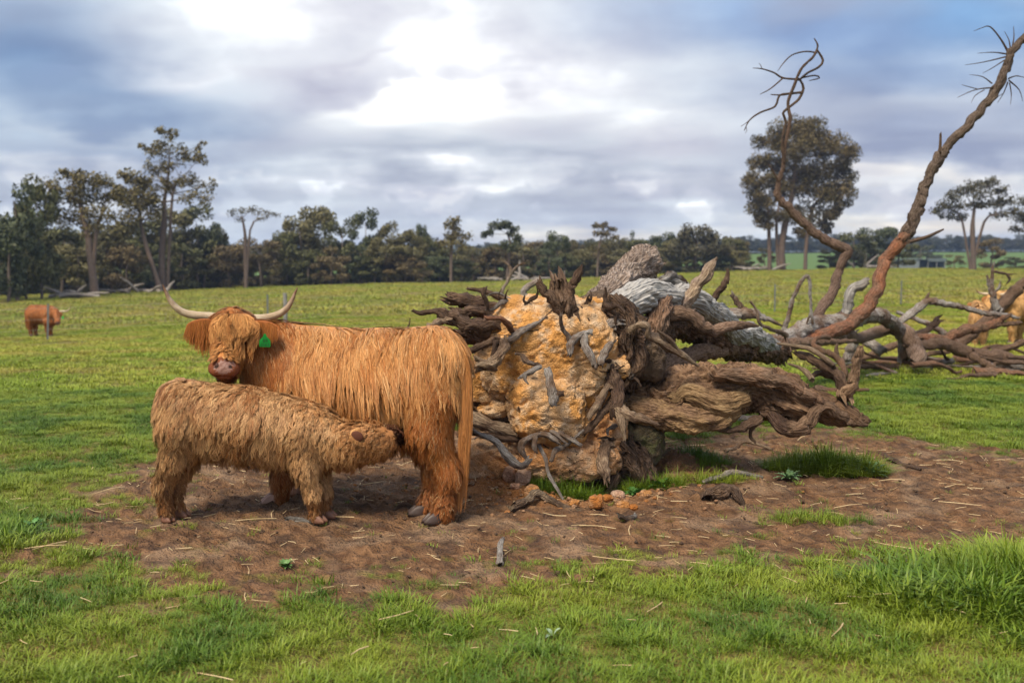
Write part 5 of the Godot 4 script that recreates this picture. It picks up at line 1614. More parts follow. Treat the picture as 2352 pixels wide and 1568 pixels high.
func make_far_cattle() -> void:
	# red cow beyond the fence on the left
	var d := 38.0
	var b0 := on_ground(95, d)
	b0.y = height(b0.x, b0.z, 0.0) + 0.03
	var t := thing("highland_cow", "dark red highland cow standing behind the steel fence post", "cow", b0)
	var bd := Body.new()
	bd.h = 0.05
	var y0 := b0.y
	fd = d
	fy = y0
	bd.bone(fq(74, 0.84, 0.3), fq(108, 0.84, -0.1), 0.30, 0.32, 0)
	bd.bone(fq(74, 0.96, 0.3), fq(112, 0.93, -0.15), 0.22, 0.24, 0)
	bd.bone(fq(76, 0.70, 0.3), fq(112, 0.68, -0.15), 0.22, 0.24, 0)
	for g in [[66, 0.2], [78, 0.5], [106, -0.35], [112, 0.05]]:
		bd.bone(fq(g[0], 0.6, g[1]), fq(g[0], 0.32, g[1]), 0.15, 0.085, 1)
		bd.bone(fq(g[0], 0.32, g[1]), fq(g[0] + 1, 0.05, g[1]), 0.075, 0.06, 1)
	bd.bone(fq(112, 0.86, -0.15), fq(124, 0.88, -0.45), 0.26, 0.2, 0)
	bd.bone(fq(114, 0.62, -0.2), fq(122, 0.62, -0.4), 0.22, 0.15, 0)
	bd.bone(fq(127, 0.90, -0.55), fq(129, 0.74, -0.72), 0.14, 0.11, 2)
	bd.bone(fq(129, 0.74, -0.72), fq(130, 0.58, -0.88), 0.10, 0.08, 2)
	bd.bone(fq(130, 0.57, -0.88), fq(130, 0.55, -0.93), 0.075, 0.065, 3)
	var rear := Vector3(-1, 0, -0.2).normalized()
	finish_far(t, bd, far_coat(Color(0.36, 0.13, 0.038), Color(0.27, 0.09, 0.027), rear), 900, 0.016, 61, rear)
	horn(t, [[fq(124, 0.96, -0.5), 0.035], [fq(119, 0.99, -0.5), 0.035], [fq(112, 0.98, -0.5), 0.03], [fq(107, 1.02, -0.5), 0.02], [fq(105, 1.16, -0.5), 0.006]])
	horn(t, [[fq(132, 0.96, -0.5), 0.035], [fq(141, 0.98, -0.5), 0.035], [fq(150, 0.98, -0.5), 0.03], [fq(158, 1.06, -0.5), 0.02], [fq(162, 1.22, -0.5), 0.006]])
	for s in [-1.0, 1.0]:
		ear(t, fq(128 + s * 6, 0.9, -0.55), fq(128 + s * 13, 0.86, -0.6), Vector3(0, 0, 1), 0.06, 0.14, [Color(0.24, 0.08, 0.03), Color(0.30, 0.11, 0.04)], 90, 70, 0.014)
	var mb := MB.new()
	ellipsoid(mb, fq(142, 0.74, -0.66) - b0, Vector3(0.035, 0, 0), Vector3(0, 0.06, 0), Vector3(0, 0, 0.004), 8, 10, Color(0.02, 0.42, 0.08))
	part(t, "ear_tag", mb.mesh(M.tag))
	var rr := RandomNumberGenerator.new()
	rr.seed = 3
	var gds := []
	for k in 6: gds.append([fq(60, 1.0, 0.3), fq(57.5, 0.9, 0.3), fq(57 + rr.randf(), 0.6, 0.3), fq(58 + rr.randf() * 2, 0.25, 0.3)])
	hair_bundle(t, "tail", gds, 14, 0.03, 0.05, 0.016, Color(0.28, 0.10, 0.035), Color(0.22, 0.075, 0.025), 71, Vector3(0, 0, 1))
	for g in [[66.5, 0.2], [78.5, 0.5], [106.5, -0.35], [112.5, 0.05]]:
		hoof(t, fq(g[0], 0.0, g[1]), Vector3(0.9, 0, 0.4).normalized(), 1.2, Color(0.12, 0.08, 0.06))

	# blond cow and her calf behind the limbs on the right
	d = 21.5
	b0 = on_ground(2345, d)
	y0 = b0.y
	fd = d
	fy = y0
	t = thing("highland_cow", "blond highland cow standing behind the tangle of fallen limbs", "cow", b0)
	bd = Body.new()
	bd.h = 0.04
	bd.bone(fq(2335, 0.80, 0.0), fq(2450, 0.82, 0.4), 0.32, 0.34, 0)
	bd.bone(fq(2335, 0.95, 0.0), fq(2450, 0.95, 0.4), 0.2, 0.22, 0)
	for g in [[2328, -0.15], [2345, 0.2], [2440, 0.2], [2455, 0.5]]:
		bd.bone(fq(g[0], 0.6, g[1]), fq(g[0], 0.32, g[1]), 0.15, 0.085, 1)
		bd.bone(fq(g[0], 0.32, g[1]), fq(g[0] + 1, 0.05, g[1]), 0.075, 0.06, 1)
	bd.bone(fq(2330, 0.92, 0.0), fq(2300, 0.98, -0.2), 0.24, 0.17, 0)
	bd.bone(fq(2282, 0.98, -0.3), fq(2274, 0.86, -0.45), 0.15, 0.11, 2)
	bd.bone(fq(2274, 0.86, -0.45), fq(2264, 0.68, -0.6), 0.105, 0.08, 2)
	bd.bone(fq(2263, 0.66, -0.6), fq(2261, 0.63, -0.64), 0.07, 0.06, 3)
	rear = Vector3(1, 0, -0.3).normalized()
	finish_far(t, bd, far_coat(Color(0.56, 0.33, 0.13), Color(0.42, 0.22, 0.08), rear), 1000, 0.013, 62, rear)
	horn(t, [[fq(2276, 1.06, -0.3), 0.032], [fq(2266, 1.075, -0.3), 0.031], [fq(2255, 1.085, -0.25), 0.024], [fq(2246, 1.12, -0.2), 0.014], [fq(2242, 1.16, -0.2), 0.005]])
	horn(t, [[fq(2287, 1.05, -0.3), 0.032], [fq(2298, 1.06, -0.35), 0.031], [fq(2308, 1.08, -0.4), 0.024], [fq(2316, 1.14, -0.45), 0.014], [fq(2318, 1.22, -0.45), 0.005]])
	for s in [-1.0, 1.0]:
		ear(t, fq(2281 + s * 10, 0.98, -0.36), fq(2281 + s * 25, 0.95, -0.4), Vector3(0, 0, 1), 0.06, 0.14, [Color(0.34, 0.14, 0.05), Color(0.46, 0.22, 0.08)], 160, 80, 0.009)
	for g in [[2328, -0.15], [2345, 0.2]]:
		hoof(t, fq(g[0], 0.0, g[1]), Vector3(-0.9, 0, 0.4).normalized(), 1.2, Color(0.14, 0.10, 0.08))

	d = 20.6
	b0 = on_ground(2252, d)
	y0 = b0.y
	fd = d
	fy = y0
	t = thing("highland_calf", "blond highland calf seen from behind among the fallen limbs", "calf", b0)
	bd = Body.new()
	bd.h = 0.036
	bd.bone(fq(2250, 0.56, -0.25), fq(2254, 0.58, 0.4), 0.19, 0.2, 0)
	bd.bone(fq(2250, 0.66, -0.25), fq(2254, 0.68, 0.4), 0.13, 0.13, 0)
	for g in [[2242, -0.25], [2261, -0.25], [2245, 0.4], [2263, 0.4]]:
		bd.bone(fq(g[0], 0.45, g[1]), fq(g[0], 0.22, g[1]), 0.11, 0.06, 1)
		bd.bone(fq(g[0], 0.22, g[1]), fq(g[0], 0.04, g[1]), 0.055, 0.045, 1)
	bd.bone(fq(2252, 0.70, 0.4), fq(2246, 0.78, 0.65), 0.14, 0.11, 0)
	bd.bone(fq(2244, 0.80, 0.7), fq(2240, 0.74, 0.85), 0.105, 0.085, 2)
	rear = Vector3(0, 0, 1)
	finish_far(t, bd, far_coat(Color(0.60, 0.37, 0.17), Color(0.48, 0.25, 0.09), rear), 900, 0.010, 63, rear)
	for s in [-1.0, 1.0]:
		ear(t, fq(2243 + s * 9, 0.82, 0.68), fq(2243 + s * 20, 0.81, 0.66), Vector3(0, 0, 1), 0.045, 0.08, [Color(0.40, 0.18, 0.07), Color(0.5, 0.26, 0.1)], 120, 81, 0.009)
	gds = []
	for k in 6: gds.append([fq(2251, 0.78, -0.42), fq(2252, 0.7, -0.5), fq(2252 + rr.randf() * 2, 0.5, -0.5), fq(2252 + rr.randf() * 3, 0.28, -0.48)])
	hair_bundle(t, "tail", gds, 14, 0.02, 0.035, 0.010, Color(0.58, 0.34, 0.15), Color(0.46, 0.24, 0.09), 82, Vector3(0, 0, 1))
	for g in [[2242, -0.25], [2261, -0.25], [2245, 0.4], [2263, 0.4]]:
		hoof(t, fq(g[0], 0.0, g[1]), Vector3(0, 0, -1), 0.9, Color(0.2, 0.13, 0.1))

# ------------------------------------------------------------------ grass and small plants
func blade(mb: MB, p: Vector3, an: float, lean: float, ln: float, w: float, col: Color, seg := 3) -> void:
	var out := Vector3(cos(an), 0, sin(an))
	var side := Vector3(-sin(an), 0, cos(an))
	var b0 := mb.v.size()
	for s in seg + 1:
		var t := s / float(seg)
		var pt := p + out * (lean * ln * t * t) + Vector3(0, ln * t * (1.0 - 0.35 * lean * t), 0)
		if s == seg:
			mb.v.append(pt); mb.c.append(col)
		else:
			var hw := w * 0.5 * (1.0 - 0.55 * t)
			mb.v.append(pt - side * hw); mb.v.append(pt + side * hw)
			mb.c.append(col); mb.c.append(col)
	for s in seg - 1:
		mb.quad(b0 + s * 2, b0 + s * 2 + 2, b0 + s * 2 + 3, b0 + s * 2 + 1)
	var e := b0 + (seg - 1) * 2
	mb.i.append(e); mb.i.append(e + 2); mb.i.append(e + 1)

func tuft(blades: int, rad: float, ln: float, w: float, dead: float, seed_: int, lean0 := 0.5) -> ArrayMesh:
	var r := RandomNumberGenerator.new()
	r.seed = seed_
	var mb := MB.new()
	for k in blades:
		var a := r.randf() * TAU
		var q := sqrt(r.randf()) * rad
		var g := r.randf()
		var col := Color(0.8, 0.85, 0.75).lerp(Color(1.2, 1.15, 1.1), g)
		if r.randf() < dead: col = Color(2.6, 1.35, 2.6).lerp(Color(1.7, 0.95, 1.8), r.randf())
		blade(mb, Vector3(cos(a) * q, -0.006, sin(a) * q), a + r.randf_range(-1.2, 1.2), lean0 * r.randf_range(0.2, 1.7), ln * r.randf_range(0.5, 1.15), w * r.randf_range(0.7, 1.3), col)
	return mb.mesh(M.grass)

func scatter_xf(x: float, y: float, z: float, r: RandomNumberGenerator, s: float) -> Transform3D:
	var b := Basis(Vector3.UP, r.randf() * TAU).rotated(Vector3(1, 0, 0), r.randf_range(-0.12, 0.12))
	return Transform3D(b.scaled(Vector3(s, s * r.randf_range(0.75, 1.25), s)), Vector3(x, y, z))

func grass_tint(x: float, z: float, r: RandomNumberGenerator) -> Color:
	var n := noise.get_noise_2d(x * 0.7, z * 0.7 + 30.0) + r.randf_range(-0.25, 0.25)
	var c := Color(0.095, 0.18, 0.010).lerp(Color(0.20, 0.25, 0.02), clampf(0.5 + n, 0.0, 1.0))
	return c.lerp(Color(0.055, 0.11, 0.012), clampf(-n * 1.0, 0.0, 0.7))

func make_grass() -> void:
	var r := RandomNumberGenerator.new()
	r.seed = 404
	var kinds := []
	var xf := []
	var cl := []
	for k in 5:
		kinds.append(tuft(18, 0.05, 0.058, 0.0042, [0.03, 0.05, 0.08, 0.12, 0.2][k], 500 + k, 0.9))
		xf.append([]); cl.append([])
	var rank := kinds.size()
	for k in 2:
		kinds.append(tuft(20, 0.05, 0.15, 0.0048, 0.05, 540 + k, 0.9))
		xf.append([]); cl.append([])
	var dead := kinds.size()
	kinds.append(tuft(9, 0.05, 0.075, 0.0032, 0.85, 550, 1.1))
	xf.append([]); cl.append([])
	# near turf
	for k in 90000:
		var d := sqrt(r.randf_range(2.9 * 2.9, 13.5 * 13.5))
		var x := r.randf_range(-1.0, 1.0) * (d * 0.56 + 0.7)
		var z := -d
		var b := bare(x, z)
		if r.randf() < b * 0.985: continue
		var tall := 0.75 + 0.45 * noise.get_noise_2d(x * 1.7 + 8.0, z * 1.7) + (0.0 if d > 5.6 else 0.15)
		if b > 0.15: tall *= 0.7
		# rank clump at the right edge of the foreground
		var q := Vector2((x - 2.35) / 0.75, (z + 4.75) / 0.6).length_squared()
		tall += 1.5 * exp(-q * q)
		q = Vector2((x + 3.0) / 0.5, (z + 5.7) / 0.4).length_squared()
		tall += 0.7 * exp(-q)
		if tall < 0.35: tall = 0.35
		var v := r.randi() % 5
		if r.randf() < 0.05 + 0.12 * b: v = dead
		xf[v].append(scatter_xf(x, height(x, z, b), z, r, tall * r.randf_range(0.65, 1.35)))
		cl[v].append(grass_tint(x, z, r))
	# the lush clump under the buttress root and wisps about the plate
	for spot in [[1890, 1082, 0.34, 0.16, 620, 2.0], [1810, 1085, 0.18, 0.10, 160, 1.4], [1985, 1085, 0.16, 0.12, 160, 1.7], [1590, 1085, 0.30, 0.14, 150, 1.3], [1500, 1118, 0.22, 0.10, 130, 1.4], [1300, 1125, 0.24, 0.14, 150, 1.8], [1640, 1110, 0.3, 0.1, 90, 1.1], [1560, 1000, 0.3, 0.2, 120, 1.2], [1870, 1200, 0.35, 0.12, 120, 0.9], [2330, 1345, 0.3, 0.25, 500, 2.2]]:
		var g := G(spot[0], spot[1])
		for k in int(spot[4]):
			var a := r.randf() * TAU
			var u := sqrt(r.randf())
			var x: float = g.x + cos(a) * u * spot[2]
			var z: float = g.z + sin(a) * u * spot[3]
			var v := rank + r.randi() % 2
			xf[v].append(scatter_xf(x, height(x, z, bare(x, z)) - 0.005, z, r, spot[5] * 0.72 * r.randf_range(0.35, 1.3) * (1.0 - 0.35 * u)))
			cl[v].append(grass_tint(x, z, r))
	# middle distance
	var mid := []
	for k in 3:
		mid.append(kinds.size())
		kinds.append(tuft(14, 0.11, 0.075, 0.010, 0.10, 520 + k, 0.8))
		xf.append([]); cl.append([])
	for k in 110000:
		var d := sqrt(r.randf_range(13.0 * 13.0, 46.0 * 46.0))
		var x := r.randf_range(-1.0, 1.0) * (d * 0.56 + 1.0)
		var z := -d
		var v: int = mid[r.randi() % 3]
		var tall := 0.8 + 0.5 * noise.get_noise_2d(x * 0.8 + 8.0, z * 0.8)
		xf[v].append(scatter_xf(x, height(x, z, 0.0), z, r, maxf(tall, 0.3) * r.randf_range(0.8, 1.3)))
		var c := turf_color(x, z)
		var br := r.randf_range(0.95, 1.5)
		cl[v].append(Color(c.r * br, c.g * br * 1.08, c.b * br))
	# far sward
	var fk := kinds.size()
	kinds.append(tuft(16, 0.45, 0.16, 0.035, 0.12, 530, 0.8))
	xf.append([]); cl.append([])
	for k in 40000:
		var d := sqrt(r.randf_range(45.0 * 45.0, 165.0 * 165.0))
		var x := r.randf_range(-1.0, 1.0) * (d * 0.56 + 2.0)
		var z := -d
		xf[fk].append(scatter_xf(x, height(x, z, 0.0) - 0.01, z, r, r.randf_range(0.6, 1.3)))
		var c := turf_color(x, z)
		var br := r.randf_range(1.0, 1.35)
		cl[fk].append(Color(c.r * br, c.g * br * 1.03, c.b * br))
	var root := Node3D.new()
	root.name = "grass"
	add_child(root)
	tag(root, "short green pasture grass covering the paddock", "grass", "", "stuff")
	for k in kinds.size():
		multi(root, "grass_tufts", kinds[k], xf[k], cl[k])

func leaf_blade(mb: MB, base: Vector3, dir: Vector3, ln: float, w: float, col: Color, lobes: float) -> void:
	# one broad leaf with a wavy lobed edge and a folded midrib
	var side := dir.cross(Vector3.UP).normalized()
	var n := 9
	var b0 := mb.v.size()
	for s in n + 1:
		var t := s / float(n)
		var arch := Vector3(0, 0.45 * ln * t * (1.0 - t * 1.15), 0)
		var c := base + dir * ln * t + arch
		var prof := sin(pow(t, 0.8) * PI) * (1.0 + lobes * (0.5 if s % 2 == 0 else -0.5))
		if s == n: prof = 0.02
		var hw := w * 0.5 * maxf(prof, 0.06)
		mb.v.append(c - side * hw + Vector3(0, hw * 0.35, 0)); mb.v.append(c); mb.v.append(c + side * hw + Vector3(0, hw * 0.35, 0))
		for q in 3: mb.c.append(col * (0.9 + 0.2 * rng.randf()) if q != 1 else col * 1.15)
	for s in n:
		var a := b0 + s * 3
		mb.quad(a, a + 3, a + 4, a + 1)
		mb.quad(a + 1, a + 4, a + 5, a + 2)

func weed(label: String, g: Vector3, leaves: int, ln: float, w: float, lobes: float, col: Color, seed_: int, rise: float) -> void:
	var r := RandomNumberGenerator.new()
	r.seed = seed_
	var at := Vector3(g.x, height(g.x, g.z, bare(g.x, g.z)), g.z)
	var t := thing("broadleaf_weed", label, "weed", at, "")
	for k in leaves:
		var mb := MB.new()
		var a := TAU * k / leaves + r.randf_range(-0.3, 0.3)
		var up := r.randf_range(0.1, 1.0) * rise
		var c := col * r.randf_range(0.8, 1.25)
		leaf_blade(mb, Vector3(0, 0.005, 0), Vector3(cos(a), up, sin(a)).normalized(), ln * r.randf_range(0.7, 1.15), w * r.randf_range(0.8, 1.2), Color(c.r, c.g, c.b), lobes)
		part(t, "leaf", mb.mesh(M.broad_leaf))

func make_weeds() -> void:
	var g1 := Color(0.07, 0.17, 0.04)
	var g2 := Color(0.10, 0.18, 0.075)
	weed("broad leaved green weed growing beside orange clay lumps", G(1462, 1128), 16, 0.10, 0.05, 0.8, g1, 1, 1.3)
	weed("rounded leafy weed growing in grass below the soil bank", G(1515, 1120), 16, 0.10, 0.05, 0.6, g1, 2, 1.3)
	weed("grey green lobed rosette weed in front of the lush grass clump", G(1812, 1104), 20, 0.11, 0.03, 0.9, g2, 3, 1.0)
	weed("grey green drooping weed at the tip of the lush grass clump", G(2000, 1092), 30, 0.16, 0.018, 0.5, g2, 4, 0.9)
	weed("small crinkled weed alone on the trodden earth", G(655, 1300), 22, 0.06, 0.02, 0.7, Color(0.09, 0.17, 0.05), 5, 1.2)
	weed("dark leafy weed in turf beside a pale stick", G(75, 1215), 18, 0.09, 0.03, 0.6, g1, 6, 0.9)
	weed("pale upright leaf weed in the foreground turf", G(1270, 1462), 3, 0.05, 0.022, 0.0, Color(0.22, 0.3, 0.19), 7, 1.6)

# ------------------------------------------------------------------ trees
func leaf_clump(mb: MB, c: Vector3, rad: Vector3, count: int, size: float, ca: Color, cb: Color, r: RandomNumberGenerator) -> void:
	var tone := r.randf()
	for k in count:
		var d := Vector3(r.randfn(), r.randfn(), r.randfn()).normalized() * pow(r.randf(), 0.4)
		var p := c + d * rad
		var s := size * r.randf_range(0.6, 1.35)
		var ax := Vector3(r.randf_range(-1, 1), r.randf_range(-1.1, 0.3), r.randf_range(-1, 1)).normalized()
		var bx := ax.cross(Vector3(r.randf_range(-1, 1), r.randf_range(-1, 1), r.randf_range(-1, 1))).normalized()
		var col := ca.lerp(cb, clampf(tone * 0.6 + r.randf() * 0.5, 0, 1)) * r.randf_range(0.75, 1.25)
		var b := mb.v.size()
		var nn := ax.cross(bx).normalized()
		if nn.dot(d + Vector3(0, 0.4, 0)) < 0.0:
			bx = -bx
			nn = -nn
		nn = (nn + d * 0.5).normalized()
		mb.v.append(p - ax * s * 0.7); mb.v.append(p + bx * s * 0.34 + nn * s * 0.08); mb.v.append(p + ax * s * 0.7); mb.v.append(p - bx * s * 0.34)
		for q in 4:
			mb.n.append(nn)
			mb.c.append(Color(col.r, col.g, col.b))
		mb.quad(b, b + 1, b + 2, b + 3)

# A gum: trunk polyline in layout units, crown masses [vx, vy, rx, ry, clumps]
func gum(label: String, group: String, d: float, trunks: Array, crown: Array, leaf: float, per: int, ca: Color, cb: Color, bark: Color, seed_: int, fine_limbs := true) -> void:
	var r := RandomNumberGenerator.new()
	r.seed = seed_
	var k := d / F
	var gnd := on_ground(trunks[0][0][0], d)
	var lift: float = gnd.y - P(trunks[0][0][0], trunks[0][0][1], d).y       # set the drawn foot on the ground
	var t := thing("gum_tree", label, "tree", gnd, group)
	var tops := []
	for tr in trunks:
		var pts := []
		var rad := []
		for q in tr:
			var p := P(q[0], q[1], d) + Vector3(0, lift, 0) - gnd
			if q == tr[0]: p.y = -0.15
			pts.append(p)
			rad.append(q[2] * k)
			if q != tr[0]: tops.append([p, q[2] * k])
		var mb := MB.new()
		tube(mb, pts, rad, 10, 0.9, 0.12, 2.0, 0.5, bark, bark.lerp(Color(0.24, 0.17, 0.13), 0.5), 0.0, r.randf() * 50.0, 1.2)
		for c in mb.c.size(): mb.c[c].a = 1.0
		part(t, "trunk", mb.mesh(M.bark))
	var lm := MB.new()
	var cm := MB.new()
	for q in crown:
		var ctr := P(q[0], q[1], d) + Vector3(0, lift, r.randf_range(-0.5, 0.5) * q[2] * k) - gnd
		var best: Array = tops[0]
		for w in tops:
			if (w[0] as Vector3).distance_to(ctr) + maxf(0.0, w[0].y - ctr.y) * 2.0 < (best[0] as Vector3).distance_to(ctr) + maxf(0.0, best[0].y - ctr.y) * 2.0: best = w
		var mid: Vector3 = (best[0] as Vector3).lerp(ctr, 0.55) + Vector3(r.randf_range(-0.4, 0.4), r.randf_range(-0.9, 0.1), r.randf_range(-0.4, 0.4)) * q[2] * k * 0.4
		var lr: float = minf(best[1] * 0.5, 0.16 + q[2] * k * 0.02)
		var bm := MB.new()
		tube(bm, [best[0], mid, ctr], [lr, lr * 0.7, lr * 0.35], 6, 1.2, 0.1, 2.0, 0.5, bark, bark, 0.0, 1.0, 1.0)
		part(t, "limb", bm.mesh(M.bark))
		for c in int(q[4]):
			var u := Vector3(r.randfn(), r.randfn(), r.randfn()).normalized() * pow(r.randf(), 0.33)
			var e := ctr + u * Vector3(q[2] * k, q[3] * k, (q[2] + q[3]) * 0.5 * k)
			if fine_limbs: tube(lm, [mid.lerp(ctr, 0.6), ctr.lerp(e, 0.5) + Vector3(0, -0.2, 0), e], [lr * 0.34, lr * 0.22, lr * 0.1], 5, 1.5, 0.0, 2.0, 0.5, bark, bark, 0.0, 1.0, 1.0)
			var cs: float = (q[2] + q[3]) * 0.5 * k * r.randf_range(0.28, 0.55) + 0.3
			leaf_clump(cm, e, Vector3(cs, cs * 0.85, cs), per, leaf, ca, cb, r)
	for c in lm.c.size(): lm.c[c].a = 1.0
	if lm.v.size() > 0: part(t, "twigs", lm.mesh(M.bark)).set_meta("kind", "stuff")
	part(t, "crown", cm.mesh(M.leaf)).set_meta("kind", "stuff")

var bush_crowns := []
var bush_trunks := []
func make_bush_stock() -> void:
	# dense crowns shared by the trees of the wood, unit height 1 (scaled per tree)
	for v in 6:
		var r := RandomNumberGenerator.new()
		r.seed = 900 + v
		var mb := MB.new()
		var lobes := 16 + v * 2
		for q in lobes:
			var a := r.randf() * TAU
			var hgt := r.randf_range(0.10, 0.94)
			var wide := 0.34 * sin(pow(hgt, 0.75) * PI * 0.92) + 0.05
			var rr := r.randf_range(0.35, 1.0) * wide
			var s := r.randf_range(0.09, 0.17)
			leaf_clump(mb, Vector3(cos(a) * rr, hgt, sin(a) * rr), Vector3(s, s * 0.75, s), 240, 0.034, Color(0.75, 0.75, 0.75), Color(1.2, 1.2, 1.2), r)
		bush_crowns.append(mb)
		var tb := MB.new()
		var x := r.randf_range(-0.05, 0.05)
		tube(tb, [Vector3(0, -0.02, 0), Vector3(x * 0.5, 0.25, 0), Vector3(x, 0.55, 0.02), Vector3(x * 1.5, 0.8, 0)], [0.024, 0.019, 0.013, 0.004], 8, 0.06, 0.15, 60.0, 8.0, Color(0.30, 0.25, 0.21), Color(0.2, 0.165, 0.14), 0.0, v * 7.0, 0.12)
		bush_trunks.append(tb.mesh(M.bark))

var bush_cache := {}
func bush_tree(vx: float, top: float, wide: float, d: float, tone: int, seed_: int) -> void:
	var r := RandomNumberGenerator.new()
	r.seed = seed_ * 17 + 3
	var v := r.randi() % 6
	var key := v * 10 + tone
	if not bush_cache.has(key):
		var mats := [Color(0.105, 0.108, 0.04), Color(0.145, 0.13, 0.052), Color(0.155, 0.118, 0.055), Color(0.08, 0.095, 0.042)]
		var m := MB.new()
		var src: MB = bush_crowns[v]
		m.v = src.v; m.n = src.n; m.i = src.i
		m.c.resize(src.c.size())
		for k in src.c.size():
			m.c[k] = src.c[k] * mats[tone]
			m.c[k].a = 1.0
		bush_cache[key] = m.mesh(M.leaf)
	var g := on_ground(vx, d)
	var hgt := P(vx, top, d).y - g.y
	if hgt < 1.0: hgt = 1.0
	var w := wide / F * d / (0.76 * hgt)
	var zone := ""
	for q in [[120, "beside the broad open crowned gum"], [300, "between the broad gum and the leaning gum"], [470, "behind the tallest gum"], [620, "behind the sparse thin gum"], [760, "right of the sparse thin gum"], [960, "left of the slender pale gum"], [1110, "about the slender pale gum"], [1220, "about the umbrella shaped gum"], [1345, "behind the top of the root plate"], [1450, "about the small flat crowned gum"], [1720, "about the large rounded gum"], [1890, "between the trunks of the massive gum"], [2100, "left of the tin shed"], [5000, "behind the tin shed"]]:
		if vx < q[0]:
			zone = q[1]
			break
	var size := "tall" if hgt > 9.5 else ("low" if hgt < 5.5 else "middling")
	var label: String = "%s %s gum %s" % [size, ["dark olive", "brownish olive", "russet leaved", "blue green"][tone], zone]
	var t := thing("wood_tree", label, "tree", g, "trees of the wood along the paddock edge")
	t.rotation.y = r.randf() * TAU
	t.scale = Vector3(hgt * w, hgt, hgt * w)
	part(t, "trunk", bush_trunks[v])
	part(t, "crown", bush_cache[key]).set_meta("kind", "stuff")

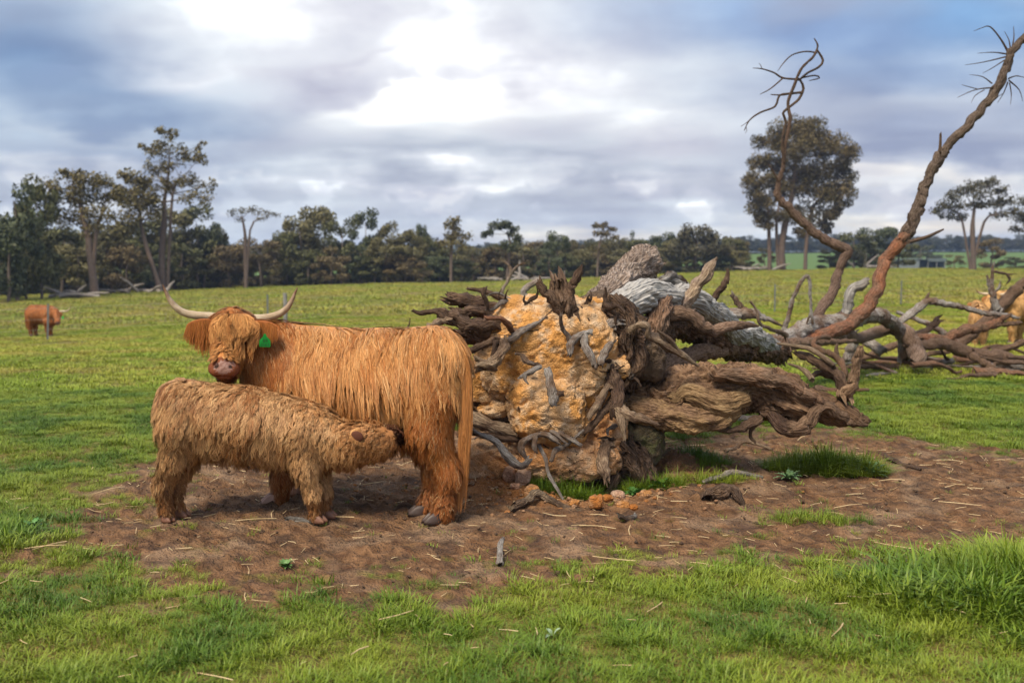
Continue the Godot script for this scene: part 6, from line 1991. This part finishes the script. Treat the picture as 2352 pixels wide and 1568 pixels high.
func make_trees() -> void:
	var oa := Color(0.10, 0.088, 0.028)
	var ob := Color(0.165, 0.13, 0.045)
	var bark := Color(0.20, 0.165, 0.145)
	gum("tall open crowned gum rising above the wood beside a leaning trunk", "", 118.0, [[[374, 656, 8.5], [371, 600, 7.5], [372, 540, 7], [377, 490, 6.5], [376, 450, 4.5], [384, 400, 3], [388, 350, 2]], [[378, 470, 4], [396, 430, 3], [420, 395, 2]]],
		[[370, 290, 14, 8, 4], [398, 300, 22, 12, 6], [385, 325, 34, 16, 9], [430, 340, 26, 18, 8], [350, 330, 26, 12, 6], [328, 324, 9, 6, 3], [462, 318, 9, 10, 2], [455, 356, 18, 14, 6], [400, 365, 36, 20, 10], [350, 375, 30, 16, 7], [440, 400, 34, 16, 8], [480, 410, 14, 14, 4], [470, 436, 30, 14, 6], [405, 410, 36, 18, 9], [360, 410, 30, 18, 8], [430, 440, 30, 12, 5], [340, 440, 26, 16, 6]], 0.27, 34, oa, ob, bark, 1)
	gum("leaning pale trunked gum at the foot of the tallest gum", "", 116.0, [[[368, 652, 7], [352, 600, 5.5], [336, 550, 5], [324, 500, 4], [318, 450, 3]]],
		[[285, 385, 20, 10, 6], [310, 392, 26, 14, 8], [335, 400, 22, 14, 7], [300, 420, 36, 18, 10], [335, 430, 34, 18, 10], [310, 450, 44, 20, 12], [345, 460, 32, 16, 8], [320, 480, 42, 18, 10], [285, 440, 24, 14, 6]], 0.28, 44, oa, ob, bark, 2)
	gum("broad open crowned gum with a straight pale trunk and a russet branch", "", 100.0, [[[218, 678, 10], [211, 620, 8.5], [205, 570, 8], [202, 540, 7.5], [190, 500, 4.5], [180, 460, 3]], [[205, 548, 5], [222, 515, 4], [240, 480, 2.5]]],
		[[145, 395, 14, 10, 4], [130, 425, 30, 18, 8], [165, 410, 30, 16, 8], [205, 405, 30, 16, 9], [240, 415, 26, 16, 8], [265, 440, 22, 14, 6], [150, 450, 36, 20, 9], [195, 440, 36, 18, 9], [235, 455, 34, 18, 9], [120, 460, 20, 16, 5], [180, 480, 50, 20, 10], [240, 490, 40, 18, 9], [150, 500, 34, 16, 7], [210, 515, 44, 16, 8]], 0.26, 40, oa, ob, bark, 3)
	gum("sparse thin gum with upswept bare branches before the russet trees", "", 122.0, [[[565, 662, 4.6], [563, 600, 4], [563, 550, 3.6], [560, 522, 2.8], [556, 500, 2]], [[563, 556, 2.6], [574, 528, 2.2], [590, 506, 1.6]]],
		[[535, 490, 10, 6, 5], [552, 484, 10, 6, 5], [572, 482, 12, 6, 5], [592, 486, 14, 7, 6], [615, 490, 14, 6, 5], [635, 492, 8, 5, 3], [545, 502, 14, 6, 4], [600, 500, 14, 5, 4]], 0.2, 16, Color(0.09, 0.085, 0.045), Color(0.15, 0.13, 0.075), bark, 4)
	gum("slender gum with a visible pale trunk in the middle of the wood", "", 132.0, [[[1036, 642, 3.6], [1036, 590, 3.2], [1038, 540, 3], [1042, 510, 2]]],
		[[1044, 495, 14, 8, 5], [1040, 512, 22, 9, 7], [1055, 530, 28, 12, 9], [1030, 535, 22, 10, 6], [1045, 552, 34, 12, 8], [1010, 545, 16, 9, 4]], 0.28, 34, oa, ob, bark, 5)
	gum("umbrella shaped gum with a lopsided crown above the wood", "", 135.0, [[[1165, 640, 4], [1168, 590, 3.6], [1172, 550, 3], [1165, 530, 2]]],
		[[1120, 530, 14, 8, 6], [1142, 512, 18, 8, 7], [1165, 508, 18, 9, 7], [1182, 524, 14, 12, 7], [1188, 545, 12, 10, 6], [1170, 560, 26, 12, 8]], 0.28, 44, Color(0.04, 0.055, 0.024), Color(0.07, 0.075, 0.03), bark, 6)
	gum("small sparse gum with a flat crown against the bright horizon", "", 140.0, [[[1372, 632, 2.6], [1374, 590, 2.4], [1378, 550, 2.0], [1384, 530, 1.4]]],
		[[1366, 512, 10, 5, 4], [1384, 510, 12, 6, 5], [1404, 520, 10, 6, 4], [1394, 532, 14, 7, 5], [1374, 528, 10, 5, 4], [1410, 538, 7, 5, 3], [1380, 570, 26, 12, 7]], 0.26, 30, oa, Color(0.12, 0.09, 0.045), bark, 7)
	gum("large rounded gum with a slim trunk left of the green gap", "", 150.0, [[[1596, 622, 3.6], [1597, 580, 3.2], [1600, 550, 2.6]]],
		[[1600, 530, 40, 12, 12], [1565, 545, 30, 12, 9], [1635, 545, 30, 14, 9], [1600, 560, 60, 18, 14], [1650, 570, 34, 18, 9], [1560, 575, 30, 16, 8]], 0.34, 60, Color(0.055, 0.058, 0.028), Color(0.1, 0.085, 0.045), bark, 8)
	gum("massive dense gum on three trunks standing alone on the crest", "", 148.0, [[[1797, 620, 9], [1796, 570, 7.5], [1803, 520, 7], [1815, 470, 6], [1825, 420, 5], [1830, 360, 3.5]], [[1768, 619, 5], [1768, 570, 4.4], [1766, 520, 4], [1765, 480, 3]], [[1850, 618, 4.5], [1852, 570, 4], [1858, 520, 3.6], [1868, 470, 3]], [[1790, 560, 4], [1784, 520, 3.4], [1790, 470, 2.6]]],
		[[1830, 290, 60, 18, 18], [1880, 310, 46, 20, 16], [1780, 320, 40, 22, 14], [1840, 340, 80, 28, 26], [1920, 350, 44, 30, 18], [1770, 370, 46, 24, 14], [1850, 390, 86, 30, 26], [1935, 400, 36, 30, 14], [1740, 415, 40, 22, 12], [1800, 430, 70, 26, 18], [1890, 440, 60, 30, 20], [1930, 450, 30, 24, 10], [1735, 460, 34, 22, 10], [1780, 480, 40, 24, 12], [1870, 490, 54, 26, 14], [1915, 490, 24, 22, 8], [1760, 505, 24, 16, 6], [1850, 525, 34, 14, 7], [1900, 520, 22, 12, 5]], 0.28, 150, Color(0.07, 0.06, 0.022), Color(0.13, 0.095, 0.035), Color(0.15, 0.12, 0.105), 9)
	gum("flat topped spreading gum with lacy gaps beside the tin shed", "", 138.0, [[[2236, 616, 7], [2236, 570, 6], [2235, 525, 5.5], [2236, 500, 4], [2240, 470, 3]], [[2236, 530, 3.4], [2262, 505, 2.8], [2290, 490, 2]], [[2234, 520, 3], [2210, 500, 2.4], [2190, 480, 1.8]]],
		[[2240, 420, 26, 9, 9], [2275, 418, 22, 8, 8], [2215, 432, 24, 9, 9], [2300, 432, 22, 9, 8], [2190, 446, 26, 9, 9], [2255, 442, 34, 10, 10], [2165, 468, 22, 9, 8], [2320, 455, 22, 10, 8], [2150, 482, 12, 7, 5], [2205, 470, 30, 9, 9], [2290, 462, 30, 10, 9], [2250, 468, 30, 9, 8], [2330, 482, 18, 10, 7], [2180, 492, 20, 7, 6], [2300, 488, 24, 9, 7], [2218, 492, 22, 7, 5]], 0.27, 34, Color(0.045, 0.045, 0.02), Color(0.085, 0.072, 0.03), Color(0.15, 0.125, 0.11), 10)
	gum("gum cut by the frame edge with foliage drooping beyond the shed", "", 140.0, [[[2400, 618, 6], [2398, 560, 5], [2392, 500, 4], [2388, 470, 3]]],
		[[2370, 460, 30, 12, 10], [2400, 440, 34, 14, 10], [2352, 500, 22, 12, 8], [2385, 500, 40, 16, 12], [2345, 525, 16, 8, 5], [2400, 540, 40, 14, 9]], 0.27, 38, Color(0.045, 0.045, 0.02), Color(0.085, 0.072, 0.03), Color(0.15, 0.125, 0.11), 11)
	make_bush_stock()
	# the wood: layout x, crown top, crown width, distance, tone
	var wood := [
		[-60, 420, 170, 96, 0], [40, 405, 130, 93, 3], [95, 410, 120, 97, 0], [20, 500, 150, 90, 3], [140, 520, 150, 112, 0], [255, 505, 150, 116, 1], [60, 560, 120, 98, 0],
		[330, 500, 130, 128, 0], [400, 482, 140, 132, 1], [455, 470, 120, 134, 0], [290, 560, 120, 114, 2], [420, 560, 120, 126, 0], [180, 560, 120, 108, 1], [490, 520, 90, 136, 3], [350, 580, 100, 124, 3], [470, 585, 90, 128, 1],
		[500, 505, 40, 150, 3], [530, 560, 110, 130, 2], [600, 548, 110, 128, 2], [575, 580, 90, 134, 1], [640, 560, 80, 140, 1],
		[690, 500, 110, 134, 1], [725, 470, 110, 138, 1], [660, 535, 80, 132, 0], [785, 503, 100, 132, 0], [840, 482, 90, 142, 3], [760, 560, 90, 128, 2], [710, 575, 90, 130, 0], [830, 560, 90, 132, 3],
		[895, 510, 70, 142, 1], [890, 540, 120, 130, 1], [945, 530, 80, 138, 1], [970, 512, 36, 150, 3], [985, 545, 80, 140, 0], [930, 585, 100, 130, 2], [860, 590, 90, 131, 0],
		[1090, 560, 110, 140, 1], [1140, 570, 110, 138, 2], [1010, 585, 90, 136, 3], [1200, 575, 90, 142, 1], [1060, 595, 80, 134, 0], [1230, 565, 70, 150, 2],
		[1280, 545, 70, 146, 3], [1260, 580, 80, 140, 3], [1330, 585, 80, 146, 1], [1300, 595, 70, 142, 0], [1420, 580, 110, 150, 1], [1370, 590, 80, 148, 2],
		[1470, 560, 90, 158, 0], [1520, 548, 90, 160, 3], [1545, 565, 90, 155, 1], [1490, 590, 90, 150, 1], [1680, 560, 70, 158, 0], [1700, 585, 60, 152, 1], [1640, 590, 90, 152, 3], [1575, 592, 80, 150, 0],
		[1755, 570, 50, 156, 1], [1450, 535, 30, 170, 3], [1905, 572, 70, 156, 1], [1960, 535, 110, 162, 0], [2010, 520, 110, 166, 3], [2060, 535, 90, 168, 0], [1940, 575, 90, 156, 1], [2010, 575, 90, 164, 1], [2110, 565, 80, 290, 0], [2275, 548, 80, 160, 2], [2190, 585, 50, 168, 1], [2330, 590, 80, 175, 0], [2140, 585, 60, 300, 3],
	]
	var id := 0
	for w in wood:
		id += 1
		bush_tree(w[0], w[1] - (12.0 if w[0] > 1180 and w[0] < 1720 else 0.0), w[2], w[3], w[4], id)
	var ur := RandomNumberGenerator.new()
	ur.seed = 61
	var uxf := []
	var ucl := []
	for k in 150:
		var ux := -160.0 + k * 12.6 + ur.randf_range(-14, 14)
		if ux > 1715.0: break
		var ut := 578.0 + ur.randf_range(-24, 22) - (35.0 if ux < 500.0 else (14.0 if ux > 1180.0 else 0.0))
		var ud := lerpf(124.0, 172.0, clampf((ux + 100.0) / 1800.0, 0, 1)) + ur.randf_range(-4, 14)
		var ug := on_ground(ux, ud)
		var uh := maxf(P(ux, ut, ud).y - ug.y, 1.5)
		var uw := uh * ur.randf_range(0.8, 1.2)
		uxf.append(Transform3D(Basis(Vector3.UP, ur.randf() * TAU).scaled(Vector3(uw, uh * 1.06, uw)), ug + Vector3(0, -uh * 0.1, 0)))
		ucl.append(Color(0.085, 0.09, 0.034).lerp(Color(0.14, 0.115, 0.05), ur.randf()))
	var um := MB.new()
	um.v = bush_crowns[3].v; um.n = bush_crowns[3].n; um.i = bush_crowns[3].i; um.c = bush_crowns[3].c
	var uo := multi(self, "wood_undergrowth", um.mesh(M.leaf), uxf, ucl)
	tag(uo, "dense brown and olive undergrowth filling the wood between the trunks", "undergrowth", "", "stuff")
	# far woods beyond the paddocks: one mass
	var xf := []
	var cl := []
	var r := RandomNumberGenerator.new()
	r.seed = 31
	for k in 900:
		var vx := r.randf_range(-300.0, 2700.0)
		var d := r.randf_range(440.0, 640.0)
		var g := on_ground(vx, d)
		var hh := r.randf_range(6.0, 10.5)
		xf.append(Transform3D(Basis(Vector3.UP, r.randf() * TAU).scaled(Vector3(hh * 1.2, hh, hh * 1.2)), g + Vector3(0, -hh * 0.15, 0)))
		var c := Color(0.045, 0.055, 0.026).lerp(Color(0.075, 0.07, 0.035), r.randf())
		cl.append(c)
	var m := MB.new()
	m.v = bush_crowns[1].v; m.n = bush_crowns[1].n; m.i = bush_crowns[1].i; m.c = bush_crowns[1].c
	var o := multi(self, "far_wood", m.mesh(M.leaf), xf, cl)
	tag(o, "distant belt of trees beyond the far green paddock", "wood", "", "stuff")

# ------------------------------------------------------------------ fence, shed, litter
func make_fence() -> void:
	var spots := [[105, 32.0, 1.22, 0], [614, 34.5, 1.25, 0], [654, 34.5, 1.28, 1], [1780, 40.0, 1.15, 0], [2070, 45.0, 1.15, 0], [-130, 31.5, 1.22, 0], [360, 33.2, 1.22, 0], [900, 35.8, 1.2, 0], [1200, 37.0, 1.2, 0], [1480, 38.5, 1.2, 0], [2420, 51.0, 1.15, 0]]
	var labels := {105: "leaning steel star post in front of the red cow", 614: "thin steel fence post between the cow's horns and wooden post", 654: "square grey wooden fence post behind the cow's horn tip", 1780: "thin steel fence post between the root plate and dead limbs", 2070: "thin steel fence post right of the tall red limb"}
	for s in spots:
		if s[0] in [360, 900, 1200, 1480]: continue
		var g := on_ground(s[0], s[1])
		var mb := MB.new()
		if s[3] == 1:
			var pts := [Vector3(0, -0.1, 0), Vector3(0.01, 0.6, 0), Vector3(0, s[2], 0)]
			tube(mb, pts, [0.075, 0.072, 0.07], 8, 0.2, 0.08, 10.0, 3.0, Color(0.42, 0.41, 0.39), Color(0.34, 0.33, 0.31), 0.1, 3.0)
			var o := thing("wooden_fence_post", labels[s[0]], "fence post", g, "")
			part(o, "post", mb.mesh(M.bare_wood))
		else:
			# star section: three thin fins
			var lean := 0.055 if s[0] == 105 else 0.0
			for f in 3:
				var a := TAU * f / 3.0 + 0.5
				var dir := Vector3(cos(a), 0, sin(a))
				var n := Vector3(-sin(a), 0, cos(a)) * 0.005
				var b := mb.v.size()
				for y in [-0.1, s[2]]:
					var sh := Vector3(lean * y, y, 0)
					mb.v.append(sh + n); mb.v.append(sh + dir * 0.034 + n); mb.v.append(sh + dir * 0.034 - n); mb.v.append(sh - n)
				for q in 8: mb.c.append(Color(0.2, 0.22, 0.22))
				for q in 4:
					var w := (q + 1) % 4
					mb.quad(b + q, b + q + 4, b + w + 4, b + w)
				mb.quad(b + 4, b + 5, b + 6, b + 7)
			var o := thing("steel_fence_post", labels.get(s[0], "steel fence post at the far end of the wire beyond the blond cow" if s[0] > 2000 else "steel fence post at the end of the wire past the dark red cow"), "fence post", g, "")
			part(o, "post", mb.mesh(M.steel))
	# plain wires between the posts
	var order := spots.duplicate()
	order.sort_custom(func(p, q): return p[0] < q[0])
	for hgt in [1.08, 0.72, 0.38]:
		var mb := MB.new()
		var pts := []
		var rad := []
		for s in order:
			pts.append(on_ground(s[0], s[1]) + Vector3(0, hgt, 0.03))
			rad.append(0.0018)
		tube(mb, pts, rad, 5, 2.0, 0.0, 1.0, 1.0, Color(0.5, 0.5, 0.48), Color(0.45, 0.45, 0.43), 0.0, 0.0)
		var o := part(self, "fence_wire", mb.mesh(M.steel))
		tag(o, {1.08: "top strand of plain fence wire across the paddock", 0.72: "middle strand of plain fence wire across the paddock", 0.38: "lowest strand of plain fence wire across the paddock"}[hgt], "fence wire", "")

func box(mb: MB, a: Vector3, b: Vector3, col: Color) -> void:
	var base := mb.v.size()
	var quads := [[0, 1, 3, 2, Vector3(0, 0, -1)], [5, 4, 6, 7, Vector3(0, 0, 1)], [4, 0, 2, 6, Vector3(-1, 0, 0)], [1, 5, 7, 3, Vector3(1, 0, 0)], [2, 3, 7, 6, Vector3(0, 1, 0)], [4, 5, 1, 0, Vector3(0, -1, 0)]]
	var cs := []
	for k in 8: cs.append(Vector3(b.x if k & 1 else a.x, b.y if k & 2 else a.y, b.z if k & 4 else a.z))
	for q in quads:
		var s := mb.v.size()
		for k in 4:
			mb.v.append(cs[q[k]]); mb.n.append(q[4]); mb.c.append(col)
		var f: Vector3 = (mb.v[s + 2] - mb.v[s]).cross(mb.v[s + 1] - mb.v[s])
		if f.dot(q[4]) > 0.0: mb.quad(s, s + 1, s + 2, s + 3)
		else: mb.quad(s, s + 3, s + 2, s + 1)

func make_shed() -> void:
	var g := on_ground(2104, 262.0)
	var t := thing("tin_shed", "low grey corrugated tin shed with an open dark bay", "shed", g)
	t.rotation.y = 0.12
	var grey := Color(0.20, 0.22, 0.235)
	var mb := MB.new()
	for k in 26:      # ribs of the cladding on the closed bay
		box(mb, Vector3(-6.2 + k * 0.2, -0.3, 2.9 + 0.04 * (k % 2)), Vector3(-6.0 + k * 0.2, 2.5, 2.98 + 0.04 * (k % 2)), grey)
	part(t, "front_cladding", mb.mesh(M.sheet))
	mb = MB.new()
	box(mb, Vector3(-6.2, -0.3, -3), Vector3(-6.1, 2.4, 2.9), grey)
	box(mb, Vector3(6.2, -0.3, -3), Vector3(6.3, 2.4, 2.9), grey)
	box(mb, Vector3(-6.2, -0.3, -3.1), Vector3(6.3, 2.4, -3.0), grey * 0.8)
	box(mb, Vector3(-1.0, -0.3, -3), Vector3(-0.9, 2.4, 2.9), grey * 0.8)
	part(t, "walls", mb.mesh(M.sheet))
	mb = MB.new()
	box(mb, Vector3(-6.4, 2.52, -3.3), Vector3(6.5, 2.66, 3.3), Color(0.26, 0.28, 0.30))
	part(t, "roof", mb.mesh(M.sheet))
	mb = MB.new()
	box(mb, Vector3(1.6, 1.95, 2.95), Vector3(6.3, 2.5, 3.02), Color(0.30, 0.32, 0.34))
	part(t, "gutter_board", mb.mesh(M.sheet))
	for x in [1.4, 3.8, 6.1]:
		mb = MB.new()
		box(mb, Vector3(x, -0.3, 2.8), Vector3(x + 0.14, 2.5, 2.94), Color(0.25, 0.24, 0.23))
		part(t, "post", mb.mesh(M.sheet))

func ground_stick(called: String, label: String, cat: String, list: Array, a: Color, b: Color, mat: String, amp: float) -> void:
	var pts := []
	var rad := []
	var at := Vector3.ZERO
	for q in list:
		var g := G(q[0], q[1])
		var rr: float = q[2] / F * -g.z
		var p := Vector3(g.x, height(g.x, g.z, bare(g.x, g.z)) + rr * 0.75 + (q[3] if q.size() > 3 else 0.0), g.z)
		if pts.is_empty(): at = Vector3(p.x, 0, p.z)
		pts.append(p - at)
		rad.append(rr)
	var o := thing(called, label, cat, at)
	var mb := MB.new()
	tube(mb, pts, rad, 9, 0.02, amp, 30.0, 6.0, a, b, 1.2, rng.randf() * 50.0)
	part(o, "wood", mb.mesh(M[mat]))

func make_litter() -> void:
	ground_stick("fallen_stick", "brown stick lying on bare earth under the buttress root", "stick", [[1665, 1047, 4], [1690, 1036, 4.5], [1712, 1033, 4.5, 0.03], [1776, 1037, 3]], BROWN, PALE, "bark", 0.2)
	ground_stick("fallen_stick", "twisted pale stick beside the lobed weed", "stick", [[1615, 1115, 5], [1669, 1107, 7], [1710, 1101, 6], [1750, 1100, 4]], PALE, GREY, "bark", 0.25)
	ground_stick("fallen_stick", "dark stick behind the lush grass clump", "stick", [[2035, 1050, 5], [2070, 1065, 6], [2116, 1085, 3]], BROWN, DARK, "bark", 0.25)
	ground_stick("fallen_root", "gnarled weathered root lying before the hanging root", "root", [[1172, 1178, 12], [1205, 1168, 11], [1240, 1158, 9, 0.02], [1290, 1163, 7], [1335, 1174, 3]], PALE, BROWN, "rough_bark", 0.45)
	ground_stick("wood_stump", "dark rotten stump chunk on the earth below the pale stick", "stump", [[1622, 1152, 12], [1645, 1148, 17], [1680, 1150, 15], [1705, 1156, 7]], DARK, BROWN, "rough_bark", 0.5)
	ground_stick("fallen_stick", "smooth brown stick lying by the cow's hind hoof", "stick", [[905, 1172, 3], [925, 1168, 5], [950, 1167, 5], [985, 1163, 3]], PALE, BROWN, "bark", 0.15)
	ground_stick("dried_dung", "dry grey dung clump by the calf's front hoof", "dung", [[655, 1196, 5], [672, 1193, 8], [700, 1196, 7], [715, 1199, 3]], DARK, GREY, "rough_bark", 0.5)
	ground_stick("fallen_stick", "short wedge of grey wood upright at the turf edge", "stick", [[1148, 1300, 8], [1152, 1285, 7, 0.05], [1155, 1272, 3, 0.09]], BROWN, GREY, "bark", 0.4)
	ground_stick("wood_chip", "flat grey wood chip lying before the orange clay lumps", "wood chip", [[1420, 1204, 6], [1442, 1197, 9], [1460, 1190, 5]], GREY, BROWN, "rough_bark", 0.4)
	ground_stick("fallen_stick", "pale branch on the grass behind the buttress root", "stick", [[1990, 868, 3], [2015, 866, 5], [2045, 862, 3]], PALE, GREY, "bark", 0.2)
	# dead branch that stands up from behind the plate and the bowed one beside it
	var t := thing("dead_branch", "forked bare branch poking up behind the root plate", "branch", on_ground(1150, 17.0))
	var o := [[1140, 760, 17, 5], [1150, 680, 17, 4.5], [1163, 650, 17, 4], [1174, 628, 17, 4], [1168, 610, 17, 3.4], [1158, 598, 17, 2]]
	limb(t, "stem", o, Color(0.42, 0.36, 0.31), BROWN, "bark", {"amp": 0.15})
	limb(t, "fork", [[1174, 628, 17, 3.5], [1188, 612, 17, 3], [1206, 605, 17, 2]], Color(0.42, 0.36, 0.31), BROWN, "bark", {"amp": 0.15})
	t = thing("dead_branch", "thick bowed grey branch behind the top of the root plate", "branch", on_ground(1210, 12.0))
	limb(t, "stem", [[1240, 790, 12, 9], [1218, 700, 12, 8], [1203, 674, 12, 8], [1212, 658, 12, 7.5], [1240, 643, 12, 7]], Color(0.42, 0.36, 0.32), GREY, "bark", {"amp": 0.12})
	t = thing("dead_branch", "thin curved twig in the grass behind the cow's back", "branch", on_ground(925, 14.0))
	limb(t, "stem", [[900, 800, 14, 3], [925, 765, 14, 2.6], [938, 748, 14, 2], [942, 730, 14, 1]], BROWN, DARK, "bark", {"amp": 0.1})
	limb(t, "fork", [[905, 795, 14, 2.4], [885, 770, 14, 2], [868, 752, 14, 1]], BROWN, DARK, "bark", {"amp": 0.1})
	# grey fallen timber at the wood's edge
	for w in [[175, 96.0, "heap of bleached fallen timber at the foot of the pale trunked gum"], [315, 112.0, "bleached fallen log at the foot of the leaning gum"], [1190, 128.0, "bleached broken stump and branches on the far paddock edge"], [1735, 148.0, "brown fallen timber beside the trunks of the massive gum"], [2000, 150.0, "pale heap of fallen timber on the crest near the shed"]]:
		var g := on_ground(w[0], w[1])
		var f := thing("fallen_timber", w[2], "fallen timber", g)
		var r := RandomNumberGenerator.new()
		r.seed = int(w[0])
		for k in 9:
			var mb := MB.new()
			var p := Vector3(r.randf_range(-3, 3), 0.2, r.randf_range(-1, 1))
			var dir := Vector3(r.randf_range(-1, 1), r.randf_range(0.0, 0.7) if k < 3 else 0.05, r.randf_range(-0.3, 0.3)).normalized()
			var ln := r.randf_range(1.5, 3.4)
			tube(mb, [p, p + dir * ln * 0.5 + Vector3(0, 0.1, 0), p + dir * ln], [0.2, 0.16, 0.07], 7, 0.4, 0.2, 5.0, 1.0, Color(0.40, 0.37, 0.34), Color(0.30, 0.26, 0.23), 0.5, k * 2.0)
			part(f, "log", mb.mesh(M.bare_wood))
	# clay lumps fallen from the plate
	var rocks := [[1168, 1124, 15, 18, "pale pink clay lump leaning on another below the plate"], [1199, 1128, 19, 19, "largest pale pink clay lump below the plate"], [1183, 1135, 11, 8, "small pale clay lump between two larger lumps"], [1222, 1149, 15, 14, "orange clay lump at the start of the gnarled root"], [1368, 1170, 24, 22, "big orange faceted clay lump before the hollow"], [1318, 1163, 15, 9, "flat orange clay lump behind the gnarled root"], [1420, 1133, 14, 10, "pinkish clay lump under the pale splayed root"], [1433, 1163, 15, 9, "crumbled orange clay lump below the broad leaved weed"], [1484, 1140, 13, 10, "orange clay lump under the rounded leafy weed"], [1455, 1165, 9, 6, "small orange crumb of clay by the weed"], [1268, 1150, 10, 7, "small orange clay lump by the hanging root tip"], [1395, 1140, 10, 7, "small orange clay lump at the lip of the hollow"]]
	for q in rocks:
		var g := G(q[0], q[1])
		var k := -g.z / F
		var at := Vector3(g.x, height(g.x, g.z, 1.0), g.z)
		var mb := MB.new()
		var pale: bool = (q[4] as String).contains("p") and (q[4] as String).contains("pink") or (q[4] as String).contains("pale clay")
		var cols := [Color(0.62, 0.36, 0.24), Color(0.66, 0.43, 0.31), Color(0.7, 0.5, 0.38)] if pale else [Color(0.56, 0.21, 0.05), Color(0.6, 0.29, 0.10), Color(0.62, 0.36, 0.2)]
		lump(mb, Vector3(0, q[3] * k * 0.7, 0), Vector3(q[2] * k, q[3] * k, q[2] * k * 0.9), 22, 32, q[2] * k * 0.35, q[2] * k * 0.3, 0.004, cols, rng.randf() * 90.0, Basis(Vector3(0, 1, 0), rng.randf() * 3.0))
		var o2 := part(self, "clay_lump", mb.mesh(M.clay), at)
		tag(o2, q[4], "clay lump", "clay lumps fallen from the root plate")
	# crumbs of clay and earth, too many to count
	var r2 := RandomNumberGenerator.new()
	r2.seed = 99
	var cm := MB.new()
	lump(cm, Vector3.ZERO, Vector3.ONE, 5, 7, 0.25, 0.2, 0.1, [Color(1, 1, 1), Color(0.85, 0.85, 0.85), Color(1.1, 1.1, 1.1)], 3.0)
	var xf := []
	var cl := []
	for k in 2600:
		var clay := k < 900
		var x: float
		var z: float
		if clay:
			x = 0.15 + r2.randfn() * 0.55
			z = -6.75 + r2.randfn() * 0.22
		else:
			x = r2.randf_range(-3.6, 4.2)
			z = r2.randf_range(-9.0, -4.6)
		var b := bare(x, z)
		if b < 0.6: continue
		var s := (0.006 + 0.014 * pow(r2.randf(), 3.0)) * (1.0 if clay else 0.75)
		xf.append(Transform3D(Basis(Vector3(r2.randf(), r2.randf(), r2.randf()).normalized(), r2.randf() * TAU).scaled(Vector3(s, s * 0.7, s)), Vector3(x, height(x, z, b) + s * 0.2, z)))
		cl.append(Color(0.52, 0.22, 0.07).lerp(Color(0.5, 0.32, 0.2), r2.randf()) if clay else Color(0.12, 0.075, 0.05).lerp(Color(0.22, 0.14, 0.09), r2.randf()))
	var cr2 := multi(self, "clay_crumbs", cm.mesh(M.clay), xf, cl)
	tag(cr2, "crumbs of clay and earth strewn on the bare ground", "crumbs", "", "stuff")
	# straw
	var sm := MB.new()
	for k in 1100:
		var big := k < 130
		var x := r2.randf_range(-3.4, 4.4)
		var z := r2.randf_range(-8.6, -3.6)
		if bare(x, z) < 0.3 and r2.randf() < 0.75: continue
		var a := r2.randf() * TAU
		var ln := r2.randf_range(0.08, 0.26) if big else r2.randf_range(0.03, 0.10)
		var y := height(x, z, bare(x, z)) + 0.006 + (0.025 if bare(x, z) < 0.3 else 0.0)
		var bend := r2.randf_range(-0.25, 0.25)
		var p0 := Vector3(x, y, z)
		var p1 := p0 + Vector3(cos(a), r2.randf_range(0.0, 0.12), sin(a)) * ln * 0.5
		var p2 := p1 + Vector3(cos(a + bend), r2.randf_range(-0.12, 0.1), sin(a + bend)) * ln * 0.5
		p2.y = maxf(p2.y, height(p2.x, p2.z, bare(p2.x, p2.z)) + 0.004)
		var w := 0.0028 if big else 0.0018
		tube(sm, [p0, p1, p2], [w, w, w * 0.7], 5, 0.06, 0.1, 10.0, 10.0, Color(0.66, 0.51, 0.30), Color(0.50, 0.36, 0.19), 0.0, k * 1.0)
	var so := part(self, "loose_straw", sm.mesh(M.straw))
	tag(so, "dry straw stalks scattered over the bare earth", "straw", "", "stuff")

func _ready() -> void:
	rng.seed = 12345
	noise.seed = 1
	noise.noise_type = FastNoiseLite.TYPE_SIMPLEX
	noise.frequency = 1.0
	noise.fractal_octaves = 4
	noise1.seed = 2
	noise1.noise_type = FastNoiseLite.TYPE_SIMPLEX
	noise1.frequency = 1.0
	noise1.fractal_type = FastNoiseLite.FRACTAL_NONE
	cell.seed = 3
	cell.noise_type = FastNoiseLite.TYPE_CELLULAR
	cell.frequency = 1.0
	cell.fractal_type = FastNoiseLite.FRACTAL_NONE
	cell.cellular_return_type = FastNoiseLite.RETURN_DISTANCE2_SUB
	var t0 := Time.get_ticks_msec()
	setup_view()
	print("sky ", Time.get_ticks_msec() - t0)
	make_materials()
	print("materials ", Time.get_ticks_msec() - t0)
	make_dirt_mask()
	make_ground()
	make_hills()
	print("ground ", Time.get_ticks_msec() - t0)
	make_trees()
	print("trees ", Time.get_ticks_msec() - t0)
	make_shed()
	make_fence()
	make_fallen_tree()
	print("fallen tree ", Time.get_ticks_msec() - t0)
	make_cow()
	print("cow ", Time.get_ticks_msec() - t0)
	make_calf()
	make_far_cattle()
	print("cattle ", Time.get_ticks_msec() - t0)
	make_litter()
	make_weeds()
	make_grass()
	print("done ", Time.get_ticks_msec() - t0)
